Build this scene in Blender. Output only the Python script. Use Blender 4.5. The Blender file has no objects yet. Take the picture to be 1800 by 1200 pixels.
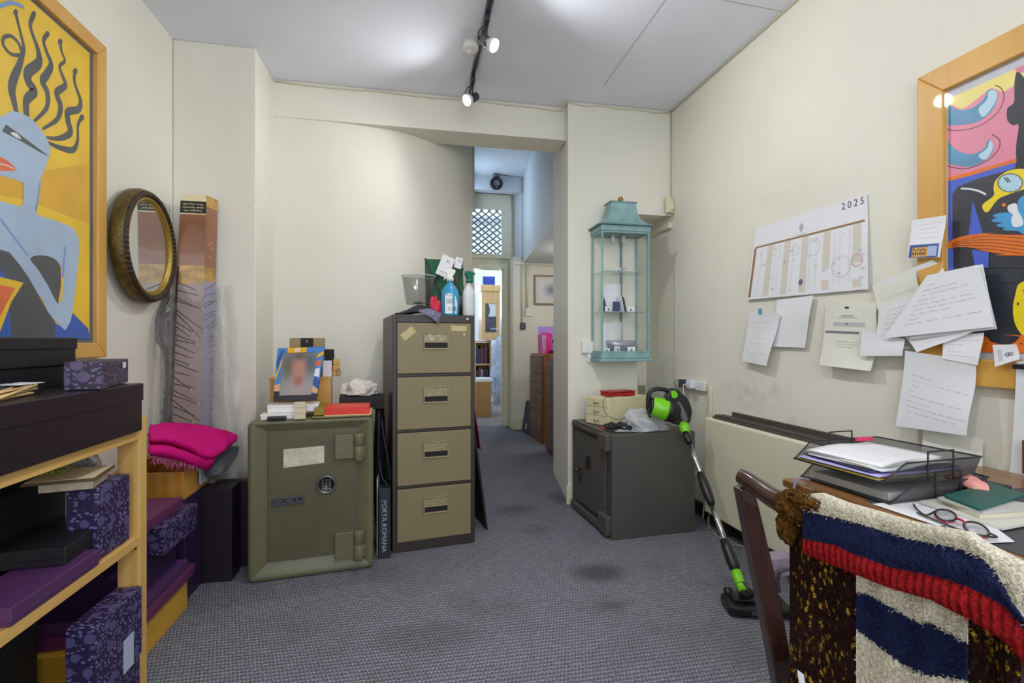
import bpy, bmesh, math, random
from mathutils import Vector, Matrix, noise
random.seed(7)
PI = math.pi
# ------------------------------------------------------------------ camera, world, exposure
TH = math.atan(175 / 870)
CT, ST = math.cos(TH), math.sin(TH)
H = 1.17                      # camera height
FPX = 870.0                   # focal length in pixels of the 1800 px frame
scn = bpy.context.scene
cam_data = bpy.data.cameras.new('camera')
cam_data.sensor_width = 36
cam_data.lens = FPX / 1800 * 36
cam_data.clip_start = 0.02
cam = bpy.data.objects.new('camera', cam_data)
scn.collection.objects.link(cam)
cam.location = (0, 0, H)
cam.rotation_euler = (PI / 2, 0, -TH)
scn.camera = cam
world = bpy.data.worlds.new('world')
world.use_nodes = True
world.node_tree.nodes['Background'].inputs[0].default_value = (0.75, 0.86, 1.0, 1)
world.node_tree.nodes['Background'].inputs[1].default_value = 1.0
scn.world = world
scn.view_settings.view_transform = 'Standard'
scn.view_settings.look = 'None'
scn.view_settings.gamma = 1
scn.view_settings.use_curve_mapping = False
scn.view_settings.exposure = 0.42

XR, XL, ZC = 1.91, -1.345, 2.90        # right wall, left wall, ceiling


def lamp(name, kind, loc, energy, color=(1, 1, 1), size=.1, sizey=None, rot=None, target=None, spot=None, blend=.5):
    d = bpy.data.lights.new(name, kind)
    d.energy = energy
    d.color = color
    if kind == 'AREA':
        d.shape = 'RECTANGLE'
        d.size = size
        d.size_y = sizey or size
    else:
        d.shadow_soft_size = size
    if kind == 'SPOT':
        d.spot_size = spot
        d.spot_blend = blend
    o = bpy.data.objects.new(name, d)
    scn.collection.objects.link(o)
    o.location = loc
    if target is not None:
        o.rotation_euler = (Vector(target) - Vector(loc)).to_track_quat('-Z', 'Y').to_euler()
    return o


# added fill from an assumed, unseen shop window; far room daylight, no window built
lamp('daylight_front', 'AREA', (0.25, -1.75, 1.65), 36, (0.88, 0.94, 1.0), 2.6, 1.9, target=(0.1, 3, 1.9))
lamp('daylight_far', 'AREA', (0.9, 9.1, 2.4), 45, (0.62, 0.78, 1.0), 1.6, 1.6, target=(1.1, 6.5, 2.3))
lamp('corridor_daylight', 'AREA', (.64, 6.0, 2.9), 6, (0.55, 0.74, 1.0), .9, .6, target=(1.5, 5.7, 3.0))  # added blue fill for the upper corridor, its high window is invented
lamp('alcove_downlight', 'POINT', (1.95, 5.2, 2.08), 9, (1, .95, .86), .05)
lamp('far_room_light', 'POINT', (1.5, 7.9, 3.1), 40, (0.85, 0.93, 1.0), .12)  # added fill that whitens the far room, no fitting built


# ------------------------------------------------------------------ pixel -> place helpers (1800x1200 frame)
def ray(u, v):
    r = (u - 900) / FPX
    return Vector((ST + r * CT, CT - r * ST, (600 - v) / FPX))


def at(u, v, D):
    p = ray(u, v) * D
    return Vector((p.x, p.y, p.z + H))


def on_z(u, v, z):
    return at(u, v, (z - H) * FPX / (600 - v))


def on_x(u, v, x):
    d = ray(u, v)
    return at(u, v, x / d.x)


def on_y(u, v, y):
    d = ray(u, v)
    return at(u, v, y / d.y)


def proj(p):
    D = p[0] * ST + p[1] * CT
    return (900 + FPX * (p[0] * CT - p[1] * ST) / D, 600 - FPX * (p[2] - H) / D, D)


def run_to(P, e, u):
    """how far along direction e from P the picture column u is met"""
    k = (u - 900) / FPX
    PF = P[0] * ST + P[1] * CT
    PR = P[0] * CT - P[1] * ST
    eF = e[0] * ST + e[1] * CT
    eR = e[0] * CT - e[1] * ST
    return (k * PF - PR) / (eR - k * eF)


# ------------------------------------------------------------------ materials
def C(r, g=None, b=None):
    if g is None:
        g = b = r
    def f(c):
        c /= 255
        return c / 12.92 if c <= .04045 else ((c + .055) / 1.055) ** 2.4
    return (f(r), f(g), f(b), 1)


MATS = {}


def mat(name, col, rough=.5, metal=0, bump=0, bscale=60, var=0, vscale=8, trans=0, alpha=1, emit=None, es=1, coat=0, spec=None, sheen=0, stretch=None, ior=None):
    if name in MATS:
        return MATS[name]
    m = bpy.data.materials.new(name)
    m.use_nodes = True
    nt = m.node_tree
    b = nt.nodes['Principled BSDF']
    b.inputs['Base Color'].default_value = col
    b.inputs['Roughness'].default_value = rough
    b.inputs['Metallic'].default_value = metal
    if trans:
        b.inputs['Transmission Weight'].default_value = trans
    if alpha < 1:
        b.inputs['Alpha'].default_value = alpha
    if coat:
        b.inputs['Coat Weight'].default_value = coat
    if spec is not None:
        b.inputs['Specular IOR Level'].default_value = spec
    if sheen:
        b.inputs['Sheen Weight'].default_value = sheen
    if ior:
        b.inputs['IOR'].default_value = ior
    if emit:
        b.inputs['Emission Color'].default_value = emit
        b.inputs['Emission Strength'].default_value = es
    if bump or var:
        tc = nt.nodes.new('ShaderNodeTexCoord')
        mp = nt.nodes.new('ShaderNodeMapping')
        nt.links.new(tc.outputs['Object'], mp.inputs[0])
        if stretch:
            mp.inputs['Scale'].default_value = stretch
        if bump:
            n = nt.nodes.new('ShaderNodeTexNoise')
            n.inputs['Scale'].default_value = bscale
            n.inputs['Detail'].default_value = 4
            nt.links.new(mp.outputs[0], n.inputs[0])
            bp = nt.nodes.new('ShaderNodeBump')
            bp.inputs['Strength'].default_value = bump
            bp.inputs['Distance'].default_value = .01
            nt.links.new(n.outputs[0], bp.inputs['Height'])
            nt.links.new(bp.outputs[0], b.inputs['Normal'])
        if var:
            n = nt.nodes.new('ShaderNodeTexNoise')
            n.inputs['Scale'].default_value = vscale
            n.inputs['Detail'].default_value = 5
            nt.links.new(mp.outputs[0], n.inputs[0])
            r = nt.nodes.new('ShaderNodeMapRange')
            r.inputs[1].default_value = .3
            r.inputs[2].default_value = .7
            nt.links.new(n.outputs[0], r.inputs[0])
            mx = nt.nodes.new('ShaderNodeMix')
            mx.data_type = 'RGBA'
            mx.inputs[6].default_value = tuple(c * (1 - var) for c in col[:3]) + (1,)
            mx.inputs[7].default_value = tuple(min(1, c * (1 + var * .6)) for c in col[:3]) + (1,)
            nt.links.new(r.outputs[0], mx.inputs[0])
            nt.links.new(mx.outputs[2], b.inputs['Base Color'])
    MATS[name] = m
    return m


class NG:
    """tiny node helper on top of a principled material"""
    def __init__(s, m):
        s.nt = m.node_tree
        s.b = s.nt.nodes['Principled BSDF']

    def n(s, t, **k):
        x = s.nt.nodes.new(t)
        for a, v in k.items():
            setattr(x, a, v)
        return x

    def l(s, a, b):
        s.nt.links.new(a, b)

    def math(s, op, a, b=None, c=None):
        x = s.n('ShaderNodeMath', operation=op)
        for i, q in enumerate((a, b, c)):
            if q is None:
                continue
            if isinstance(q, (int, float)):
                x.inputs[i].default_value = q
            else:
                s.l(q, x.inputs[i])
        return x.outputs[0]

    def mix(s, f, a, b, mode='MIX'):
        x = s.n('ShaderNodeMix', data_type='RGBA', blend_type=mode)
        for i, q in ((0, f), (6, a), (7, b)):
            if isinstance(q, (int, float)):
                x.inputs[i].default_value = q
            elif isinstance(q, tuple):
                x.inputs[i].default_value = q
            else:
                s.l(q, x.inputs[i])
        return x.outputs[2]

    def rng(s, v, a, b, c=0, d=1):
        x = s.n('ShaderNodeMapRange')
        s.l(v, x.inputs[0])
        for i, q in enumerate((a, b, c, d)):
            x.inputs[i + 1].default_value = q
        return x.outputs[0]


def obj_coords(g, scale=(1, 1, 1), rot=(0, 0, 0)):
    tc = g.n('ShaderNodeTexCoord')
    mp = g.n('ShaderNodeMapping')
    mp.inputs['Scale'].default_value = scale
    mp.inputs['Rotation'].default_value = rot
    g.l(tc.outputs['Object'], mp.inputs[0])
    return mp.outputs[0]


# walls: cream paint with faint roller texture and smudges
def paint(name, col, smudge=None, bump=.12):
    m = mat(name, col, .62, spec=.3)
    g = NG(m)
    co = obj_coords(g)
    n1 = g.n('ShaderNodeTexNoise'); n1.inputs['Scale'].default_value = 1.3; n1.inputs['Detail'].default_value = 3
    g.l(co, n1.inputs[0])
    n2 = g.n('ShaderNodeTexNoise'); n2.inputs['Scale'].default_value = 90; n2.inputs['Detail'].default_value = 3
    g.l(co, n2.inputs[0])
    n3 = g.n('ShaderNodeTexNoise'); n3.inputs['Scale'].default_value = 4; n3.inputs['Detail'].default_value = 2
    g.l(co, n3.inputs[0])
    f = g.rng(n1.outputs[0], .35, .65)
    dark = tuple(c * .93 for c in col[:3]) + (1,)
    colr = g.mix(f, dark, col)
    if smudge:
        for (px, py, pz, sx, sy, sz, st) in smudge:
            mp = g.n('ShaderNodeMapping', vector_type='POINT')
            tc = g.n('ShaderNodeTexCoord')
            g.l(tc.outputs['Object'], mp.inputs[0])
            mp.inputs['Location'].default_value = (-px / sx, -py / sy, -pz / sz)
            mp.inputs['Scale'].default_value = (1 / sx, 1 / sy, 1 / sz)
            ln = g.n('ShaderNodeVectorMath', operation='LENGTH')
            g.l(mp.outputs[0], ln.inputs[0])
            d = g.rng(ln.outputs['Value'], 1.0, .1)
            nn = g.n('ShaderNodeTexNoise'); nn.inputs['Scale'].default_value = 14; nn.inputs['Detail'].default_value = 4
            g.l(co, nn.inputs[0])
            k = g.math('MULTIPLY', d, g.rng(nn.outputs[0], .35, .75))
            k = g.math('MULTIPLY', k, st)
            colr = g.mix(k, colr, (.12, .11, .09, 1))
    g.l(colr, g.b.inputs['Base Color'])
    h = g.math('ADD', g.math('MULTIPLY', n2.outputs[0], .4), g.math('MULTIPLY', n3.outputs[0], 1.5))
    bp = g.n('ShaderNodeBump'); bp.inputs['Strength'].default_value = bump; bp.inputs['Distance'].default_value = .01
    g.l(h, bp.inputs['Height']); g.l(bp.outputs[0], g.b.inputs['Normal'])
    return m


WALLC = C(235, 231, 217)
M_WALL = paint('cream_wall_paint', WALLC)
def _sm(u, v, sy, sz, st):
    p = on_x(u, v, XR)
    return (p.x, p.y, p.z, .1, sy, sz, st)
M_WALLR = paint('cream_wall_paint_scuffed', WALLC, [_sm(1310, 690, .22, .16, .35), _sm(1360, 690, .16, .1, .3), _sm(1395, 745, .09, .05, .25), _sm(1360, 345, .5, .12, .08), _sm(1170, 640, .1, .2, .2), _sm(1210, 745, .15, .3, .12)])
M_CEIL = paint('ceiling_paint', C(238, 240, 250), bump=.08)
M_TRIM = mat('cream_gloss_trim', C(222, 217, 192), .32, bump=.05, bscale=30)
M_BLUEW = paint('pale_rough_plaster', C(214, 218, 222), bump=.5)


def carpet():
    m = mat('woven_carpet', C(128, 128, 140), .95, spec=.1)
    g = NG(m)
    co = obj_coords(g)
    sep = g.n('ShaderNodeSeparateXYZ'); g.l(co, sep.inputs[0])
    wn = g.n('ShaderNodeTexNoise'); wn.inputs['Scale'].default_value = 60; wn.inputs['Detail'].default_value = 2
    g.l(co, wn.inputs[0])
    w = g.math('MULTIPLY', wn.outputs[0], 5.5)
    # rows of loops running across the room
    a = 2 * PI / .020
    b2 = 2 * PI / .0135
    row = g.math('SINE', g.math('ADD', g.math('MULTIPLY', sep.outputs[1], a), w))
    rowid = g.math('FLOOR', g.math('MULTIPLY', sep.outputs[1], 1 / .020))
    par = g.math('MULTIPLY', g.math('MODULO', rowid, 2), PI)
    loop = g.math('SINE', g.math('ADD', g.math('ADD', g.math('MULTIPLY', sep.outputs[0], b2), par), w))
    h = g.math('ADD', g.math('MULTIPLY', row, .5), g.math('MULTIPLY', loop, .5))
    f = g.rng(h, -.6, .8)
    c1 = g.mix(f, C(98, 98, 105), C(170, 170, 175))
    fine = g.n('ShaderNodeTexNoise'); fine.inputs['Scale'].default_value = 260; fine.inputs['Detail'].default_value = 2
    g.l(co, fine.inputs[0])
    c1 = g.mix(g.rng(fine.outputs[0], .35, .65, 0, .5), c1, C(88, 90, 106))
    # worn and dirty patches
    big = g.n('ShaderNodeTexNoise'); big.inputs['Scale'].default_value = 2.6; big.inputs['Detail'].default_value = 5
    g.l(co, big.inputs[0])
    c1 = g.mix(g.rng(big.outputs[0], .5, .72, 0, .4), c1, C(92, 88, 92))
    for (u, v, sx, sy, st) in ((1053, 1006, .17, .13, .62), (1075, 1065, .1, .06, .3), (905, 895, .2, .12, .35), (985, 875, .12, .2, .4), (760, 1120, .25, .12, .25), (945, 930, .1, .12, .25)):
        p = on_z(u, v, 0)
        mp = g.n('ShaderNodeMapping'); g.l(co, mp.inputs[0])
        mp.inputs['Location'].default_value = (-p.x / sx, -p.y / sy, 0)
        mp.inputs['Scale'].default_value = (1 / sx, 1 / sy, 0)
        ln = g.n('ShaderNodeVectorMath', operation='LENGTH'); g.l(mp.outputs[0], ln.inputs[0])
        wob = g.math('ADD', ln.outputs['Value'], g.math('MULTIPLY', g.math('SUBTRACT', big.outputs[0], .5), 1.2))
        k = g.math('MULTIPLY', g.rng(wob, 1.05, .45), st)
        c1 = g.mix(k, c1, C(58, 54, 60))
    g.l(c1, g.b.inputs['Base Color'])
    bp = g.n('ShaderNodeBump'); bp.inputs['Strength'].default_value = .8; bp.inputs['Distance'].default_value = .004
    g.l(h, bp.inputs['Height']); g.l(bp.outputs[0], g.b.inputs['Normal'])
    return m


M_CARPET = carpet()


def wood(name, c1, c2, rough=.45, scale=14, axis='X', coat=0):
    m = mat(name, c1, rough, coat=coat)
    g = NG(m)
    s = {'X': (.12, 1, 1), 'Y': (1, .12, 1), 'Z': (1, 1, .12)}[axis]
    co = obj_coords(g, s)
    n = g.n('ShaderNodeTexNoise'); n.inputs['Scale'].default_value = scale; n.inputs['Detail'].default_value = 6; n.inputs['Distortion'].default_value = .6
    g.l(co, n.inputs[0])
    w = g.n('ShaderNodeTexWave'); w.inputs['Scale'].default_value = scale * .5; w.inputs['Distortion'].default_value = 6; w.inputs['Detail'].default_value = 3
    g.l(co, w.inputs[0])
    f = g.math('ADD', g.math('MULTIPLY', g.rng(n.outputs[0], .3, .7), .6), g.math('MULTIPLY', w.outputs['Fac'], .4))
    c = g.mix(f, c1, c2)
    g.l(c, g.b.inputs['Base Color'])
    bp = g.n('ShaderNodeBump'); bp.inputs['Strength'].default_value = .1; bp.inputs['Distance'].default_value = .003
    g.l(f, bp.inputs['Height']); g.l(bp.outputs[0], g.b.inputs['Normal'])
    return m


def floral(name, base, petal, petal2, scale=1.0, rough=.55):
    m = mat(name, base, rough)
    g = NG(m)
    tc = g.n('ShaderNodeTexCoord')
    mp = g.n('ShaderNodeMapping'); mp.inputs['Scale'].default_value = (scale, scale, scale); mp.inputs['Rotation'].default_value = (.4, .3, .5)
    g.l(tc.outputs['Object'], mp.inputs[0]); co = mp.outputs[0]
    v1 = g.n('ShaderNodeTexVoronoi'); v1.inputs['Scale'].default_value = 24
    v2 = g.n('ShaderNodeTexVoronoi'); v2.inputs['Scale'].default_value = 120
    v3 = g.n('ShaderNodeTexVoronoi', feature='DISTANCE_TO_EDGE'); v3.inputs['Scale'].default_value = 60
    mp2 = g.n('ShaderNodeMapping'); mp2.inputs['Scale'].default_value = (1, .45, .8); mp2.inputs['Rotation'].default_value = (0, .8, .5); g.l(co, mp2.inputs[0])
    g.l(co, v1.inputs[0]); g.l(mp2.outputs[0], v2.inputs[0]); g.l(co, v3.inputs[0])
    leaf = g.rng(v2.outputs['Distance'], .40, .33)
    leaf = g.math('MULTIPLY', leaf, .85)
    c = g.mix(leaf, base, petal)
    fl = g.rng(v1.outputs['Distance'], .36, .33)
    c = g.mix(fl, c, petal2)
    ring = g.math('MULTIPLY', g.rng(v1.outputs['Distance'], .42, .40), g.rng(v1.outputs['Distance'], .35, .37))
    c = g.mix(ring, c, base)
    g.l(c, g.b.inputs['Base Color'])
    return m


# ------------------------------------------------------------------ mesh builder
class MB:
    def __init__(s):
        s.v = []; s.f = []; s.m = []; s.sm = []

    def add(s, verts, faces, mi=0, smooth=False):
        o = len(s.v)
        s.v += [Vector(p) for p in verts]
        for f in faces:
            s.f.append([o + i for i in f]); s.m.append(mi); s.sm.append(smooth)
        return s

    def box(s, x0, x1, y0, y1, z0, z1, mi=0, M=None):
        vs = [Vector(p) for p in ((x0, y0, z0), (x1, y0, z0), (x1, y1, z0), (x0, y1, z0), (x0, y0, z1), (x1, y0, z1), (x1, y1, z1), (x0, y1, z1))]
        if M is not None:
            vs = [M @ p for p in vs]
        return s.add(vs, [(0, 3, 2, 1), (4, 5, 6, 7), (0, 1, 5, 4), (1, 2, 6, 5), (2, 3, 7, 6), (3, 0, 4, 7)], mi)

    def prism(s, pts, off, mi=0, smooth=False):
        """pts: planar outline of 3D points, off: extrusion vector"""
        n = len(pts); off = Vector(off)
        vs = [Vector(p) for p in pts] + [Vector(p) + off for p in pts]
        s.add(vs, [list(range(n))[::-1], list(range(n, 2 * n))], mi)
        o = len(s.v) - 2 * n
        for i in range(n):
            j = (i + 1) % n
            s.f.append([o + i, o + j, o + n + j, o + n + i]); s.m.append(mi); s.sm.append(smooth)
        return s

    def flat(s, pts, mi=0):
        return s.add(pts, [list(range(len(pts)))], mi)

    def tube(s, pts, r, n=8, mi=0, cap=True, sq=None):
        pts = [Vector(p) for p in pts]
        k = len(pts)
        rs = r if isinstance(r, (list, tuple)) else [r] * k
        vs = []; up = None
        for i, p in enumerate(pts):
            t = (pts[min(i + 1, k - 1)] - pts[max(i - 1, 0)])
            if t.length < 1e-9:
                t = Vector((0, 0, 1))
            t.normalize()
            if up is None:
                up = Vector((0, 0, 1)) if abs(t.z) < .9 else Vector((1, 0, 0))
            a = t.cross(up)
            if a.length < 1e-6:
                a = t.cross(Vector((0, 1, 0)))
            a.normalize(); b = a.cross(t).normalized(); up = b
            for j in range(n):
                q = 2 * PI * j / n
                ra, rb = (rs[i], rs[i]) if sq is None else (rs[i], rs[i] * sq)
                vs.append(p + a * math.cos(q) * ra + b * math.sin(q) * rb)
        fs = [(i * n + j, i * n + (j + 1) % n, (i + 1) * n + (j + 1) % n, (i + 1) * n + j) for i in range(k - 1) for j in range(n)]
        s.add(vs, fs, mi, True)
        if cap:
            o = len(s.v) - len(vs)
            s.f.append([o + j for j in range(n)][::-1]); s.m.append(mi); s.sm.append(False)
            s.f.append([o + (k - 1) * n + j for j in range(n)]); s.m.append(mi); s.sm.append(False)
        return s

    def lathe(s, prof, M=None, n=20, mi=0, smooth=True, ang=2 * PI, ex=1, ey=1):
        """prof: (radius, z); about local Z"""
        vs = []
        full = abs(ang - 2 * PI) < 1e-6
        c = n if full else n + 1
        for (r, z) in prof:
            for j in range(c):
                q = ang * j / n
                p = Vector((r * math.cos(q) * ex, r * math.sin(q) * ey, z))
                vs.append(M @ p if M is not None else p)
        fs = []
        for i in range(len(prof) - 1):
            for j in range(n):
                j2 = (j + 1) % c if full else j + 1
                fs.append((i * c + j, i * c + j2, (i + 1) * c + j2, (i + 1) * c + j))
        return s.add(vs, fs, mi, smooth)

    def grid(s, rows, mi=0, smooth=True, mfun=None):
        nr, nc = len(rows), len(rows[0])
        vs = [p for r in rows for p in r]
        o = len(s.v)
        s.v += [Vector(p) for p in vs]
        for i in range(nr - 1):
            for j in range(nc - 1):
                s.f.append([o + i * nc + j, o + i * nc + j + 1, o + (i + 1) * nc + j + 1, o + (i + 1) * nc + j])
                s.m.append(mfun(i, j) if mfun else mi); s.sm.append(smooth)
        return s

    def text(s, txt, M, size=.1, mi=0, depth=0.0005, align='CENTER'):
        cu = bpy.data.curves.new('t', 'FONT'); cu.body = txt; cu.size = size; cu.extrude = depth
        cu.align_x = align; cu.align_y = 'CENTER'; cu.resolution_u = 3
        o = bpy.data.objects.new('t', cu); scn.collection.objects.link(o)
        dg = bpy.context.evaluated_depsgraph_get()
        me = o.evaluated_get(dg).to_mesh()
        vs = [M @ v.co for v in me.vertices]; fs = [list(p.vertices) for p in me.polygons]
        s.add(vs, fs, mi)
        o.evaluated_get(dg).to_mesh_clear()
        bpy.data.objects.remove(o); bpy.data.curves.remove(cu)
        return s

    def build(s, name, mats, parent=None, bevel=0, seg=2, world=False, solid=0, sub=0, label=None, merge=False, fixn=True):
        me = bpy.data.meshes.new(name)
        vs = s.v
        if world and parent is not None:
            inv = parent.matrix_basis.inverted() if parent.parent is None else (parent.parent.matrix_basis @ parent.matrix_basis).inverted()
            vs = [inv @ p for p in vs]
        me.from_pydata([tuple(p) for p in vs], [], s.f)
        if not isinstance(mats, (list, tuple)):
            mats = [mats]
        for m in mats:
            me.materials.append(m)
        for p, mi, sm in zip(me.polygons, s.m, s.sm):
            p.material_index = mi; p.use_smooth = sm
        if fixn or merge:
            bm = bmesh.new(); bm.from_mesh(me)
            if merge:
                bmesh.ops.remove_doubles(bm, verts=bm.verts, dist=1e-5)
            if fixn:
                bmesh.ops.recalc_face_normals(bm, faces=bm.faces)
            bm.to_mesh(me); bm.free()
        me.update()
        o = bpy.data.objects.new(name, me)
        scn.collection.objects.link(o)
        if parent is not None:
            o.parent = parent
        if solid:
            md = o.modifiers.new('s', 'SOLIDIFY'); md.thickness = solid; md.offset = 0
        if bevel:
            md = o.modifiers.new('b', 'BEVEL'); md.width = bevel; md.segments = seg; md.limit_method = 'ANGLE'; md.angle_limit = .7
        if sub:
            md = o.modifiers.new('u', 'SUBSURF'); md.levels = sub; md.render_levels = sub
        if label:
            o['label'] = label
        return o


def tag(o, label, cat, group=None, kind=None):
    o['label'] = label; o['category'] = cat
    if group:
        o['group'] = group
    if kind:
        o['kind'] = kind
    return o


def thing(name, label, cat, loc, rz=0, group=None):
    o = bpy.data.objects.new(name, None)
    o.empty_display_size = .05
    scn.collection.objects.link(o)
    o.location = loc; o.rotation_euler = (0, 0, rz)
    o.matrix_basis  # noqa
    tag(o, label, cat, group)
    return o


def solo(name, label, cat, mb, mats, loc=None, group=None, **k):
    """a one-mesh thing given in world coordinates, its origin moved to its base"""
    if loc is None:
        xs = [p.x for p in mb.v]; ys = [p.y for p in mb.v]; zs = [p.z for p in mb.v]
        loc = Vector(((min(xs) + max(xs)) / 2, (min(ys) + max(ys)) / 2, min(zs)))
    loc = Vector(loc)
    mb.v = [p - loc for p in mb.v]
    o = mb.build(name, mats, **k)
    o.location = loc
    return tag(o, label, cat, group)


def struct(name, mb, mats, **k):
    o = mb.build(name, mats, **k)
    o['kind'] = 'structure'
    return o


def RT(x=0, y=0, z=0, rz=0, rx=0, ry=0):
    return Matrix.Translation((x, y, z)) @ Matrix.Rotation(rz, 4, 'Z') @ Matrix.Rotation(ry, 4, 'Y') @ Matrix.Rotation(rx, 4, 'X')


def frame(o, x, y, nrm=None):
    """4x4 with origin o, axes x, y and their cross product"""
    x = Vector(x).normalized(); y = Vector(y); y = (y - x * y.dot(x)).normalized(); z = x.cross(y)
    return Matrix(((x.x, y.x, z.x, o[0]), (x.y, y.y, z.y, o[1]), (x.z, y.z, z.z, o[2]), (0, 0, 0, 1)))


def catmull(P, t):
    n = len(P) - 1
    i = min(int(t * n), n - 1); f = t * n - i
    p0 = P[max(i - 1, 0)]; p1 = P[i]; p2 = P[i + 1]; p3 = P[min(i + 2, n)]
    return .5 * ((2 * p1) + (-p0 + p2) * f + (2 * p0 - 5 * p1 + 4 * p2 - p3) * f * f + (-p0 + 3 * p1 - 3 * p2 + p3) * f ** 3)


def sheet(rows, nu, nv, amp=0, fr=8, seed=0, sharp=False):
    """smooth surface through a net of 3D points, with crumple noise"""
    rows = [[Vector(p) for p in r] for r in rows]
    out = []
    for i in range(nv + 1):
        col = [catmull([r[k] for r in rows], i / nv) for k in range(len(rows[0]))]
        row = [catmull(col, j / nu) for j in range(nu + 1)]
        out.append(row)
    if amp:
        for r in out:
            for p in r:
                q = p * fr + Vector((seed, seed * 2, 0))
                d = Vector((noise.noise(q), noise.noise(q + Vector((9, 3, 1))), noise.noise(q + Vector((2, 7, 5)))))
                if sharp:
                    d = Vector(((1 - abs(d.x) * 2), (1 - abs(d.y) * 2), (1 - abs(d.z) * 2))) * .5
                p += d * amp
    return out


def smoothline(pts, n=24):
    pts = [Vector(p) for p in pts]
    return [catmull(pts, i / n) for i in range(n + 1)]


def bx(name, mat_, parent, x0, x1, y0, y1, z0, z1, bevel=.002, label=None, M=None):
    return MB().box(x0, x1, y0, y1, z0, z1, 0, M).build(name, mat_, parent, bevel=bevel, label=label)


# ------------------------------------------------------------------ common materials
BLACK = mat('black_plastic', C(26, 26, 29), .35)
BLACKM = mat('black_matt', C(24, 22, 26), .7, bump=.05, bscale=120)
WHITE = mat('white_plastic', C(232, 231, 226), .35)
PAPER = mat('white_paper', C(232, 232, 235), .75, bump=.12, bscale=9)
PAPERW = mat('cream_paper', C(228, 226, 214), .75, bump=.1, bscale=9)
INK = mat('grey_ink', C(120, 120, 132), .8)
INKF = mat('faint_ink', C(178, 178, 188), .8)
GLASS = mat('clear_glass', (1, 1, 1, 1), .02, trans=1, ior=1.1, spec=.6)
CHROME = mat('bright_metal', C(200, 200, 203), .22, metal=1)
GREYM = mat('grey_metal', C(120, 120, 124), .35, metal=.8)
PINE = wood('knotty_pine', C(226, 184, 112), C(201, 150, 78), .5, 16, 'Z')
PINEX = wood('pine_board', C(228, 190, 118), C(204, 152, 78), .5, 16, 'Y')
OAK = wood('honey_wood', C(214, 158, 74), C(190, 128, 48), .4, 12, 'Z')
def thin_glass(name, tint=(1, 1, 1, 1), refl=1.0, rough=.02):
    m = bpy.data.materials.new(name); m.use_nodes = True
    nt = m.node_tree; nt.nodes.remove(nt.nodes['Principled BSDF'])
    out = nt.nodes['Material Output']
    t = nt.nodes.new('ShaderNodeBsdfTransparent'); t.inputs[0].default_value = tint
    g = nt.nodes.new('ShaderNodeBsdfGlossy'); g.inputs['Roughness'].default_value = rough
    fr = nt.nodes.new('ShaderNodeLayerWeight'); fr.inputs[0].default_value = .5
    pw = nt.nodes.new('ShaderNodeMath'); pw.operation = 'POWER'; pw.inputs[1].default_value = 3.5
    nt.links.new(fr.outputs['Facing'], pw.inputs[0])
    mu = nt.nodes.new('ShaderNodeMath'); mu.operation = 'MULTIPLY_ADD'; mu.inputs[1].default_value = .55 * refl; mu.inputs[2].default_value = .035 * refl
    nt.links.new(pw.outputs[0], mu.inputs[0])
    mx = nt.nodes.new('ShaderNodeMixShader')
    nt.links.new(mu.outputs[0], mx.inputs[0]); nt.links.new(t.outputs[0], mx.inputs[1]); nt.links.new(g.outputs[0], mx.inputs[2])
    nt.links.new(mx.outputs[0], out.inputs[0])
    return m


GLASS = thin_glass('clear_glass', (.97, .985, .98, 1), .9)
PLASTICF = thin_glass('clear_plastic', (.86, .87, .87, 1), 1.3, .12)

# ------------------------------------------------------------------ room shell
YN = -1.9            # wall behind the camera
YC = 3.16            # face of the boxed column
YB = 3.52            # beam face
YP = 3.42            # pier face
XCOL = -.905
ZB = 2.66
ZH = 3.36            # corridor ceiling
T = .12
struct('floor', MB().box(XL - T, 3.0, YN - T, 6.81, -.1, 0), M_CARPET)
struct('ceiling', MB().box(XL - T, XR + T, YN - T, YB + .02, ZC, ZC + .1), M_CEIL)
struct('wall_left', MB().box(XL - T, XL, YN - T, YC + .6, 0, ZC), M_WALL)
struct('wall_right', MB().box(XR, XR + T, YN - T, 4.0, 0, ZC), M_WALLR)
# wall behind the camera with an unseen window, added as source of the fill
b = MB()
b.box(XL, XR, YN - T, YN, 0, .55).box(XL, XR, YN - T, YN, 2.65, ZC)
b.box(XL, -1.05, YN - T, YN, .55, 2.65).box(1.6, XR, YN - T, YN, .55, 2.65)
struct('wall_front', b, M_WALL)
b = MB()
for x in (-1.05, .25, 1.55):
    b.box(x, x + .05, YN - .09, YN - .03, .55, 2.65)
for z in (.55, 2.6):
    b.box(-1.05, 1.6, YN - .09, YN - .03, z, z + .05)
struct('window_1', b, M_TRIM)
# boxed column in the left corner
struct('wall_column', MB().box(XL, XCOL, YC, YC + .45, 0, ZC), M_WALL, bevel=.006)
# beam
struct('wall_beam', MB().box(XCOL - .02, 1.12, YB, YB + .25, ZB, ZC + .6), M_WALL, bevel=.004)
# curved wall that leads into the corridor
cp = [(-1.0, 3.528), (-.887, 3.527), (-.62, 3.530), (-.48, 3.536), (-.27, 3.56), (-.096, 3.605), (.095, 3.72), (.25, 3.87), (.38, 4.06), (.475, 4.28), (.535, 4.52), (.57, 4.85), (.59, 5.3), (.60, 6.0), (.60, 6.9)]
line = smoothline([(x, y, 0) for x, y in cp], 70)
b = MB()
b.grid([[Vector((p.x, p.y, 0)) for p in line], [Vector((p.x, p.y, ZB if False else ZH + .1)) for p in line]], 0, True)
o = struct('wall_back', b, M_WALL)
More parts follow.
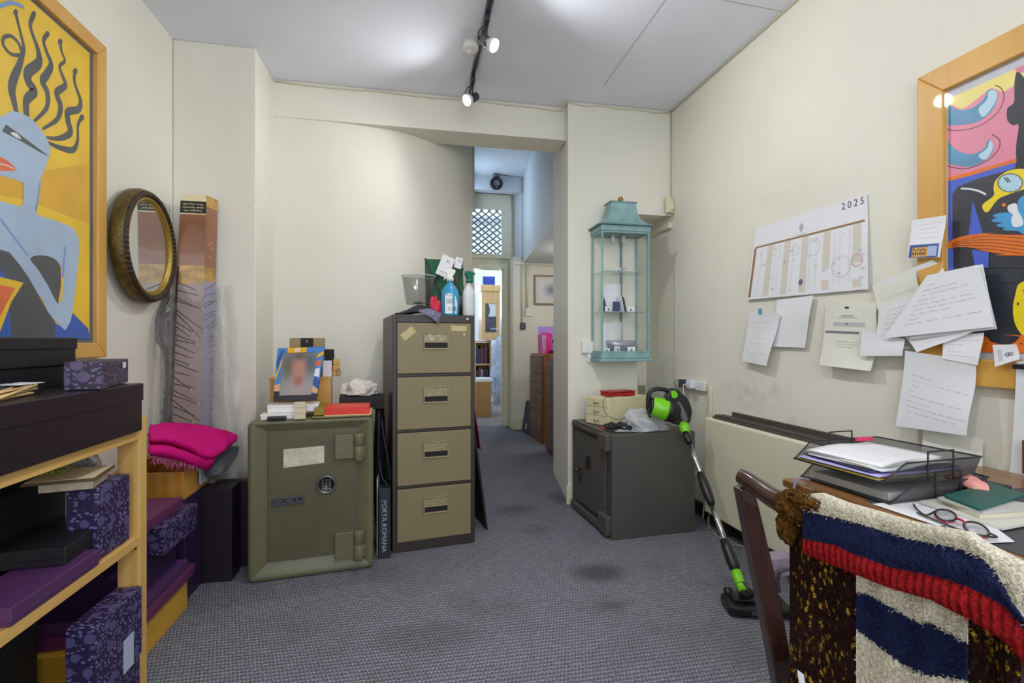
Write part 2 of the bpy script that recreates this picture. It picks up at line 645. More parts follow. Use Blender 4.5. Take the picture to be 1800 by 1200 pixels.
# pier on the right of the opening, flush with the corridor's right wall
P0, P1, P2 = Vector((1.10, YP, 0)), Vector((1.237, 4.27, 0)), Vector((1.45, 6.44, 0))
XQ = 1.635
b = MB().prism([(1.10, YP, 0), (XQ, YP, 0), (XQ, 4.27, 0), (P1.x, P1.y, 0)], (0, 0, 2.115))
b.prism([(1.10, YP, 2.115), (XR + .05, YP, 2.115), (XR + .05, 4.27, 2.115), (P1.x, P1.y, 2.115)], (0, 0, ZC + .7 - 2.115))
struct('wall_pier', b, M_WALL)
struct('wall_recess', MB().box(XQ - .02, XR + .05, 3.82, 3.95, 0, 2.115), M_WALL)
struct('trim_5', MB().box(XR - .03, XR - .001, YP - .02, 3.80, 2.02, 2.06), M_TRIM, bevel=.003)
# upper wall over the alcove
b = MB().prism([(P1.x, P1.y, 2.20), (P2.x, P2.y, 2.22), (2.7, 6.44, 2.22), (2.7, P1.y, 2.20)], (0, 0, 1.4))
struct('wall_bulkhead', b, M_BLUEW)
b = MB().box(1.318, 2.8, 6.45, 6.56, 0, 2.3)
struct('wall_alcove_back', b, M_WALL)
struct('wall_alcove_right', MB().box(2.7, 2.8, 4.2, 6.5, 0, 2.3), M_WALL)
struct('wall_alcove_side', MB().box(1.318, 1.40, 6.56, 6.75, 0, 2.3), M_WALL)
# header and splayed reveal around the transom
b = MB().box(.5, 1.47, 6.46, 6.60, 3.17, ZH + .1)
b.prism([(P2.x + .02, P2.y, 2.2), (1.375, 6.78, 2.2), (1.6, 6.78, 2.2), (1.6, P2.y, 2.2)], (0, 0, 1.3))
struct('wall_header', b, M_BLUEW)
struct('ceiling_corridor', MB().box(-1.1, 3.0, YB + .02, 6.9, ZH, ZH + .1), M_BLUEW)
# end wall of the corridor with door opening and transom opening
DX0, DX1, DZ = .80, 1.235, 2.17
b = MB()
b.box(.5, DX0, 6.75, 6.87, 0, ZH).box(DX1, 1.42, 6.75, 6.87, 0, ZH)
b.box(DX0, DX1, 6.75, 6.87, DZ, 2.36).box(DX0, DX1, 6.75, 6.87, 2.99, ZH)
struct('wall_end', b, M_TRIM)
# door frame
b = MB()
b.box(DX1 - .005, DX1 + .06, 6.72, 6.75, 0, DZ + .07).box(DX0 - .06, DX1 + .06, 6.715, 6.75, DZ, DZ + .07).box(DX0 - .06, DX0 + .02, 6.72, 6.75, 0, DZ + .07)
b.box(DX1 - .02, DX1, 6.75, 6.86, 0, DZ)
struct('door_1', b, M_TRIM, bevel=.006)
# transom window: frame, lattice of slats, pane
b = MB()
b.box(DX0 - .08, DX1 + .1, 6.70, 6.75, 2.31, 2.37).box(DX0 - .08, DX1 + .1, 6.70, 6.75, 2.975, 3.19)
b.box(1.2, DX1 + .11, 6.70, 6.75, 2.37, 2.98).box(DX0 - .1, DX0 - .02, 6.70, 6.75, 2.37, 2.98)
tr = struct('window_2', b, M_TRIM, bevel=.006)
b = MB()
x0, x1, z0, z1 = .72, 1.2, 2.37, 2.975
sp = .105
for sgn in (1, -1):
    for k in range(-14, 15):
        # line z = z0 + sgn*(x - xk)*.82
        pts = []
        xk = x0 + k * sp
        seg = []
        for i in range(121):
            x = x0 + (x1 - x0) * i / 120
            z = z0 + sgn * (x - xk) * .80
            if z0 <= z <= z1:
                seg.append((x, z))
        if len(seg) > 3:
            (xa, za), (xb, zb) = seg[0], seg[-1]
            d = Vector((xb - xa, 0, zb - za)).normalized(); nn = Vector((-d.z, 0, d.x)) * .0095
            yy = 6.73 + (.004 if sgn > 0 else 0)
            A, B = Vector((xa, yy, za)), Vector((xb, yy, zb))
            b.prism([A - nn, B - nn, B + nn, A + nn], (0, .004, 0))
lt = b.build('lattice', mat('weathered_lattice', C(140, 142, 140), .6), tr); lt['label'] = 'grey diamond lattice of thin slats'
bx('pane', GLASS, tr, x0, x1, 6.76, 6.764, z0, z1, 0)
# threshold strip
solo('threshold_strip', 'bright metal strip across the corridor doorway floor', 'threshold', MB().box(DX0, DX1, 6.73, 6.77, 0, .006), CHROME)
# skirtings
def skirt(name, pts, h=.135, t=.02):
    b = MB()
    for (x, y), (x2, y2) in zip(pts[:-1], pts[1:]):
        A, B = Vector((x, y, 0)), Vector((x2, y2, 0)); d = (B - A).normalized(); n = Vector((d.y, -d.x, 0)) * t
        A = A - d * .0; B = B + d * t
        b.prism([A, B, B + n, A + n], (0, 0, h - .02))
        b.prism([A + Vector((0, 0, h - .02)), B + Vector((0, 0, h - .02)), B + n * .6 + Vector((0, 0, h - .02)), A + n * .6 + Vector((0, 0, h - .02))], (0, 0, .02))
    return struct(name, b, M_TRIM, bevel=.003)
skirt('baseboard_pier', [(1.237, 4.27), (1.10, YP - .02)][::1], t=-.02)
skirt('baseboard_pier_front', [(1.085, YP), (XQ, YP)])
skirt('baseboard_alcove', [(1.318, 6.45), (2.7, 6.45)], .15)
skirt('baseboard_end', [(DX1 + .06, 6.75), (1.318, 6.75)], .12)
skirt('baseboard_alcove_side', [(1.318, 6.44), (1.318, 6.72)], .15, -.02)
skirt('baseboard_left', [(XL, YN), (XL, YC)])
skirt('baseboard_column', [(XL, YC), (XCOL, YC)])
bb = struct('baseboard_right', MB().box(XR - .02, XR, YN, YP, 0, .09), mat('dark_skirting', C(48, 42, 40), .5))
# plaster crack lines and the cable that follows the ceiling edge
CR = mat('plaster_crack', C(176, 172, 158), .8)
b = MB()
for a, c in (((1168, 0), (1062, 150)), ((1270, 0), (1384, 22))):
    A, B = on_z(*a, ZC - .001), on_z(*c, ZC - .001)
    pts = [A.lerp(B, i / 14) + Vector((noise.noise(Vector((i * 3.1, a[0], 0))) * .006, 0, 0)) for i in range(15)]
    b.tube(pts, .0016, 4)
struct('trim_1', b, CR)
b = MB()
M_CABLE = mat('painted_cable', C(214, 208, 184), .5)
pts = [(XCOL + .01, YB - .006, ZC - .012)] + [(XCOL + (1.10 - XCOL) * i / 9, YB - .006, ZC - .012 - (.008 if i % 3 else 0)) for i in range(1, 9)]
pts += [(1.03, YB - .006, ZC - .03), (1.075, YB - .01, ZC - .03), (1.085, YP - .006, ZC - .01)] + [(1.10 + (XR - 1.10) * i / 6, YP - .006, ZC - .01 - (.012 if i % 2 else 0)) for i in range(7)]
b.tube(pts, .005, 6)
struct('trim_2', b, M_CABLE)
b = MB().tube([(XR - .006, YP - .006, ZC - .02), (XR - .006, YP - .006, 2.2)], .0045, 6)
b.tube([(XR - .006, YP, ZC - .006), (XR - .006, -1.0, ZC - .006)], .007, 6)
struct('trim_3', b, M_CABLE)
# nail heads on the boxed column
b = MB()
for u, v in ((437, 205), (437, 362), (439, 453), (440, 544), (441, 632)):
    p = on_y(u, v, YC); b.lathe([(0, .003), (.004, .002), (.005, 0)], frame(p, (1, 0, 0), (0, 0, 1)), 8)
b2 = b
struct('trim_4', b, M_TRIM)

# ------------------------------------------------------------------ far room
M_FARW = paint('white_room_paint', C(228, 232, 238))
b = MB()
b.box(-1.0, -.9, 6.87, 9.6, -.02, 3.5).box(3.0, 3.1, 6.87, 9.6, -.02, 3.5).box(-1.0, 3.1, 9.6, 9.7, -.02, 3.5)
b.box(1.42, 3.1, 6.87, 6.9, -.02, 3.5).box(-1.0, .5, 6.87, 6.9, -.02, 3.5)
struct('wall_far_room', b, M_FARW)
struct('ceiling_far_room', MB().box(-1.0, 3.1, 6.87, 9.7, 3.46, 3.56), M_FARW)
struct('floor_far_room', MB().box(-1.0, 3.1, 6.81, 9.7, -.1, -.001), mat('brown_carpet', C(122, 112, 110), .95, bump=.3, bscale=150, var=.2))
# ------------------------------------------------------------------ generic makers
def cornerthing(name, label, cat, P, rz, uR, uL, group=None, L1=None, L2=None):
    """root Empty at the bottom centre of a box whose nearest vertical edge stands at P; the edges run to the
    picture columns uR and uL. Local x runs away to the right, local y away to the left."""
    e1 = Vector((-math.sin(rz), math.cos(rz), 0)); e2 = Vector((-math.cos(rz), -math.sin(rz), 0))
    P = Vector(P)
    if L1 is None:
        L1 = run_to(P, e1, uR)
    if L2 is None:
        L2 = run_to(P, e2, uL)
    c = P + e1 * L1 / 2 + e2 * L2 / 2
    t = thing(name, label, cat, c, rz + PI / 2, group)
    return t, L1, L2


def lidbox(t, L1, L2, h, m, lid=None, lh=.03, over=.003, mlid=None, bev=.003):
    bx('body', m, t, -L1 / 2 + over, L1 / 2 - over, -L2 / 2 + over, L2 / 2 - over, 0, h - .002, bev)
    if lid:
        bx('lid', mlid or m, t, -L1 / 2, L1 / 2, -L2 / 2, L2 / 2, h - lh, h, bev)


def plainbox(name, label, cat, m, x0, x1, y0, y1, z0, z1, rz=0, group=None, lid=0, mlid=None, bev=.003):
    t = thing(name, label, cat, ((x0 + x1) / 2, (y0 + y1) / 2, z0), rz, group)
    w, d, h = (x1 - x0) / 2, (y1 - y0) / 2, z1 - z0
    if lid:
        bx('body', m, t, -w + .003, w - .003, -d + .003, d - .003, 0, h - .002, bev)
        bx('lid', mlid or m, t, -w, w, -d, d, h - lid, h, bev)
    else:
        bx('body', m, t, -w, w, -d, d, 0, h, bev)
    return t


def ribbon(mb, pts, ws, n, mi):
    """flat stroke through 3D pts of half widths ws on a plane of normal n"""
    L = []; R = []
    for i, p in enumerate(pts):
        t = (pts[min(i + 1, len(pts) - 1)] - pts[max(i - 1, 0)]).normalized()
        s = t.cross(n).normalized() * ws[i]
        L.append(p + s); R.append(p - s)
    mb.grid([L, R], mi, False)


class Wallart:
    """flat shapes drawn on the plane x = const, each layer a fraction of a millimetre above the last"""
    def __init__(s, x, sgn, ox, oy, sc):
        s.mb = MB(); s.x = x; s.sg = sgn; s.k = 0; s.o = (ox, oy, sc); s.lim = None

    def set(s, ox, oy, sc):
        s.o = (ox, oy, sc)

    def P(s, c):
        x = s.x + s.sg * s.k * .00007
        p = on_x(s.o[0] + c[0] / s.o[2], s.o[1] + c[1] / s.o[2], x)
        if s.lim:
            y0, y1, z0, z1 = s.lim
            p.y = min(max(p.y, y0), y1); p.z = min(max(p.z, z0), z1)
        return p

    def poly(s, pts, mi, smooth=True):
        s.k += 1
        q = [Vector((a, b, 0)) for a, b in pts]
        if smooth:
            n = len(q); out = []
            for i in range(n):
                for j in range(4):
                    f = j / 4
                    p0, p1, p2, p3 = q[i - 1], q[i], q[(i + 1) % n], q[(i + 2) % n]
                    out.append(.5 * ((2 * p1) + (-p0 + p2) * f + (2 * p0 - 5 * p1 + 4 * p2 - p3) * f * f + (-p0 + 3 * p1 - 3 * p2 + p3) * f ** 3))
            q = out
        s.mb.flat([s.P((p.x, p.y)) for p in q], mi)

    def line(s, pts, w, mi, n=30):
        s.k += 1
        q = smoothline([(a, b, 0) for a, b in pts], n)
        P = [s.P((p.x, p.y)) for p in q]
        if not isinstance(w, (list, tuple)):
            w = [w, w]
        ws = [catmull([Vector((a, 0, 0)) for a in w], i / n).x for i in range(n + 1)]
        ribbon(s.mb, P, ws, Vector((1, 0, 0)), mi)

    def disc(s, c, rx, ry, mi, n=28):
        s.poly([(c[0] + rx * math.cos(2 * PI * i / n), c[1] + ry * math.sin(2 * PI * i / n)) for i in range(n)], mi, False)


def picture_frame(t, x, sgn, y0, y1, z0, z1, w, th, m, bev=.004):
    """four mitred bars around an opening on the wall x"""
    for nm, q in (('bottom', [(y0, z0), (y1, z0), (y1 - w, z0 + w), (y0 + w, z0 + w)]), ('top', [(y0, z1), (y1, z1), (y1 - w, z1 - w), (y0 + w, z1 - w)]),
                  ('far', [(y1, z0), (y1, z1), (y1 - w, z1 - w), (y1 - w, z0 + w)]), ('near', [(y0, z0), (y0, z1), (y0 + w, z1 - w), (y0 + w, z0 + w)])):
        MB().prism([(x, a, b) for a, b in q], (sgn * th, 0, 0)).build('frame_bar', m, t, bevel=bev, world=True)


# ------------------------------------------------------------------ poster on the left wall
YEL = mat('poster_yellow', C(249, 203, 30), .45, var=.12, vscale=6)
YEL2 = mat('poster_deep_yellow', C(236, 178, 30), .45, var=.1)
DRK = mat('poster_charcoal', C(74, 76, 82), .45, var=.15)
LBL = mat('poster_pale_blue', C(176, 199, 226), .45, var=.12, vscale=5)
LBL2 = mat('poster_mid_blue', C(120, 160, 210), .45)
BLU = mat('poster_blue', C(40, 92, 190), .45, var=.15)
ORG = mat('poster_orange', C(240, 112, 62), .45, var=.15)
MNT = mat('dark_mount', C(92, 98, 112), .6)
WHT = mat('poster_white', C(232, 232, 236), .5)
FRAMEW = wood('frame_maple', C(226, 180, 98), C(208, 152, 66), .45, 10, 'Z', coat=.08)
fy1 = on_x(187, 400, XL + .03).y; fz0 = on_x(187, 627, XL + .03).z; fz1 = on_x(185, 82, XL + .03).z
fy0 = fy1 - 1.0
t = thing('framed_poster', 'maple-framed yellow poster of a masked blue woman with snakes for hair', 'picture', (XL + .001, (fy0 + fy1) / 2, fz0))
fw = .062
picture_frame(t, XL + .001, 1, fy0, fy1, fz0, fz1, fw, .032, FRAMEW)
MB().box(XL + .001, XL + .012, fy0 + fw, fy1 - fw, fz0 + fw, fz1 - fw).build('mount', MNT, t, world=True)
A = Wallart(XL + .0125, 1, 0, 0, 3)
ay0, ay1, az0, az1 = fy0 + fw + .03, fy1 - fw - .022, fz0 + fw + .015, fz1 - fw - .012
A.mb.flat([(A.x, ay0, az0), (A.x, ay1, az0), (A.x, ay1, az1), (A.x, ay0, az1)], 0)
A.lim = (ay0, ay1, az0, az1)
A.poly([(-200, 1000), (120, 1050), (470, 1180), (470, 860), (240, 900), (100, 780), (-200, 700)], 1, False)
S = .011
for q, w in (([(82, 65), (95, 120), (110, 180), (125, 250), (115, 300), (100, 350), (75, 410), (62, 470), (75, 540), (88, 595)], [.008, .007, .012, .017, .01]),
             ([(178, 75), (160, 130), (175, 190), (200, 260), (205, 330), (150, 380), (150, 430), (180, 480), (140, 530), (140, 610)], [.009, .009, .018, .018, .013]),
             ([(250, 180), (230, 215), (245, 270), (270, 340), (245, 395), (225, 430), (250, 490), (245, 570), (180, 640)], [.008, .009, .015, .013, .005]),
             ([(318, 220), (325, 270), (342, 320), (315, 350), (330, 400), (345, 450), (300, 490), (320, 560), (300, 630), (225, 680)], [.008, .006, .01, .014, .005]),
             ([(397, 375), (392, 420), (405, 470), (425, 530), (415, 575), (360, 590), (360, 640), (370, 700), (310, 730), (245, 725)], [.008, .009, .014, .015, .005]),
             ([(432, 620), (412, 660), (410, 740), (385, 790), (320, 780), (250, 750)], [.008, .007, .012, .006])):
    A.line(q, w, 2, 60); A.disc(q[0], 12, 17, 2)
A.line([(105, 290), (60, 285), (20, 240), (20, 200), (60, 190), (100, 230), (112, 270)], .006, 2, 40)
A.poly([(-120, 560), (-40, 620), (35, 600), (60, 585), (120, 600), (180, 640), (240, 720), (265, 790), (240, 880), (210, 940), (150, 965), (60, 940), (-60, 900), (-150, 800)], 3)
A.poly([(32, 655), (100, 705), (265, 828), (215, 805), (100, 738), (10, 692)], 2, False)
A.poly([(55, 700), (85, 700), (112, 732), (80, 722)], 7)
A.poly([(-30, 825), (30, 840), (85, 892), (40, 902), (-30, 888)], 6)
A.line([(-30, 858), (30, 870), (75, 890)], .0015, 7)
A.set(0, 300, 3)
A.poly([(-120, 150), (0, 160), (110, 185), (125, 120), (130, 60), (215, 40), (200, 140), (190, 222), (300, 265), (380, 300), (415, 360), (415, 450), (400, 600), (375, 780), (345, 838), (310, 810), (250, 740), (200, 650), (0, 540), (-120, 500)], 3)
A.line([(212, 60), (200, 140), (190, 215)], .004, 5)
A.poly([(160, 465), (200, 446), (270, 455), (315, 495), (330, 570), (325, 640), (305, 700), (250, 600), (200, 520)], 2)
A.poly([(320, 490), (334, 580), (325, 680), (308, 690), (322, 600)], 0)
A.poly([(-120, 420), (0, 415), (50, 430), (100, 490), (150, 560), (200, 650), (250, 740), (292, 800), (300, 1400), (-120, 1400)], 2, False)
A.poly([(292, 805), (320, 820), (345, 842), (375, 790), (385, 750), (465, 832), (520, 880), (520, 1400), (292, 1400)], 4, False)
A.line([(345, 400), (335, 500), (330, 560)], .005, 5)
A.line([(0, 250), (60, 330), (150, 450)], .004, 5)
A.poly([(-60, 480), (0, 520), (30, 560), (60, 860), (60, 1000), (-60, 1000)], 4, False)
A.poly([(-60, 545), (0, 560), (125, 590), (60, 690), (0, 850), (-60, 900)], 0, False)
A.poly([(-60, 590), (0, 602), (82, 618), (35, 700), (0, 770), (-60, 800)], 6, False)
A.set(0, 0, 3)
A.line([(-30, 45), (20, 25), (70, 15), (125, 38)], .006, 5)
A.mb.build('artwork', [YEL, YEL2, DRK, LBL, BLU, LBL2, ORG, WHT], t, world=True, fixn=False)
MB().flat([(XL + .026, fy0 + fw, fz0 + fw), (XL + .026, fy1 - fw, fz0 + fw), (XL + .026, fy1 - fw, fz1 - fw), (XL + .026, fy0 + fw, fz1 - fw)]).build('glass', thin_glass('picture_glass', (.97, .97, .97, 1), .5, .06), t, world=True)

# ------------------------------------------------------------------ oval mirror
GILT = mat('dark_gilt', C(98, 82, 36), .42, metal=.45, bump=.5, bscale=60, var=.4, vscale=25)
GILTD = mat('dark_carved_gilt', C(62, 45, 30), .5, metal=.3, bump=.6, bscale=80, var=.5, vscale=30)
GILTB = mat('bright_gilt', C(168, 140, 62), .35, metal=.6, bump=.3, bscale=60)
pw = ph = .279
t = thing('wall_mirror', 'mirror in a deep dark gilt carved frame hung between the yellow poster and the corner', 'mirror', (XL + .062, 2.765, 1.17 + (600 - 434) * 2.455 / 870))
ang = math.radians(2.5)
Mm = Matrix.Rotation(ang, 4, 'Z')
def ovalring(prof, nb, beads=0, amp=0, n=120):
    rows = []
    for (dr, dx) in prof:
        r = []
        for j in range(n + 1):
            q = 2 * PI * j / n
            a = dr + (amp * math.sin(q * beads) if beads else 0)
            r.append(Mm @ Vector((dx + (amp * .8 * math.cos(q * beads) if beads else 0), (pw - a) * math.cos(q), (ph - a) * math.sin(q))))
        rows.append(r)
    return MB().grid(rows)
ovalring([(.010, -.045), (.002, -.04), (0, -.01), (.006, .008), (.010, .012)], 0).build('outer_band', GILT, t, merge=True)
ovalring([(.010, .012), (.014, .022), (.024, .027), (.034, .022), (.040, .014)], 0, 70, .0014, 560).build('carved_border', GILTD, t, merge=True)
ovalring([(.040, .014), (.046, .018), (.052, .012), (.058, .002), (.062, .0)], 0).build('inner_lip', GILTB, t, merge=True)
MB().flat([Mm @ Vector((.001, (pw - .06) * math.cos(2 * PI * j / 64), (ph - .06) * math.sin(2 * PI * j / 64))) for j in range(64)]).build('mirror_glass', mat('mirror_silver', C(225, 226, 222), .02, metal=1), t)
MB().box(-.046, -.040, -.14, .14, -.2, .2, 0, Mm).build('backing', mat('brown_board', C(96, 74, 50), .8), t)

# ------------------------------------------------------------------ tall carton of twig lights
A0, B0, C0 = at(318, 341, 2.735), at(363, 341, 2.76), at(383, 341, 2.86)
A1, B1, C1 = at(297, 745, 2.705), at(352, 745, 2.74), at(373, 745, 2.83)
def ext(a, b, z):
    f = (a.z - z) / (a.z - b.z); return a + (b - a) * f
ztop = A0.z
TA, TB, TC = [ext(a, b, ztop) for a, b in ((A0, A1), (B0, B1), (C0, C1))]
BA, BB, BC = [ext(a, b, 0) for a, b in ((A0, A1), (B0, B1), (C0, C1))]
TD, BD = TA + TC - TB, BA + BC - BB
t = thing('tall_carton', 'tall narrow copper and mauve carton of twig lights standing in the corner', 'box', ((BA + BC) / 2))
def face(a0, b0, a1, b1, s, w, off=0):
    """s: 0 left..1 right, w: 0 top..1 bottom"""
    p = (a0.lerp(b0, s)).lerp(a1.lerp(b1, s), w)
    n = (b0 - a0).cross(a1 - a0).normalized()
    return p - n * off
COP = mat('copper_print', C(150, 98, 70), .3, var=.15, coat=.4); MAU = mat('mauve_print', C(168, 150, 146), .35, var=.08, coat=.4)
LAV = mat('lavender_print', C(158, 152, 172), .35, var=.1, coat=.4); GOLDP = mat('gold_print', C(196, 150, 70), .3, var=.5, vscale=20, coat=.4)
TWG = mat('twig_print', C(62, 44, 50), .5); DKP = mat('dark_print', C(38, 34, 34), .35); CRM = mat('light_print', C(240, 225, 180), .4)
b = MB()
wf = [(0, .018, 6), (.018, .052, 5), (.052, .055, 6), (.055, .198, 0), (.198, .25, 3), (.25, 1, 1)]
for (s0, s1, mi) in wf:
    b.flat([face(TA, TB, BA, BB, 0, s0), face(TA, TB, BA, BB, 1, s0), face(TA, TB, BA, BB, 1, s1), face(TA, TB, BA, BB, 0, s1)], mi)
for (s0, s1, mi) in [(0, .03, 3), (.03, .2, 0), (.2, .24, 3), (.24, 1, 2)]:
    b.flat([face(TB, TC, BB, BC, 0, s0), face(TB, TC, BB, BC, 1, s0), face(TB, TC, BB, BC, 1, s1), face(TB, TC, BB, BC, 0, s1)], mi)
b.flat([TA, TD, BD, BA], 2).flat([TD, TC, BC, BD], 2).flat([TA, TB, TC, TD], 3).flat([BA, BB, BC, BD], 3)
b.build('carton_body', [COP, MAU, LAV, GOLDP, TWG, DKP, CRM], t, world=True)
b = MB()
rnd = random.Random(3)
nF = (TB - TA).cross(BA - TA).normalized(); nS = (TC - TB).cross(BB - TB).normalized()
ribbon(b, [face(TA, TB, BA, BB, .03, w / 20, .0012) for w in range(4, 21)], [.005 + .0012 * (w % 2) for w in range(17)], nF, 0)
for i in range(44):
    w0 = .25 + .75 * i / 44 + rnd.uniform(-.005, .005); s0 = .04
    s1 = rnd.uniform(.55, 1.0); w1 = w0 + rnd.uniform(.012, .035) * (1 + (rnd.random() < .3))
    P = [face(TA, TB, BA, BB, s0 + (s1 - s0) * k / 4, w0 + (w1 - w0) * (k / 4) + rnd.uniform(-.001, .001), .0012) for k in range(5)]
    ribbon(b, P, [.0024, .002, .0017, .0015, .0012], nF, 0)
    P = [face(TB, TC, BB, BC, k / 3, w0 + .02 - rnd.uniform(.01, .02) * k / 3 * 1.5, .0012) for k in range(4)]
    ribbon(b, P, [.0012] * 4, nS, 0)
    if i % 3 == 0:
        c = face(TA, TB, BA, BB, s1, w1, .0018); x = (TB - TA).normalized(); y = (BA - TA).normalized()
        b.flat([c + x * .004 * math.cos(q * PI / 4) + y * .004 * math.sin(q * PI / 4) for q in range(8)], 1)
b.build('twig_print', [TWG, CRM], t, world=True, fixn=False)
b = MB()
X = (TA - TB).normalized(); Y = (BA - TA).normalized()
for k, s in enumerate(('Warm white LED', 'Indoor decoration', 'Twig lights 1.9m')):
    b.text(s, frame(face(TA, TB, BA, BB, .5, .027 + .009 * k, .0015), X, Y), .0145, 0, .0002)
b.build('header_text', [CRM], t, world=True)
b = MB()
for k in range(16):   # sprig drawing on the side
    c = face(TB, TC, BB, BC, .3 + .4 * rnd.random(), .1 + .075 * rnd.random(), .0015)
    b.tube([c, c + Vector((rnd.uniform(-.012, .012), rnd.uniform(-.012, .012), rnd.uniform(-.02, .02)))], .0012, 4)
b.build('side_sprig_print', CRM, t, world=True)

# bubble wrap and plastic film beside it
BUB = bpy.data.materials.new('bubble_wrap'); BUB.use_nodes = True
g = NG(BUB); g.b.inputs['Base Color'].default_value = C(226, 228, 226); g.b.inputs['Roughness'].default_value = .2; g.b.inputs['Alpha'].default_value = .42
vo = g.n('ShaderNodeTexVoronoi'); vo.inputs['Scale'].default_value = 95; g.l(obj_coords(g), vo.inputs[0])
bp = g.n('ShaderNodeBump'); bp.inputs['Distance'].default_value = .006; bp.invert = True; g.l(vo.outputs['Distance'], bp.inputs['Height']); g.l(bp.outputs[0], g.b.inputs['Normal'])
g.l(g.rng(vo.outputs['Distance'], .1, .6, .75, .3), g.b.inputs['Alpha'])
FILM = thin_glass('plastic_film', (.93, .93, .93, 1), 1.2, .2)
rows = [[at(u, v, d) for u, v, d in r] for r in ([(378, 500, 2.84), (388, 505, 2.81), (396, 512, 2.84)], [(374, 600, 2.83), (392, 600, 2.79), (402, 605, 2.84)], [(372, 700, 2.83), (396, 705, 2.78), (412, 710, 2.84)], [(372, 800, 2.83), (402, 810, 2.78), (418, 815, 2.84)], [(380, 900, 2.83), (410, 920, 2.79), (424, 930, 2.84)])]
solo('bubble_wrap', 'rolled clear bubble wrap standing behind the pink shawl', 'packaging', MB().grid(sheet(rows, 24, 60, .012, 9, 2)), BUB, fixn=False)
rows = [[at(u, v, d - .10) for u, v, d in r] for r in ([(392, 505, 2.98), (408, 500, 2.98)], [(402, 600, 2.96), (415, 600, 2.96)], [(412, 720, 2.93), (424, 715, 2.95)], [(420, 900, 2.9), (432, 900, 2.92)])]
solo('plastic_sheet', 'clear plastic sheet leaning on the column right of the bubble wrap', 'packaging', MB().grid(sheet(rows, 8, 30, .01, 6, 5)), FILM, fixn=False)
# crumpled grey bag left of the carton
BAGD = mat('smoky_plastic', C(110, 108, 112), .25, alpha=.62, bump=.8, bscale=20, var=.6, vscale=9)
rows = [[at(u, v, d) for u, v, d in r] for r in ([(292, 515, 2.72), (300, 520, 2.7), (306, 530, 2.74)], [(267, 555, 2.66), (285, 550, 2.6), (306, 545, 2.68)], [(272, 600, 2.64), (288, 600, 2.58), (304, 600, 2.66)], [(290, 650, 2.64), (296, 650, 2.6), (302, 650, 2.64)], [(280, 720, 2.62), (290, 720, 2.58), (300, 720, 2.62)], [(278, 800, 2.6), (286, 800, 2.56), (296, 800, 2.6)])]
solo('plastic_bag', 'crumpled smoky plastic bag wedged between the left wall and the tall carton', 'bag', MB().grid(sheet(rows, 20, 50, .03, 16, 4, True)), BAGD, fixn=False)

# ------------------------------------------------------------------ pine shelving unit
SX = -.86
t = thing('shelving_unit', 'bare pine shelving unit against the left wall, full of boxes', 'shelf', (-1.09, 1.35, 0))
for (x0, x1, y0, y1) in ((-.925, -.862, 1.80, 1.845), (-1.335, -1.29, 1.80, 1.845), (-.925, -.862, .68, .725), (-1.335, -1.29, .68, .725)):
    MB().box(x0, x1, y0, y1, 0, .925).build('post', PINE, t, bevel=.002, world=True)
for z in (.545, .885):
    b = MB().box(-.925, -.862, .725, 1.80, z - .03, z)
    b.build('front_rail', PINEX, t, bevel=.002, world=True)
    MB().box(-1.335, -1.29, .725, 1.80, z - .03, z).build('back_rail', PINEX, t, bevel=.002, world=True)
    MB().box(-1.29, -.925, .70, 1.80, z - .014, z - .001).build('shelf_board', PINEX, t, bevel=.001, world=True)
MB().box(-1.33, -.87, 1.80, 1.84, .50, .515).build('cross_brace', PINEX, t, bevel=.001, world=True)
for z in (.88, .535, .25):
    MB().lathe([(.003, 0), (.003, .001), (0, .0012)], frame((-.892, 1.7995, z), (1, 0, 0), (0, 0, 1)), 8).build('screw', BLACK, t, world=True)

FLO = floral('purple_floral_paper', C(38, 26, 66), C(120, 108, 160), C(84, 76, 122))
FLO2 = floral('muted_floral_paper', C(36, 24, 48), C(112, 98, 132), C(88, 74, 108), 1.0)
FLOW = floral('grey_floral_paper', C(206, 206, 204), C(120, 122, 126), C(150, 152, 154), 1.3)
EGG = mat('aubergine_card', C(34, 22, 34), .32, bump=.05, bscale=40)
BLK = mat('black_card', C(26, 24, 30), .42, bump=.08, bscale=40)
PLUM = mat('plum_card', C(82, 44, 92), .5, bump=.05)
PLUM2 = mat('magenta_plum_card', C(104, 44, 88), .5, bump=.05)
DPUR = mat('dark_purple_card', C(46, 26, 66), .5, bump=.05)
LBLW = mat('white_label', C(226, 226, 232), .6)

# long black box on the top shelf
t = plainbox('storage_box', 'long glossy aubergine lidded box on the top shelf', 'box', EGG, -1.325, -.845, .95, 1.79, .886, 1.037, 0, None, .055)
t = plainbox('storage_box', 'lower of two black boxes stacked at the back of the long aubergine box', 'box', BLK, -1.32, -1.03, 1.1, 1.77, 1.038, 1.098, 0, 'black boxes at the back of the top shelf')
t = plainbox('storage_box', 'black lidded box topmost of the stack in front of the yellow poster', 'box', BLK, -1.31, -1.02, 1.3, 1.775, 1.0985, 1.182, 0, 'black boxes at the back of the top shelf', .035)
solo('blue_case', 'small slate blue rounded case at the left edge on the black boxes', 'case', MB().box(-1.25, -1.0, 1.1, 1.245, 1.0985, 1.172), mat('slate_blue_leather', C(62, 74, 104), .6, bump=.3, bscale=200), bevel=.015, seg=4)
# small floral box on top
P = on_z(181, 685, 1.0375)
t, L1, L2 = cornerthing('gift_box', 'small purple floral box with a white price sticker on top of the long box', 'box', P, math.radians(15), 228, 108, 'purple floral gift boxes')
lidbox(t, L1, L2, .079, FLO2)
MB().box(L1 * .70, L1 * .82, -L2 / 2 - .0012, -L2 / 2, .05, .068).build('price_sticker', LBLW, t)
t.children[-1].location.x = -L1 / 2
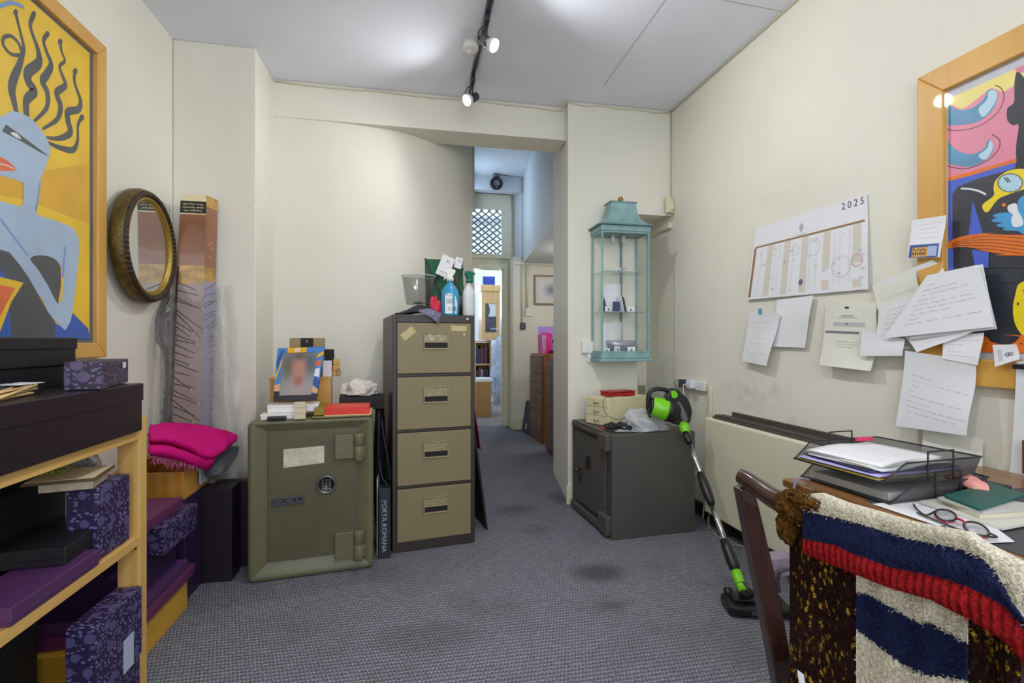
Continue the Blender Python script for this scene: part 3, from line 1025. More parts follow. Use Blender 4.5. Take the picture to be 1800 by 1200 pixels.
# bundle of pale sticks
STK = mat('pale_sticks', C(222, 190, 130), .55)
for i in range(9):
    a = Vector((-.93 + .01 * i, 1.16 + .012 * (i % 3), 1.0425 + .004 * (i % 2)))
    e = Vector((-.97 + rnd.uniform(-.02, .05), 1.46 + rnd.uniform(-.03, .03), 1.0425 + .009 * (i % 3)))
    solo('wooden_stick', 'thin pale wooden stick in the bundle on the long aubergine box', 'stick', MB().tube([a, e], .0035, 5), STK, loc=a, group='bundle of wooden sticks')
t = thing('wrapped_packet', 'clear cellophane packet with a white tag behind the sticks', 'packet', (-.98, 1.42, 1.038))
MB().grid(sheet([[(-.06, -.08, .004), (0, -.08, .012), (.05, -.08, .004)], [(-.06, 0, .01), (0, 0, .028), (.05, 0, .01)], [(-.05, .08, .004), (0, .08, .014), (.05, .08, .004)]], 16, 16, .008, 40, 3)).build('wrapper', PLASTICF, t, fixn=False)
MB().box(-.005, .05, -.01, .07, .026, .0275).build('tag', LBLW, t)
MB().box(0, .045, .03, .065, .004, .015).build('contents', BLK, t)

# middle shelf, z .545
P = on_z(20, 1068, .590)
t, L1, L2 = cornerthing('flat_box', 'flat plum purple box at the front of the middle shelf', 'box', (P.x, P.y, .546), 0, 178, -120)
lidbox(t, L1, .40 if L2 > .4 else L2, .044, PLUM, True, .034)
P = on_z(125, 961, .638)
t, L1, L2 = cornerthing('flat_box', 'flat black box lying askew on the plum box', 'box', (P.x - .012, P.y, .5905), math.radians(4), 190, -30, 'flat black boxes on the middle shelf')
lidbox(t, L1, min(L2, .3), .048, BLK, True, .03)
P = on_z(174, 857, .755)
t, L1, L2 = cornerthing('gift_box', 'tall purple floral box standing on the middle shelf beside the pine post', 'box', (P.x, P.y, .546), 0, 231, 112, 'purple floral gift boxes', L1=None)
lidbox(t, L1, L2, .209, FLO)
dx = t.location.x - L2 / 2
t = plainbox('storage_box', 'black box under the purple floral box at the back of the middle shelf', 'box', BLK, -1.32, -1.155, 1.0, 1.47, .546, .655, 0)
t = plainbox('gift_box', 'wide purple floral box at the left end of the middle shelf', 'box', FLO, -1.32, -1.135, 1.0, 1.46, .6555, .775, 0, 'purple floral gift boxes')
t = plainbox('gift_bag', 'green patterned gift bag lying behind the floral boxes under the top shelf', 'bag', mat('green_print', C(116, 128, 52), .5, var=.5, vscale=30), -1.31, -1.16, 1.2, 1.58, .7755, .835, 0)
# cream open box resting on the tall floral one
t = thing('cream_box', 'cream box with dark brown rim resting on the tall floral box', 'box', (-.955, 1.655, .7555), math.radians(12))
bx('body', mat('pearl_card', C(192, 178, 156), .4, var=.25, vscale=30), t, -.06, .06, -.07, .05, 0, .028, .002)
bx('rim', mat('brown_card', C(92, 66, 38), .5), t, -.085, .075, -.10, .06, .028, .036, .002)
bx('top_card', mat('cream_card', C(214, 202, 168), .6), t, -.08, .07, -.095, .055, .036, .038, .001)
b = MB()
for i in range(30):
    p = Vector((rnd.uniform(-.08, -.02), rnd.uniform(-.03, .05), .04)); b.tube([p, p + Vector((rnd.uniform(-.02, .02), rnd.uniform(-.02, .02), rnd.uniform(.002, .01)))], .0016, 4)
b.build('green_shred', mat('lime_shred', C(160, 176, 62), .6), t)
rows = [[(-1.30, 1.48, .80), (-1.15, 1.47, .80), (-1.06, 1.50, .79)], [(-1.30, 1.66, .835), (-1.12, 1.66, .85), (-1.02, 1.64, .835)], [(-1.30, 1.79, .80), (-1.1, 1.79, .82), (-.97, 1.78, .80)], [(-1.28, 1.80, .62), (-1.1, 1.80, .62), (-.965, 1.79, .60)]]
solo('cushion_cover', 'pale grey floral printed parcel slumped behind the cream box', 'parcel', MB().grid(sheet(rows, 20, 20, .006, 10)), FLOW, solid=.02)
t = plainbox('storage_box', 'black box carrying the grey floral parcel on the middle shelf', 'box', BLK, -1.32, -1.06, 1.50, 1.79, .546, .76, 0)

# bottom of the unit
P = on_z(170, 1101, .387)
t, L1, L2 = cornerthing('gift_box', 'large purple floral box with a white label standing on the floor in the shelving', 'box', (P.x, P.y, 0), 0, 250, 114, 'purple floral gift boxes')
lidbox(t, L1, L2, .387, FLO, True, .387 * .55, .004)
MB().box(L1 * .05, L1 * .28, -L2 / 2 - .0013, -L2 / 2, .17, .27).build('label_sticker', mat('bluish_label', C(180, 188, 210), .5), t)
t = plainbox('storage_box', 'black box with a small white label behind the large floral box', 'box', BLK, -1.33, -1.13, 1.35, 1.78, 0, .43)
MB().box(.1 - .0, .1013, .12, .165, .39, .41).build('label_sticker', LBLW, t)
t = plainbox('storage_box', 'dark purple box standing on the floor at the left edge of the shelving', 'box', DPUR, -1.33, -.97, .98, 1.26, 0, .44)
t = plainbox('gift_box', 'purple floral box standing between the dark purple box and the large floral box', 'box', FLO, -1.25, -.96, 1.27, 1.335, 0, .33, 0, 'purple floral gift boxes')
rows = [[(-.95, .95, .30), (-.88, 1.0, .31)], [(-.93, 1.1, .31), (-.88, 1.12, .325)], [(-.93, 1.22, .32), (-.885, 1.235, .345)]]
solo('lace_cover', 'white patterned corner of a box at the bottom left of the shelving', 'box', MB().box(-.955, -.87, .95, 1.215, 0, .285), floral('white_lilac_paper', C(210, 206, 216), C(110, 100, 130), C(150, 140, 170), 1.6), bevel=.003)

# ------------------------------------------------------------------ stack beyond the shelving, along the left wall
t = plainbox('wooden_box', 'honey yellow wooden box on the floor at the foot of the purple stack', 'box', mat('ochre_wood', C(206, 158, 52), .5, bump=.1, var=.12, stretch=(1, .1, 1)), -1.315, -.972, 1.90, 2.42, 0, .13)
for i, (y1, x1, z0, z1, lab) in enumerate(((2.455, -.955, .1305, .178, 'lower of two shallow plum boxes on the yellow wooden box'), (2.40, -.962, .1785, .222, 'upper of two shallow plum boxes on the yellow wooden box'))):
    t = plainbox('flat_box', lab, 'box', PLUM2 if i == 0 else PLUM, -1.315, x1, 1.93, y1, z0, z1, 0, 'shallow plum boxes', .03)
t = plainbox('storage_box', 'very dark purple box under the floral box in the stack beyond the post', 'box', DPUR, -1.31, -.99, 1.95, 2.36, .2225, .350)
P = on_z(289, 927, .458)
t, L1, L2 = cornerthing('gift_box', 'purple floral box in the middle of the stack beyond the pine post', 'box', (P.x, P.y, .3505), 0, 347, 255, 'purple floral gift boxes')
lidbox(t, L1, L2, .107, FLO, True, .05, .002)
t = plainbox('flat_box', 'shallow magenta plum box on the floral box below the pink shawl', 'box', PLUM2, -1.31, -.965, 1.90, 2.36, .4585, .505, 0, 'shallow plum boxes', .032)
t = plainbox('flat_box', 'small plum box topmost in the stack under the pink shawl', 'box', PLUM2, -1.30, -1.0, 1.90, 2.12, .5055, .535, 0, 'shallow plum boxes', .02)
for k in range(5):
    b = MB().lathe([(0, 0), (.06, 0), (.062, .004), (.062, .009), (.06, .013), (0, .013)], RT(-1.05, 1.95, .536 + .0135 * k), 28)
    solo('black_dish', 'round black dish in the pile beside the pine post', 'dish', b, BLACK, loc=(-1.05, 1.95, .536 + .0135 * k), group='pile of round black dishes')
t = plainbox('storage_box', 'dark purple box standing behind the floral stack under the wooden crate', 'box', DPUR, -1.315, -1.0, 2.465, 2.625, 0, .46)
t = plainbox('storage_box', 'tall black box facing the room under the wooden crate', 'box', mat('black_plum_card', C(28, 18, 30), .5), -1.31, -.865, 2.64, 2.75, 0, .455)
t = plainbox('storage_box', 'thin black box standing between the tall black box and the green safe', 'box', mat('black_plum_card', C(28, 18, 30), .5), -1.0, -.82, 2.80, 2.86, 0, .445)
t = thing('wooden_crate', 'honey wooden crate under the pink shawl', 'crate', (-1.155, 2.68, .4605))
for q in ((-.15, .15, -.215, -.2, 0, .125), (-.15, .15, .2, .215, 0, .125), (-.15, -.135, -.2, .2, 0, .125), (.135, .15, -.2, .2, 0, .125), (-.135, .135, -.2, .2, 0, .012)):
    bx('panel' if q[5] > .1 else 'base', OAK, t, *q)
solo('notebook', 'dark grey card sleeve with a pale corner sticking out of the wooden crate', 'sleeve', MB().box(-.995, -.985, 2.60, 2.78, .49, .60), mat('slate_sleeve', C(140, 148, 160), .6))

# shawls
MAG = mat('magenta_wool', C(212, 22, 124), .9, bump=.25, bscale=300, spec=.1)
NAVYW = mat('navy_wool', C(52, 56, 74), .9, bump=.3, bscale=250, sheen=.3)
def px_rows(R):
    return [[at(u, v, d) for u, v, d in r] for r in R]
t = thing('pink_shawl', 'bright magenta fringed shawl folded on the wooden crate', 'shawl', at(340, 800, 2.5))
MB().grid(sheet(px_rows([[(262, 750, 2.25), (300, 745, 2.5), (345, 748, 2.66), (385, 755, 2.71), (414, 766, 2.72)],
                         [(262, 758, 2.1), (300, 756, 2.3), (340, 762, 2.5), (380, 768, 2.60), (417, 770, 2.70)],
                         [(262, 772, 1.96), (300, 773, 2.08), (335, 784, 2.22), (374, 799, 2.36), (410, 776, 2.67)],
                         [(262, 776, 2.02), (300, 778, 2.14), (335, 789, 2.28), (373, 803, 2.40), (402, 782, 2.68)]]), 40, 24, .006, 12, 1)).build('upper_fold', MAG, t, world=True, solid=.016, fixn=False)
MB().grid(sheet(px_rows([[(262, 772, 2.2), (300, 776, 2.25), (340, 785, 2.4), (385, 785, 2.7)],
                         [(262, 784, 1.98), (300, 788, 2.08), (335, 800, 2.22), (376, 806, 2.4)],
                         [(262, 793, 1.93), (300, 797, 2.05), (335, 810, 2.20), (366, 822, 2.36)],
                         [(262, 798, 1.95), (300, 803, 2.07), (335, 814, 2.22), (364, 824, 2.38)]]), 40, 20, .005, 14, 6)).build('lower_fold', MAG, t, world=True, solid=.014, fixn=False)
b = MB()
for i in range(44):
    u = 270 + 76 * i / 44 + rnd.uniform(-.8, .8)
    D = 1.95 + .27 * (u - 262) / 74
    v = 797 + (u - 270) * .19
    a = at(u, v, D - .004)
    ln = rnd.uniform(.03, .05)
    b.tube([a, a + Vector((rnd.uniform(-.006, .006), rnd.uniform(-.006, .006), -ln * .5)), a + Vector((rnd.uniform(-.014, .014), rnd.uniform(-.01, .01), -ln))], .0022, 4)
b.build('fringe', mat('pink_fringe', C(204, 104, 150), .9), t, world=True)
t = thing('navy_shawl', 'dark navy fringed shawl folded under the pink one', 'shawl', at(370, 830, 2.5))
MB().grid(sheet(px_rows([[(345, 795, 2.6), (375, 790, 2.7), (400, 785, 2.74), (419, 786, 2.75)],
                         [(340, 815, 2.42), (368, 815, 2.45), (395, 808, 2.6), (416, 796, 2.72)],
                         [(342, 824, 2.40), (366, 830, 2.41), (390, 822, 2.56), (410, 806, 2.72)],
                         [(346, 828, 2.42), (368, 836, 2.42), (388, 830, 2.56), (402, 815, 2.7)]]), 24, 20, .008, 16, 9)).build('folded_cloth', NAVYW, t, world=True, solid=.016, fixn=False)
b = MB()
for i in range(18):
    a = at(352 + 2.8 * i, 830 - .7 * i, 2.39 + .016 * i)
    b.tube([a, a + Vector((rnd.uniform(-.006, .006), rnd.uniform(-.004, .006), -.028))], .0018, 4)
b.build('fringe', NAVYW, t, world=True)
# ------------------------------------------------------------------ green safe
GRN = mat('olive_safe_enamel', C(105, 102, 75), .45, bump=.12, bscale=28, var=.1, vscale=6)
GRND = mat('olive_door_enamel', C(88, 84, 60), .45, bump=.12, bscale=28, var=.1, vscale=5)
Lc = at(433, 1030, 2.367); Rc = at(657, 1000, 2.545)
SW = math.hypot(Rc.x - Lc.x, Rc.y - Lc.y); sa = math.atan2(Rc.y - Lc.y, Rc.x - Lc.x); SH = .785
SAFE = thing('green_safe', 'old olive green floor safe with a keypad dial, beside the filing cabinet', 'safe', (Lc.x, Lc.y, 0), sa)
Sm = Matrix.Translation((Lc.x, Lc.y, 0)) @ Matrix.Rotation(sa, 4, 'Z')
SD = .47
ix0, ix1, iz0, iz1 = .088, .512, .088, .728
b = MB()
vs = [(0, SD, 0), (SW, SD, 0), (SW, SD, SH), (0, SD, SH), (0, 0, 0), (SW, 0, 0), (SW, 0, SH), (0, 0, SH), (ix0, .035, iz0), (ix1, .035, iz0), (ix1, .035, iz1), (ix0, .035, iz1)]
b.add(vs, [(0, 3, 2, 1), (4, 0, 1, 5), (5, 1, 2, 6), (6, 2, 3, 7), (7, 3, 0, 4), (4, 5, 9, 8), (5, 6, 10, 9), (6, 7, 11, 10), (7, 4, 8, 11), (8, 9, 10, 11)])
o = b.build('body', GRN, SAFE, bevel=.034, seg=5)
o.modifiers['b'].angle_limit = .95
dr = bx('door', GRND, SAFE, ix0 + .004, ix1 - .004, .022, .034, iz0 + .004, iz1 - .004, .003)
for zz in ((.576, .70), (.070, .205)):
    h = bx('hinge', GRN, SAFE, .398, .488, -.004, .03, *zz, .004)
    MB().lathe([(0, zz[0] - .012), (.026, zz[0] - .012), (.028, zz[0] - .008), (.028, (zz[0] + zz[1]) / 2 - .0015), (.0265, (zz[0] + zz[1]) / 2), (.028, (zz[0] + zz[1]) / 2 + .0015), (.028, zz[1] - .002), (.026, zz[1] + .002), (0, zz[1] + .002)], RT(.514, .008, 0), 24).build('hinge_pin', GRN, SAFE)
    bx('hinge_strap', GRN, SAFE, .514, .548, .004, .03, zz[0], zz[0] + .06, .003)
Fx = Matrix.Translation((.358, .022, .452)) @ Matrix.Rotation(PI / 2, 4, 'X')    # local z points at the room
MB().lathe([(0, .012), (.036, .012), (.037, .014), (.045, .016), (.047, .012), (.047, 0)], Fx, 36).build('keypad', BLACK, SAFE, bevel=0)
MB().lathe([(.0365, .0135), (.039, .0172), (.0445, .0172), (.047, .013)], Fx, 40).build('keypad_ring', GREYM, SAFE)
b = MB()
for k, s in enumerate('123456789*0#'):
    i, j = k % 3, k // 3
    b.text(s, Fx @ Matrix.Translation(((i - 1) * .017, (1.5 - j) * .0145, .0124)), .011, 0, .0003)
b.build('keypad_digits', WHITE, SAFE)
PL = mat('plaque_metal', C(86, 86, 92), .4, metal=.6)
Pm = Matrix.Translation((.181, .02, .386)) @ Matrix.Rotation(math.radians(-2), 4, 'Y')
pq = MB().box(-.073, .073, -.006, 0, -.022, .018, 0, Pm).build('name_plaque', PL, SAFE, bevel=.002)
b = MB().box(-.066, .062, -.0066, -.006, -.004, .010, 0, Pm); b.build('plaque_strip', BLACKM, SAFE)
b = MB()
for i in range(12):
    if i not in (4, 9):
        b.box(-.058 + .0093 * i, -.052 + .0093 * i, -.0072, -.0066, 0, .006, 0, Pm)
b.build('plaque_lettering', CHROME, SAFE)
MB().grid([[Vector((.160 + .188 * j / 8, .0205 - .0015 * math.sin(j + i), .548 + .083 * i / 5 + .012 * j / 8 * (1 if i < 5 else .6) + (0.008 if i == 5 else 0))) for j in range(9)] for i in range(6)]).build('paper_label', mat('aged_paper', C(206, 200, 178), .8, bump=.6, bscale=40, var=.15, vscale=30), SAFE, label='creased cream paper label')

def S(x, y, z):
    return Sm @ Vector((x, y, z))

# --- things on the safe
TANW = mat('tan_leatherette', C(150, 130, 84), .55)
BOXW = wood('display_box_wood', C(206, 158, 70), C(180, 128, 50), .4, 12, 'X')
top = SH + .001
def sbox(name, label, cat, m, x0, x1, y0, y1, z0, z1, rz=0, group=None, lid=0, mlid=None, bev=.002):
    c = S((x0 + x1) / 2, (y0 + y1) / 2, 0)
    t = thing(name, label, cat, (c.x, c.y, z0), sa + rz, group)
    w, d, h = (x1 - x0) / 2, (y1 - y0) / 2, z1 - z0
    if lid:
        bx('body', m, t, -w + .002, w - .002, -d + .002, d - .002, 0, h - .001, bev)
        bx('lid', mlid or m, t, -w, w, -d, d, h - lid, h, bev)
    else:
        bx('body', m, t, -w, w, -d, d, 0, h, bev)
    return t
# helper: local safe x of a picture column at local depth y
def sx(u, y):
    P = S(0, y, 0); e = Vector((math.cos(sa), math.sin(sa), 0))
    return run_to(P, e, u)
t = sbox('wooden_box', 'honey wooden box with a lip standing at the back of the green safe', 'box', BOXW, sx(474, .29), sx(582, .29), .29, .46, top, .970, 0)
bx('top_lip', BOXW, t, -(sx(582, .29) - sx(474, .29)) / 2 - .004, (sx(582, .29) - sx(474, .29)) / 2 + .004, -.089, .085, .176, .186, .002)
t = sbox('gift_box', 'tan box with a black centre band topmost behind the photo frame', 'box', TANW, sx(509, .36), sx(570, .36), .36, .44, .9735, 1.190)
w = (sx(570, .36) - sx(509, .36)) / 2
bx('band', BLACKM, t, -w * .37, w * .36, -.0412, -.04, 0, .216, 0)
b = MB().text('8', Matrix.Translation((0, -.0414, .198)) @ Matrix.Rotation(PI / 2, 4, 'X'), .02, 0, .0002)
b.build('emblem', GOLDP, t)
t = sbox('jewellery_box', 'black square box behind the right corner of the photo frame', 'box', BLACKM, sx(571, .40), sx(587, .40), .40, .45, .9735, 1.125)
t = sbox('jewellery_box', 'white box standing right of the photo frame', 'box', mat('lilac_white', C(222, 216, 224), .5), sx(567, .31), sx(583, .31), .31, .345, .9735, 1.062)
for k in range(3):
    t = sbox('jewellery_box', ('bottom', 'middle', 'top')[k] + ' one of the small honey boxes stacked behind the white box', 'box', BOXW, sx(584, .37) + .002 * k, sx(597, .37), .37, .41, .9735 + .032 * k, .9735 + .032 * k + .031, 0, 'small honey boxes on the wooden box')
solo('glass_trinket', 'small clear glass trinket at the right end of the wooden box', 'ornament', MB().lathe([(0, 0), (.014, 0), (.012, .01), (.017, .025), (.010, .04), (0, .045)], RT(*S(sx(597, .29) - .008, .33, 0).xy, .9735), 12), PLASTICF)
# photo frame leaning on the wooden box
q = [at(480, 705, 2.50), at(556, 703, 2.53), at(571, 609, 2.62), at(488, 612, 2.59)]
lowz = top + .045
t = thing('photo_frame', 'photo frame with a colourful painted border holding a blurred portrait', 'picture frame', (q[0] + q[1]) / 2)
def Q(s, v, off=0):
    p = q[0].lerp(q[1], s).lerp(q[3].lerp(q[2], s), v)
    n = (q[1] - q[0]).cross(q[3] - q[0]).normalized()
    return p + n * off
b = MB().prism([Q(0, 0, -.012), Q(1, 0, -.012), Q(1, 1, -.012), Q(0, 1, -.012)], Q(0, 0, 0) - Q(0, 0, -.012), 0)
def qp(b, pts, mi, off):
    b.flat([Q(a, c, off) for a, c in pts], mi)
b.build('frame_border', mat('frame_black', C(44, 40, 50), .4), t, world=True, bevel=.001)
b = MB()
qp(b, [(.0, .18), (.15, .18), (.15, 1), (0, 1)], 1, .0006)
qp(b, [(.85, .12), (1, .12), (1, 1), (.85, 1)], 1, .0006)
qp(b, [(.15, .9), (.85, .9), (.85, 1), (.15, 1)], 1, .0006)
qp(b, [(.22, .9), (.62, .9), (.62, 1), (.22, 1)], 2, .001)
qp(b, [(.0, .35), (.14, .75), (.15, .9), (.06, .6), (.0, .5)], 2, .001)
qp(b, [(.02, .6), (.15, .95), (.1, .97), (0, .75)], 3, .0013)
qp(b, [(.0, .18), (.14, .18), (.12, .32), (0, .3)], 5, .001)
qp(b, [(.86, .3), (1, .2), (1, .35), (.9, .45)], 3, .001)
qp(b, [(.86, .45), (.98, .42), (.96, .6), (.87, .58)], 4, .001)
qp(b, [(.86, .15), (1, .12), (1, .2), (.86, .27)], 5, .0012)
qp(b, [(.87, .62), (.98, .66), (.95, .75), (.86, .72)], 6, .001)
qp(b, [(.86, .78), (1, .85), (1, .92), (.87, .85)], 2, .001)
for k in range(4):
    qp(b, [(.37 + .03 * k, .91), (.385 + .03 * k, .91), (.395 + .03 * k, .99), (.38 + .03 * k, .99)], 4, .0014)
b.build('painted_border', [BLACKM, mat('fr_blue', C(70, 130, 200), .4), YEL2, mat('fr_deep_blue', C(40, 84, 160), .4), WHT, mat('fr_peach', C(220, 170, 120), .4), ORG], t, world=True, fixn=False)
# the blurred portrait: soft patches only
PM = bpy.data.materials.new('blurred_portrait'); PM.use_nodes = True
g = NG(PM); tc = g.n('ShaderNodeTexCoord'); g.b.inputs['Roughness'].default_value = .35
# generated coordinates: x left-right, z bottom-top
def blob(col, cx, cz, rx, rz_, c, soft=1.0):
    mp = g.n('ShaderNodeMapping'); g.l(tc.outputs['Generated'], mp.inputs[0])
    mp.inputs['Location'].default_value = (-cx / rx, 0, -cz / rz_); mp.inputs['Scale'].default_value = (1 / rx, 0, 1 / rz_)
    ln = g.n('ShaderNodeVectorMath', operation='LENGTH'); g.l(mp.outputs[0], ln.inputs[0])
    mr = g.n('ShaderNodeMapRange', interpolation_type='SMOOTHSTEP'); g.l(ln.outputs['Value'], mr.inputs[0]); mr.inputs[1].default_value = 1.5; mr.inputs[2].default_value = .2
    return g.mix(g.math('MULTIPLY', mr.outputs[0], soft), col, c)
c = g.mix(0.0, C(150, 152, 156), C(0))
c = blob(c, .2, .7, .3, .35, C(112, 110, 100)); c = blob(c, .8, .75, .3, .3, C(96, 104, 120)); c = blob(c, .5, .12, .5, .25, C(176, 160, 158))
c = blob(c, .5, .6, .22, .32, C(196, 138, 118)); c = blob(c, .5, .33, .14, .12, C(176, 92, 84), .8); c = blob(c, .5, .92, .2, .1, C(96, 84, 72), .8)
g.l(c, g.b.inputs['Base Color'])
b = MB(); qp(b, [(.13, .1), (.86, .1), (.86, .89), (.13, .89)], 0, .002); b.build('portrait_print', PM, t, world=True)
b = MB(); qp(b, [(.12, .09), (.87, .09), (.87, .9), (.12, .9)], 0, .004); b.build('glass', thin_glass('frame_glass', (.95, .95, .95, 1), .5, .1), t, world=True)
# white boxes and blocks at the front
for (u0, u1, y0, y1, z0, z1, lab) in ((457, 519, .035, .15, top, top + .026, 'flat white box at the front left of the green safe'), (469, 560, .075, .19, top + .027, top + .064, 'white box under the colourful photo frame')):
    sbox('white_box', lab, 'box', mat('white_card', C(232, 228, 226), .45), sx(u0, y0), sx(u1, y0), y0, y1, z0, z1, 0, 'white boxes under the photo frame', .01)
PX = lambda u, y: sx(u, y)
sbox('black_coaster', 'small black oval case at the front edge of the green safe', 'case', BLACK, sx(469, .008), sx(503, .008), .006, .032, top, top + .018, 0, None, 0, None, .006)
for k in range(3):
    sbox('cream_block', ('bottom', 'middle', 'top')[k] + ' one of three small cream boxes stacked at the safe front', 'box', mat('cream_block_card', C(214, 200, 172), .6), sx(517, .012) + .002 * (k % 2), sx(537, .012) + (.0, .002, -.001)[k], .006, .034, top + .028 * k, top + .028 * k + .0275, .06 * (k - 1), 'cream boxes stacked on the safe')
# tray, yellow sheet and red box
t = sbox('serving_tray', 'flat tan tray under the red box', 'tray', mat('tan_tray', C(140, 128, 90), .5), sx(549, .03), sx(651, .02), .012, .26, top, top + .007, 0, None, 0, None, .003)
sbox('yellow_folder', 'pale yellow folder sticking out under the red box', 'folder', mat('pale_yellow_card', C(240, 214, 150), .6), sx(572, .03), sx(655, .02), .018, .27, top + .0072, top + .011, -.06)
t = sbox('red_box', 'shallow bright red gift box with a gold end on the green safe', 'box', mat('bright_red_card', C(222, 44, 24), .38, var=.12, vscale=14), sx(572, .03), sx(651, .03), .025, .19, top + .0115, top + .050, -.05)
w = (sx(651, .03) - sx(572, .03)) / 2
bx('gold_end', mat('dull_gold_card', C(142, 120, 40), .4, metal=.3), t, -w - .05, -w, -.0825, .0825, 0, .0385, .002)
b = MB()
for i in range(3):
    b.box(-w * .3 + .03 * i, -w * .3 + .018 + .03 * i, -.02, .05 - .02 * i, .0386, .039)
b.build('top_print', mat('faint_red_print', C(236, 96, 66), .5), t)
sbox('black_tray', 'black box at the back right of the safe carrying the white cloth', 'box', BLACKM, sx(596, .26), sx(676, .24), .275, .46, top, top + .072, 0)
def crumple(cx, cy, cz, rx, ry, rz_, n=48, amp=.25, fr=2.2, seed=0, flatb=True, sh=.55):
    vs = []; m = n // 2
    rows = []
    for i in range(m + 1):
        ph = PI * i / m; r = []
        for j in range(n + 1):
            q_ = 2 * PI * (j % n) / n
            d = Vector((math.sin(ph) * math.cos(q_), math.sin(ph) * math.sin(q_), math.cos(ph)))
            p = d * fr + Vector((seed, seed * .7, 0))
            k = 1 + amp * (noise.noise(p) * 1.1 + (1 - 2 * abs(noise.noise(p * 2.3))) * sh - .25)
            z = d.z * rz_ * k
            if flatb and z < 0:
                z *= .15
            r.append(Vector((cx + d.x * rx * k, cy + d.y * ry * k, cz + z)))
        rows.append(r)
    return MB().grid(rows)
c = S(sx(632, .34), .345, 0)
solo('white_cloth', 'crumpled white cotton cloth lying on the black box', 'cloth', crumple(c.x, c.y, top + .087, .100, .064, .080, 72, .42, 1.7, 4, True, .35), mat('white_cotton', C(216, 210, 200), .9, bump=.4, bscale=60), merge=True)

# ------------------------------------------------------------------ filing cabinet
BRN = mat('dark_brown_steel', C(56, 48, 44), .45, bump=.05, bscale=200)
KHA = mat('khaki_steel', C(134, 121, 88), .5, bump=.05, bscale=150, var=.05, vscale=3)
KHL = mat('khaki_steel_worn', C(158, 144, 104), .4, bump=.1)
FL = Vector((-.108, 2.805, 0)); fa = math.radians(8); FW, FD, FH = .469, .60, 1.32
Fm = Matrix.Translation(FL) @ Matrix.Rotation(fa, 4, 'Z')
t = thing('filing_cabinet', 'tall four-drawer khaki and brown steel filing cabinet', 'filing cabinet', FL, fa)
FCAB = t
b = MB().box(0, FW, .012, FD, 0, FH)
for (x0, x1, z0, z1) in ((0, .024, 0, FH), (FW - .024, FW, 0, FH), (.024, FW - .024, 0, .055), (.024, FW - .024, FH - .042, FH), (.024, FW - .024, .352, .366), (.024, FW - .024, .664, .677), (.024, FW - .024, .974, .988)):
    b.box(x0, x1, 0, .012, z0, z1)
b.build('carcass', BRN, t, bevel=.002)
TAPE = mat('masking_tape', C(196, 180, 132), .7, bump=.4, bscale=60)
for k, (z0, z1) in enumerate(((.989, 1.276), (.678, .973), (.367, .663), (.056, .351))):
    d = bx('drawer', KHA, t, .0255, FW - .0255, -.006, .014, z0 + .002, z1 - .002, .003)
    zt = z1 - .058; zb = z1 - .150
    b = MB()
    xa, xb = .170, .312
    for (a, c_, e, f) in ((xa, xb, zt - .004, zt), (xa, xb, zb, zb + .006), (xa, xa + .005, zb, zt), (xb - .005, xb, zb, zt), (xa, xb, (zt + zb) / 2 - .008, (zt + zb) / 2 - .002)):
        b.box(a, c_, -.0135, -.006, e, f)
    b.build('label_holder', KHL, d, bevel=.001)
    bx('hand_slot', mat('dark_recess', C(24, 14, 16), .7), d, xa + .006, xb - .006, -.0065, -.0058, zb + .008, (zt + zb) / 2 - .01, 0)
    MB().grid([[Vector((xa + .006 + (xb - xa - .012) * j / 8, -.0085 - .0012 * math.sin(j * 2 + k + i), (zt + zb) / 2 + (zt - (zt + zb) / 2 - .006) * i / 3 - .001 * (j % 2))) for j in range(9)] for i in range(4)]).build('label_film', mat('yellowed_film', C(150, 140, 108), .2, coat=.6, bump=.5, bscale=60), d)
b = MB().box(-.04, .04, -.0005, 0, -.021, .021, 0, Matrix.Translation((.085, -.0065, 1.215)) @ Matrix.Rotation(math.radians(-38), 4, 'Y'))
b.build('tape_strip', TAPE, t, label='diagonal strip of masking tape')
b = MB().box(-.045, .045, -.0005, 0, -.015, .015, 0, Matrix.Translation((.372, -.0065, 1.245)) @ Matrix.Rotation(math.radians(2), 4, 'Y'))
b.build('tape_strip', TAPE, t, label='level strip of masking tape')
MB().box(.40, .407, -.007, -.006, 1.205, 1.216).build('paint_chip', WHITE, t)
MB().lathe([(0, .006), (.008, .006), (.0095, .004), (.0095, 0)], Matrix.Translation((.425, 0, FH - .021)) @ Matrix.Rotation(PI / 2, 4, 'X'), 16).build('lock', CHROME, t)

# --- things on the filing cabinet
FT = FH + .001
def F(x, y, z):
    return Fm @ Vector((x, y, z))
def fx(u, y):
    return run_to(F(0, y, 0), Vector((math.cos(fa), math.sin(fa), 0)), u)
def onF(u, y, z):
    return F(fx(u, y), y, z)
BAIZE = mat('green_baize', C(34, 92, 66), .85, bump=.2, bscale=300)
RIB = mat('dark_ribbon', C(50, 26, 34), .7)
c = onF(783, .33, FT)
t = thing('memo_board', 'dark green memo board with crossed ribbons standing at the back of the filing cabinet', 'board', c, fa - .05)
bw = (fx(817, .33) - fx(750, .33)) / 2
tilt = Matrix.Rotation(math.radians(-8), 4, 'X')
MB().box(-bw, bw, 0, .015, 0, .385, 0, tilt).build('board_panel', BAIZE, t, bevel=.004)
b = MB()
for (x0, z0, x1, z1) in ((-bw, .385, bw * .25, 0), (-bw, .12, .02, .385), (bw * .1, .385, bw, .1), (-bw, .25, -bw * .3, 0), (-.02, 0, bw, .33)):
    d = Vector((x1 - x0, 0, z1 - z0)).normalized(); n_ = Vector((-d.z, 0, d.x)) * .006
    A_, B_ = Vector((x0, -.0015, z0)), Vector((x1, -.0015, z1))
    b.flat([tilt @ (A_ - n_), tilt @ (B_ - n_), tilt @ (B_ + n_), tilt @ (A_ + n_)])
b.build('ribbon', RIB, t, solid=.001)
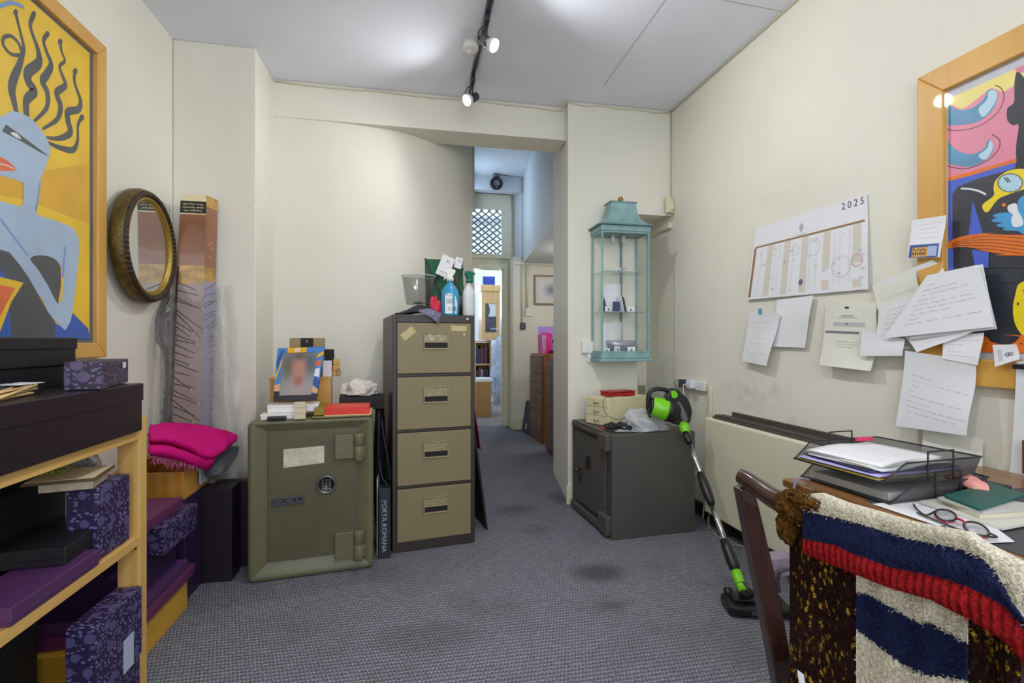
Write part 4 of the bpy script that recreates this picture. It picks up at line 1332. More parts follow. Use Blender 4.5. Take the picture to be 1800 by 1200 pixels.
for i, (u, v, w_, h_, r_) in enumerate(((783, 468, .055, .135, 22), (806, 462, .03, .07, 12))):
    p = onF(u, .31, 0); z = 1.17 + (600 - v) * proj(p)[2] / 870
    solo('white_card', ('large white card tucked tilted in the memo board ribbons', 'small white tag tucked at the top right of the memo board')[i], 'card', MB().box(-w_, w_, -.0006, .0006, -h_ / 2, h_ / 2, 0, Matrix.Translation((p.x, p.y, z)) @ Matrix.Rotation(fa, 4, 'Z') @ Matrix.Rotation(math.radians(r_), 4, 'Y')), WHT, loc=(p.x, p.y, z), label=None) if False else None
    cd = thing('white_card', ('large white card tucked tilted in the memo board ribbons', 'small white tag tucked at the top right of the memo board')[i], 'card', (p.x, p.y, z), fa)
    MB().box(-w_ / 1.3, w_ / 1.3, -.0006, .0006, -h_ / 2, h_ / 2, 0, Matrix.Rotation(math.radians(r_), 4, 'Y')).build('card_sheet', WHT, cd)
    b = MB()
    for k in range(3):
        for j in range(3):
            if (k + j) % 2 == 0:
                b.box(-.006 + .007 * k, -.001 + .007 * k, -.0011, -.0006, .025 + .007 * j - .02 * i, .030 + .007 * j - .02 * i, 0, Matrix.Rotation(math.radians(r_), 4, 'Y'))
    b.build('printed_mark', BLACKM, cd)
# clear bin
c = onF(736, .20, FT + .068)
t = thing('clear_bin', 'clear plastic waste tub standing on dark cloths on the filing cabinet', 'bin', c, fa)
Dn = proj(c)[2]
MB().lathe([(.001, .002), (.070, .002), (.076, .01), (.098, .165), (.101, .172), (.098, .172), (.073, .012), (.068, .006)], None, 36).build('tub_wall', PLASTICF, t)
MB().lathe([(.0985, .168), (.102, .171), (.102, .175), (.0985, .175)], None, 36).build('rim', mat('clear_rim', C(206, 208, 206), .2, alpha=.6), t)
b = MB()
for i in range(26):
    a_ = rnd.uniform(0, 2 * PI); r_ = rnd.uniform(0, .05)
    b.box(-.008, .008, -.005, .005, 0, .004, 0, RT(r_ * math.cos(a_), r_ * math.sin(a_), rnd.uniform(.006, .02), rnd.uniform(0, 3), rnd.uniform(-1, 1)))
b.build('metal_scraps', mat('silver_scraps', C(170, 170, 172), .3, metal=.7), t)['kind'] = 'stuff'
# dark cloths under the bin, red cloth, patterned cloth over the edge
rows = [[onF(704, .34, FT + .004), onF(740, .34, FT + .03), onF(765, .34, FT + .008)], [onF(700, .2, FT + .006), onF(738, .2, FT + .06), onF(768, .2, FT + .03)], [onF(698, .1, FT + .004), onF(736, .1, FT + .05), onF(768, .1, FT + .03)], [onF(694, .03, FT + .004), onF(728, .03, FT + .014), onF(760, .03, FT + .012)]]
solo('black_cloth', 'black folded cloth under the clear tub', 'cloth', MB().grid(sheet(rows, 30, 24, .005, 20, 3)), mat('black_fabric', C(34, 30, 36), .85, bump=.4, bscale=100), solid=.008, fixn=False)
c = onF(765, .12, FT)
solo('red_cloth', 'crumpled raspberry red cloth between the clear tub and the blue spray bottle', 'cloth', crumple(c.x, c.y, FT + .015, .036, .034, .105, 48, .4, 1.6, 11, True, .3), mat('raspberry_cloth', C(206, 50, 76), .8, bump=.3, bscale=80), merge=True)
rows = [[onF(732, .10, FT + .034), onF(755, .10, FT + .04), onF(777, .10, FT + .008)], [onF(736, .02, FT + .022), onF(756, .02, FT + .03), onF(778, .02, FT + .006)], [onF(740, -.012, FT + .008), onF(757, -.012, FT + .012), onF(776, -.012, FT + .004)], [onF(758, -.022, FT - .02), onF(765, -.022, FT - .025), onF(773, -.022, FT - .02)], [onF(768, -.022, FT - .045), onF(770, -.022, FT - .05), onF(772, -.022, FT - .045)]]
solo('patterned_cloth', 'grey purple patterned cloth hanging over the cabinet front edge', 'cloth', MB().grid(sheet(rows, 20, 24, .003, 20, 6)), mat('grey_purple_fabric', C(112, 112, 136), .85, var=.5, vscale=60), solid=.003, fixn=False)
# spray bottles
def spray(name, label, c, rz, body, h, w, d, mb_, mt, mliq=None, lab=None, neck=None):
    t = thing(name, label, 'spray bottle', c, rz)
    prof = [(.0, 0), (.9, 0), (1, .01), (1, h * .62), (.92, h * .72), (.6, h * .86), (.34, h * .93), (.30, h)]
    MB().lathe([(r * w, z) for r, z in prof], None, 32, ey=d / w).build('bottle', mb_, t)
    if mliq:
        MB().lathe([(0, .003)] + [(r * w * .955, z if z > .003 else .003) for r, z in prof[1:5]] + [(.0, h * .72)], None, 32, ey=d / w).build('liquid', mliq, t)
    MB().lathe([(0, h), (w * .42, h), (w * .42, h + .018), (w * .34, h + .024), (0, h + .024)], None, 20).build('collar', mt, t)
    # head with nozzle and trigger
    b = MB()
    z = h + .024
    b.prism([(-.014, -.009, z), (.014, -.009, z), (.020, -.009, z + .022), (.046, -.009, z + .030), (.046, -.009, z + .042), (.01, -.009, z + .050), (-.030, -.009, z + .044), (-.034, -.009, z + .030)], (0, .018, 0))
    b.build('spray_head', mt, t, bevel=.004)
    MB().tube([(.026, 0, z + .026), (.034, 0, z + .012), (.030, 0, z - .004), (.036, 0, z - .018)], [.006, .005, .005, .004], 8).build('trigger', mt, t)
    MB().lathe([(0, 0), (.006, 0), (.006, .01), (0, .012)], Matrix.Translation((.044, 0, z + .036)) @ Matrix.Rotation(PI / 2, 4, 'Y'), 10).build('nozzle', mt, t)
    return t
BLUEB = thin_glass('blue_tinted_plastic', (.45, .78, .92, 1), 1.2, .08)
c = onF(791, .085, FT)
t = spray('spray_bottle', 'blue glass-cleaner spray bottle with a white label and white trigger', c, fa + PI - .3, None, .205, .052, .03, mat('blue_plastic', C(70, 170, 214), .15, alpha=.75), WHITE, mat('blue_liquid', C(40, 140, 200), .2))
lm = Matrix.Rotation(PI + .3, 4, 'Z') @ Matrix.Translation((0, -.0318, 0))
b = MB().prism([lm @ Vector(p) for p in ((-.036, 0, .012), (.032, 0, .012), (.036, 0, .07), (.026, 0, .115), (-.012, 0, .132), (-.036, 0, .122))], lm.to_3x3() @ Vector((0, .0008, 0)))
b.build('label', WHT, t)
b = MB(); tx = lm @ Matrix.Translation((0, -.001, 0)) @ Matrix.Rotation(PI / 2, 4, 'X')
b.text('MULTI', tx @ Matrix.Translation((-.014, .118, 0)), .013, 0, .0003)
for k in range(5):
    b.box(-.028, .018 - .006 * (k % 2), -.0012, -.0008, .096 - .006 * k, .098 - .006 * k, 0, lm)
for k in range(7):
    b.box(.008 + .0032 * k, .0098 + .0032 * k, -.0012, -.0008, .028, .052, 0, lm)
b.lathe([(.007, 0), (.009, 0), (.009, .0004), (.007, .0004)], tx @ Matrix.Translation((-.01, .04, 0)), 16)
b.build('label_print', mat('teal_ink', C(40, 90, 110), .5), t)
c = onF(824, .10, FT)
t = spray('spray_bottle', 'white spray bottle with a dark green trigger head', c, fa + .6, None, .20, .042, .034, mat('milky_plastic', C(214, 216, 218), .35), mat('green_trigger', C(20, 112, 92), .35))
# jumble of dark metal and ornaments
c = onF(808, .22, FT)
for i in range(7):
    p = Vector((c.x + rnd.uniform(-.03, .03), c.y + rnd.uniform(-.03, .03), FT))
    b = MB().tube([p, p + Vector((0, 0, .12)), p + Vector((rnd.uniform(-.012, .012), 0, rnd.uniform(.17, .25)))], .0035, 6)
    e = b.v[-8].copy()
    b.lathe([(0, -.006), (.008, -.003), (.009, .003), (0, .008)], Matrix.Translation(e), 8)
    solo('pen', ('brown', 'silver', 'black')[i % 3] + ' pen standing in the green pot behind the blue spray bottle', 'pen', b, mat('pen_' + 'abc'[i % 3], (C(92, 74, 62), C(140, 138, 136), C(52, 46, 48))[i % 3], .4, metal=.4), loc=p, group='pens behind the blue spray bottle')
b = MB().lathe([(0, 0), (.044, 0), (.044, .13), (.041, .13), (.041, .004), (0, .004)], RT(c.x, c.y, FT), 24)
solo('pen_pot', 'dark green pot holding pens behind the blue spray bottle', 'pot', b, mat('pot_green', C(40, 62, 54), .5))

# ------------------------------------------------------------------ beside the filing cabinet
P = on_z(858, 931, 0)
rs = Vector((-math.sin(fa), math.cos(fa), 0))
tp = F(FW, 0.0, 0) + rs * .17 + Vector((.016, 0, .86))
b = MB().prism([P, P + rs * .42, tp + rs * .42, tp], (-.012, 0, 0))
solo('black_board', 'thin black board leaning on the right side of the filing cabinet', 'board', b, BLACKM)
p0, p1 = tp + Vector((.008, -.01, .01)), tp + rs * .35 + Vector((.008, 0, .01))
d = (P - tp)
rows = [[tp + Vector((-.006, .0, .0)), tp + rs * .2 + Vector((-.006, 0, .0)), tp + rs * .38 + Vector((-.006, 0, 0))],
        [tp + Vector((.008, -.012, .012)), tp + rs * .2 + Vector((.012, 0, .014)), tp + rs * .38 + Vector((.008, 0, .01))],
        [tp + d * .2 + Vector((.014, -.015, 0)), tp + d * .2 + rs * .2 + Vector((.022, 0, 0)), tp + d * .2 + rs * .38 + Vector((.014, 0, 0))],
        [tp + d * .42 + Vector((.020, -.005, 0)), tp + d * .43 + rs * .2 + Vector((.03, 0, 0)), tp + d * .44 + rs * .38 + Vector((.02, 0, 0))]]
solo('magenta_cloth', 'deep magenta cloth draped over the leaning black board', 'cloth', MB().grid(sheet(rows, 20, 30, .006, 10, 8)), mat('deep_magenta', C(150, 24, 84), .85, bump=.2, bscale=200), solid=.005, fixn=False)
# portfolio book with its title, black bag and sheets in the gap
t = thing('portfolio_book', 'black portfolio standing on end with PORTA ROMANA on its spine', 'book', (-.148, 2.79, 0))
bx('cover', mat('black_cloth_cover', C(36, 38, 46), .5, bump=.2, bscale=300), t, -.031, .031, -.04, .05, 0, .378, .004)
MB().text('PORTA ROMANA', Matrix.Translation((-.002, -.0406, .175)) @ Matrix.Rotation(PI / 2, 4, 'X') @ Matrix.Rotation(-PI / 2, 4, 'Z'), .036, 0, .0002).build('spine_title', mat('silver_print', C(168, 172, 180), .4), t)
solo('white_sheet', 'thin white board standing between the green safe and the black portfolio', 'board', MB().box(-.19, -.186, 2.79, 3.0, 0, .42), WHITE)
solo('laptop_bag', 'black fabric bag squeezed upright between the green safe and the filing cabinet', 'bag', crumple(-.188, 3.01, .43, .034, .14, .43, 40, .12, 1.5, 2, False), mat('black_nylon', C(28, 26, 34), .6, bump=.3, bscale=80), merge=True)
b = MB().tube(smoothline([(-.178, 2.84, .50), (-.165, 2.83, .42), (-.14, 2.83, .38), (-.124, 2.835, .34), (-.118, 2.84, .30)], 20), .004, 6)
b.tube(smoothline([(-.168, 2.84, .74), (-.150, 2.835, .60), (-.13, 2.835, .50), (-.125, 2.84, .40)], 20), .004, 6)
solo('bag_strap', 'thin black strap hanging in front of the squeezed black bag', 'strap', b, mat('strap_black', C(48, 46, 54), .5))
# ------------------------------------------------------------------ track lighting
LAMPF = mat('lit_bulb_face', (1, 1, 1, 1), .4, emit=(1.0, .985, .96, 1), es=26)
TRK = mat('track_black', C(52, 52, 60), .4)
TX = .385
t = thing('light_track', 'long black lighting track with silver edges on the ceiling', 'lighting track', (TX, 1.4, ZC))
MB().box(-.009, .009, -2.6, 2.02, -.018, -.001).build('rail', TRK, t, bevel=.001)
for s in (-1, 1):
    MB().box(s * .0135 - .0045, s * .0135 + .0045, -2.6, 2.02, -.019, -.001).build('rail_edge', CHROME, t)
solo('ceiling_rose', 'white round junction box on the ceiling beside the track', 'junction box', MB().lathe([(0, -.042), (.042, -.042), (.046, -.038), (.047, 0), (0, 0)], RT(.33, 2.86, ZC - .0005), 28), WHITE)
b = MB().lathe([(.003, .0), (.003, -.001), (0, -.001)], RT(.345, 2.835, ZC - .0427), 8)

def spot(label, y, aim, power, first=False, dz=.12, col=(.96, .98, 1)):
    t = thing('track_spotlight', label, 'spotlight', (TX, y, ZC - .02), 0, 'spotlights on the ceiling track')
    bx('adaptor', TRK, t, -.013, .013, -.045, .045, -.03, .0, .003)
    MB().tube([(0, 0, -.03), (0, 0, -dz + .01)], .006, 8).build('stem', TRK, t)
    d = Vector(aim).normalized()
    c = Vector((0, 0, -dz))
    x = d.cross(Vector((0, 0, 1))).normalized(); M = frame(c, x, d.cross(x).normalized()) 
    if (M.to_3x3() @ Vector((0, 0, 1))).dot(d) < 0:
        M = frame(c, x, -d.cross(x).normalized())
    can = MB().lathe([(0, -.045), (.020, -.045), (.026, -.038), (.028, 0), (.029, .030), (.027, .030)], M, 28).build('can', GREYM if first else TRK, t)
    MB().lathe([(.027, .028), (.034, .032), (.036, .052), (.0345, .060), (.033, .052)], M, 28).build('rim', WHITE, can)
    MB().lathe([(0, .064), (.020, .063), (.0335, .058), (.034, .050)], M, 28).build('bulb', LAMPF, t)
    b = MB().tube(smoothline([(.0, 0, -.035), (-.035, .01, -.055), (-.045, 0, -dz + .01), tuple(c - d * .04)], 20), .0035, 6)
    b.build('lead', TRK, t)
    p = t.location + c + d * .10
    L = lamp('spot_lamp', 'SPOT', p, power, col, .035, target=p + d, spot=math.radians(162), blend=1)
    L.parent = t; L.matrix_parent_inverse = Matrix.Translation(t.location).inverted()
    return t
spot('nearer lit grey spotlight aimed to the right, beside the round junction box', 2.60, (.55, -.42, -.5), 32, True)
spot('farther lit black spotlight aimed to the left, at the end of the track', 3.22, (-.8, -.5, -.62), 21)
for yy, aim, lab in ((1.7, (-.3, .3, -.8), 'third spotlight from the corridor end of the ceiling track'), (.7, (.3, .25, -.8), 'fourth spotlight from the corridor end of the ceiling track'), (-.4, (-.2, .4, -.8), 'spotlight at the end of the ceiling track behind the camera')):
    spot(lab, yy, aim, 20)

# ------------------------------------------------------------------ teal glass cabinet on the pier
TEAL = mat('patinated_teal', C(134, 168, 170), .5, bump=.2, bscale=40, var=.22, vscale=14)
TEALD = mat('patinated_teal_edge', C(112, 142, 143), .5, var=.3, vscale=20)
t = thing('glass_cabinet', 'teal pagoda-roofed glass display cabinet hung on the pier', 'display cabinet', (1.452, 3.418, 1.03))
hw, dp = .172, .203
bx('base', TEAL, t, -hw - .022, hw + .022, -dp - .022, 0, 0, .022, .005)
bx('base_step', TEAL, t, -hw - .008, hw + .008, -dp - .008, 0, .022, .062, .006)
for sx_ in (-1, 1):
    for y in (-dp, -.012):
        bx('post', TEAL, t, sx_ * hw - .006 if sx_ < 0 else hw - .006, -hw + .006 if sx_ < 0 else hw + .006, y - .006, y + .006, .062, .905, .002)
bx('post', TEALD, t, .045, .06, -.014, -.004, .062, .905, .001)
for z in (.062, .893):
    bx('front_rail', TEAL, t, -hw, hw, -dp - .005, -dp + .005, z, z + .012, .001)
    for sx_ in (-1, 1):
        bx('side_rail', TEAL, t, sx_ * hw - .005, sx_ * hw + .005, -dp, -.01, z, z + .012, .001)
bx('cornice', TEAL, t, -hw - .012, hw + .012, -dp - .012, 0, .905, .945, .005)
bx('eave', TEALD, t, -hw - .030, hw + .030, -dp - .030, 0, .945, .953, .003)
# pagoda roof: concave hip from the eave to the flat top
prof = [(1.0, 0), (.80, .012), (.64, .038), (.54, .075), (.49, .12), (.47, .16)]
rows = []
for k, z in prof:
    a_, c_ = (hw + .026) * k, (dp + .026) * k
    yc = -(dp + .026) / 2 - .002
    rows.append([Vector((sx_ * a_, yc + sy * c_ / 2 * 1.0, .953 + z)) for sx_, sy in ((-1, -1), (1, -1), (1, 1), (-1, 1), (-1, -1))])
MB().grid(rows, 0, False).build('pagoda_roof', TEAL, t)
bx('roof_cap', TEALD, t, -(hw + .03) * .50, (hw + .03) * .50, yc - (dp + .03) * .25, yc + (dp + .03) * .25, 1.113, 1.123, .002)
MB().lathe([(0, .0), (.012, .0), (.007, .006), (.017, .016), (.020, .028), (.014, .042), (0, .048)], Matrix.Translation((0, yc, 1.123)), 20).build('finial', mat('old_brass', C(150, 128, 66), .4, metal=.6), t)
for z in (.343, .623):
    bx('glass_shelf', thin_glass('shelf_glass', (.88, .94, .92, 1), 1.2), t, -hw + .007, hw - .007, -dp + .008, -.01, z, z + .006, 0)
    bx('shelf_edge', mat('glass_edge', C(128, 160, 156), .2), t, -hw + .007, hw - .007, -dp + .0065, -dp + .008, z, z + .006, 0)
MB().flat([(-hw, -dp, .07), (hw, -dp, .07), (hw, -dp, .9), (-hw, -dp, .9)]).build('front_pane', GLASS, t)
for sx_ in (-1, 1):
    MB().flat([(sx_ * hw, -dp, .07), (sx_ * hw, -.01, .07), (sx_ * hw, -.01, .9), (sx_ * hw, -dp, .9)]).build('side_pane', GLASS, t)
bx('ceiling_panel', TEALD, t, -hw, hw, -dp, -.002, .898, .905, 0)
for x in (-.05, .03):
    MB().lathe([(.012, .898), (.015, .885), (.016, .862), (.009, .845), (0, .838)], Matrix.Translation((x, -.10, 0)), 14).build('lamp_bulb', mat('frosted_glass', C(205, 205, 200), .3), t)
CB = Vector((1.452, 3.418, 1.03))
def tent(label, x, y, z, w, h, rz=0, m=WHT, g='white price tents in the glass cabinet'):
    q_ = thing('price_tent', label, 'card', CB + Vector((x, y, z)), rz, g)
    MB().prism([(-w, -.012, 0), (-w, .012, 0), (-w, .003, h), (-w, -.003, h)], (2 * w, 0, 0)).build('folded_card', m, q_)
    b = MB()
    for i in range(5):
        a_ = i * PI / 5
        b.box(-.009, .009, -.0008, 0, -.0008, .0008, 0, Matrix.Translation((0, -.0088, h * .45)) @ Matrix.Rotation(math.radians(-20), 4, 'X') @ Matrix.Rotation(a_, 4, 'Y'))
    b.build('ink_motif', BLACKM, q_)
tent('white card with an ink motif at the left of the middle glass shelf', -.10, -.13, .3495, .026, .036, .15)
tent('white card with an ink motif at the right of the middle glass shelf', .075, -.12, .3495, .026, .036, -.2)
tent('white card with an ink motif at the right of the cabinet floor', .065, -.15, .0625, .028, .04, -.1)
tent('white card with an ink motif in the middle of the cabinet floor', -.045, -.16, .0625, .025, .045, .5)
tent('white card with an ink motif at the left of the cabinet floor', -.12, -.15, .0625, .022, .03, 0)
tent('white card leaning at the back of the top glass shelf', -.01, -.09, .6295, .03, .04, .3)
def small(name, label, cat, m, x, y, z, w, d, h, rz=0, g=None):
    q_ = MB().box(-w, w, -d, d, 0, h).build(name, m, bevel=.001); q_.location = CB + Vector((x, y, z)); q_.rotation_euler = (0, 0, rz)
    return tag(q_, label, cat, g)
small('blue_booklet', 'small navy booklet standing on the middle glass shelf', 'booklet', mat('navy_cover', C(44, 60, 112), .5), -.025, -.10, .3495, .026, .005, .075, .1)
for i in range(3):
    q_ = small('leaflet', ('left', 'middle', 'right')[i] + ' one of three slim leaflets standing beside the navy booklet', 'leaflet', (WHT, mat('dark_leaflet', C(60, 62, 60), .5), WHT)[i], .018 + .014 * i, -.10, .3495, .003, .03, .11, .15, 'slim leaflets on the middle glass shelf')
    q_.rotation_euler = (0, -.22, .15)
b = MB().lathe([(0, 0), (.012, 0), (.013, .05), (.008, .07), (.002, .10), (0, .10)], Matrix.Translation(CB + Vector((-.125, -.12, .3495))), 14)
solo('dark_bottle', 'small dark pointed bottle at the left of the middle glass shelf', 'bottle', b, BLACK)
b = MB()
pl = thing('silver_platter', 'grey silver oval platter standing on the cabinet floor', 'platter', CB + Vector((.02, -.08, .0625)), 0)
MB().lathe([(0, .0), (.08, .002), (.105, .05), (.112, .085), (.108, .085), (.1, .05), (.076, .008), (0, .006)], None, 30, ey=.5).build('bowl', mat('pewter', C(172, 174, 186), .3, metal=.5), pl)
b = MB()
for i in range(9):
    a_ = rnd.uniform(0, 2 * PI); p = Vector((.01, -.09, .6295)) + CB
    b.tube([p, p + Vector((.02 * math.cos(a_), .01 * math.sin(a_), rnd.uniform(.02, .045))), p + Vector((.035 * math.cos(a_), .02 * math.sin(a_), rnd.uniform(.01, .05)))], .0015, 4)
solo('silver_twig', 'tiny silver twig ornament on the top glass shelf', 'ornament', b, mat('bright_silver', C(190, 192, 196), .25, metal=.6))
for i, (x, z, h, lab) in enumerate(((-.06, .40, .21, 'folded white letter leaning at the back above the navy booklet'), (-.05, .08, .22, 'white letter with curled edges at the back of the cabinet floor'))):
    q_ = MB().grid([[Vector((-.075 + .15 * j / 8, -.02 + .012 * math.sin(j * .8 + i), h * k / 5)) for j in range(9)] for k in range(6)]).build('letter', PAPER, solid=.0008, fixn=False)
    q_.location = CB + Vector((x + .02, -.02 - .01, (.3495, .0625)[i])); tag(q_, lab, 'letter')
# flex from the cabinet
b = MB().tube(smoothline([(1.63, 3.41, 1.045), (1.66, 3.40, 1.02), (1.69, 3.43, .9), (1.70, 3.44, .8), (1.705, 3.44, .70)], 24), .0035, 6)
solo('power_flex', 'white flex curving down from the glass cabinet', 'cable', b, WHITE)
# fused switch left of the cabinet
P = on_y(1031, 610, YP - .002)
t = thing('fused_switch', 'white fused switch box at the lower left of the glass cabinet', 'switch', (P.x, YP, P.z))
bx('box', WHITE, t, -.043, .043, -.03, 0, -.043, .043, .004)
bx('rocker', WHITE, t, -.008, .008, -.034, -.03, -.012, .012, .001)
bx('conduit', WHITE, t, .0, .03, -.02, 0, -.11, -.043, .002)
# small grey plate low on the pier
P = on_y(1128, 685, YP - .001)
solo('blank_plate', 'small olive grey blank plate low on the pier above the cream drawers', 'plate', MB().box(P.x - .028, P.x + .028, YP - .006, YP - .0005, P.z - .035, P.z + .035), mat('olive_plate', C(132, 126, 98), .5), bevel=.002)
# alarm sensor in the corner
P = on_x(1187, 356, XR - .03)
t = thing('alarm_sensor', 'cream motion sensor in the corner above the recess', 'sensor', (XR - .035, YP - .045, P.z - .06), .5)
bx('housing', mat('cream_plastic', C(226, 218, 184), .4), t, -.03, .03, -.02, .022, 0, .12, .008)
bx('lens', mat('cream_lens', C(236, 230, 204), .3), t, -.02, .02, -.026, -.02, .025, .085, .004)
MB().tube([(0, 0, 0), (0, .01, -.03)], .008, 8).build('bracket', CHROME, t)

# ------------------------------------------------------------------ grey safe
GSA = mat('charcoal_safe_enamel', C(84, 80, 77), .5, bump=.15, bscale=35, var=.08, vscale=4)
rz = math.radians(-86.5)
P = Vector((1.150, 2.735, 0))
t, L1, L2 = cornerthing('grey_safe', 'dark grey safe with its door turned to the corridor, under the glass cabinet', 'safe', P, rz, 1222, 1000, None, None, .625)
GST = t; GH = .618
hx, hy = L1 / 2, L2 / 2
b = MB()
vs = [(hx, -hy, 0), (hx, hy, 0), (hx, hy, GH), (hx, -hy, GH), (-hx, -hy, 0), (-hx, hy, 0), (-hx, hy, GH), (-hx, -hy, GH), (-hx + .02, -hy + .10, .07), (-hx + .02, hy - .045, .07), (-hx + .02, hy - .045, GH - .06), (-hx + .02, -hy + .10, GH - .06)]
b.add(vs, [(0, 1, 2, 3), (0, 4, 5, 1), (1, 5, 6, 2), (2, 6, 7, 3), (3, 7, 4, 0), (4, 8, 9, 5), (5, 9, 10, 6), (6, 10, 11, 7), (7, 11, 8, 4), (8, 11, 10, 9)])
o = b.build('body', GSA, t, bevel=.006)
bx('door', GSA, t, -hx + .004, -hx + .02, -hy + .106, hy - .05, .076, GH - .066, .004)
for z in ((.02, .13), (GH - .10, GH - .004)):
    bx('hinge', GSA, t, -hx - .03, -hx + .01, -hy + .02, -hy + .14, *z, .006)
bx('plinth_strip', GSA, t, -hx - .022, -hx, -hy + .14, hy - .02, .02, .06, .004)
bx('top_ledge', GSA, t, -hx - .012, -hx, -hy + .14, hy - .02, GH - .035, GH - .01, .003)
bx('maker_plate', mat('brown_plate', C(96, 84, 64), .4), t, -hx - .0135, -hx - .0118, -hy + .28, -hy + .42, GH - .03, GH - .015, 0)
for y in (.33, .37):
    bx('key_plate', BLACK, t, -hx - .004, -hx + .004, -hy + y - .010, -hy + y + .010, .335, .42, .002)
MB().lathe([(0, .045), (.016, .044), (.022, .036), (.018, .024), (.008, .02), (.008, 0)], Matrix.Translation((-hx + .004, -hy + .48, .30)) @ Matrix.Rotation(-PI / 2, 4, 'Y'), 20).build('knob', mat('worn_knob', C(90, 82, 66), .35, metal=.6), t)
bx('keyhole_cover', BLACK, t, -hx - .004, -hx + .004, -hy + .47, -hy + .49, .215, .27, .002)
GT = GH + .001
# cream drawer box
CRE = mat('cream_enamel', C(222, 214, 174), .45, bump=.05, var=.05)
rz = math.radians(23.6 - 90)
t, L1, L2 = cornerthing('drawer_box', 'cream metal box of three small drawers on the grey safe', 'drawer unit', Vector((1.242, 3.0, GT)), rz, 1139, 1030)
hx, hy = L1 / 2, L2 / 2
bx('case', CRE, t, -hx, hx, -hy, hy, 0, .182, .003)
for k in range(3):
    d = bx('drawer', CRE, t, -hx - .006, -hx, -hy + .006, hy - .006, .006 + .058 * k, .060 + .058 * k, .002)
    MB().tube([(-hx - .006, -.02, .033 + .058 * k), (-hx - .016, -.016, .030 + .058 * k), (-hx - .018, 0, .026 + .058 * k), (-hx - .016, .016, .030 + .058 * k), (-hx - .006, .02, .033 + .058 * k)], .003, 6).build('handle', mat('brass_pull', C(110, 92, 56), .4, metal=.6), d)
DB = t; ctr = t.location + Vector((0, 0, .183))
solo('paper_sheet', 'white sheet lying under the red tray on the cream drawer box', 'paper', MB().box(-.10, .08, -.06, .08, 0, .0015, 0, Matrix.Translation(ctr) @ Matrix.Rotation(.5, 4, 'Z')), PAPER)
RED = mat('crimson_plastic', C(176, 20, 30), .35)
t = thing('red_tray', 'crimson red rectangular case on the cream drawer box', 'case', ctr + Vector((-.005, -.02, .002)), math.radians(14))
bx('body', RED, t, -.105, .105, -.055, .055, 0, .024, .006)
bx('lid', RED, t, -.108, .108, -.058, .058, .025, .034, .004)
b = MB().box(-.03, .03, -.018, .018, 0, .022, 0, Matrix.Translation(ctr + Vector((-.03, .085, .002))) @ Matrix.Rotation(.3, 4, 'Z'))
solo('black_gadget', 'small black charger behind the red case', 'charger', b, BLACK, bevel=.005)
solo('thin_lead', 'thin black lead trailing from the drawer box over the plastic bag', 'cable', MB().tube(smoothline([ctr + Vector((-.03, .07, .012)), ctr + Vector((.12, .03, .006)), ctr + Vector((.05, -.08, .04)), ctr + Vector((-.14, -.13, .0)), (1.19, 2.93, .72), (1.25, 2.86, .69), (1.33, 2.84, .73), (1.42, 2.83, .73), (1.50, 2.84, .69)], 50), .0018, 5), BLACK)
# black gloves
GLV = mat('black_glove_fabric', C(30, 29, 33), .75, bump=.4, bscale=90)
for gi in range(2):
    c = Vector((1.20 + .07 * gi, 2.86 - .03 * gi, GT))
    t = thing('black_glove', ('left', 'right')[gi] + '-hand one of the black gloves heaped at the front of the grey safe', 'glove', c, .4 + gi * .5, 'black gloves on the grey safe')
    crumple(0, 0, .02, .045, .055, .032, 32, .3, 2, 3 + gi).build('palm', GLV, t, merge=True)
    for k in range(5):
        a_ = -1.9 + .42 * k + gi * .3; ln = (.05, .075, .08, .075, .06)[k]
        s_ = Vector((math.cos(a_) * .03, math.sin(a_) * .035, .022 + .005 * (k % 2)))
        e_ = s_ + Vector((math.cos(a_) * ln, math.sin(a_) * ln * .55, .012 - .012 * (k % 2)))
        mth = (s_ + e_) / 2 + Vector((0, 0, .016))
        MB().tube(smoothline([s_, mth, e_], 8), [.012] * 6 + [.011, .009, .005], 10).build('finger', GLV, t)
solo('red_tag', 'small red tag under the black gloves', 'tag', MB().box(1.165, 1.225, 2.93, 2.97, GT, GT + .004), mat('red_card', C(206, 40, 34), .5))
# translucent plastic bag
BAGM = mat('translucent_polythene', C(222, 224, 230), .16, alpha=.45, bump=.6, bscale=26)
c = Vector((1.40, 2.835, GT))
solo('plastic_bag', 'crumpled translucent white plastic bag at the front of the grey safe', 'bag', crumple(c.x - .01, c.y + .01, c.z + .012, .160, .080, .100, 90, .45, 1.5, 7, True, .32), BAGM, merge=True)

# ------------------------------------------------------------------ cordless vacuum
A_ = at(1303, 1030, 2.15); B_ = at(1205, 760, 2.91)
dv = (B_ - A_).normalized(); ln = (B_ - A_).length
LIME = mat('lime_plastic', C(122, 206, 28), .3)
t = thing('cordless_vacuum', 'lime and black cordless stick vacuum leaning on the grey safe', 'vacuum cleaner', (A_.x, A_.y, 0))
def seg(v0, v1, r, m, nm, n=16, sq=None):
    def pt(v):
        lo, hi = -.3, 1.5
        for _ in range(40):
            mid = (lo + hi) / 2
            if proj(A_.lerp(B_, mid))[1] > v:
                lo = mid
            else:
                hi = mid
        return A_.lerp(B_, lo)
    a, b_ = pt(v0), pt(v1)
    rr = r if isinstance(r, list) else [r, r]
    k = len(rr)
    return MB().tube([a.lerp(b_, i / (k - 1)) for i in range(k)], rr, n).build(nm, m, t, world=True)
seg(1040, 1004, [.020, .020, .022, .022], LIME, 'green_sleeve')
seg(1006, 950, [.019, .026, .026, .024, .021], BLACK, 'lower_joint')
seg(952, 884, .0135, CHROME, 'lower_tube')
seg(887, 832, [.017, .024, .026, .024, .019], BLACK, 'middle_joint')
seg(834, 776, .0135, CHROME, 'upper_tube')
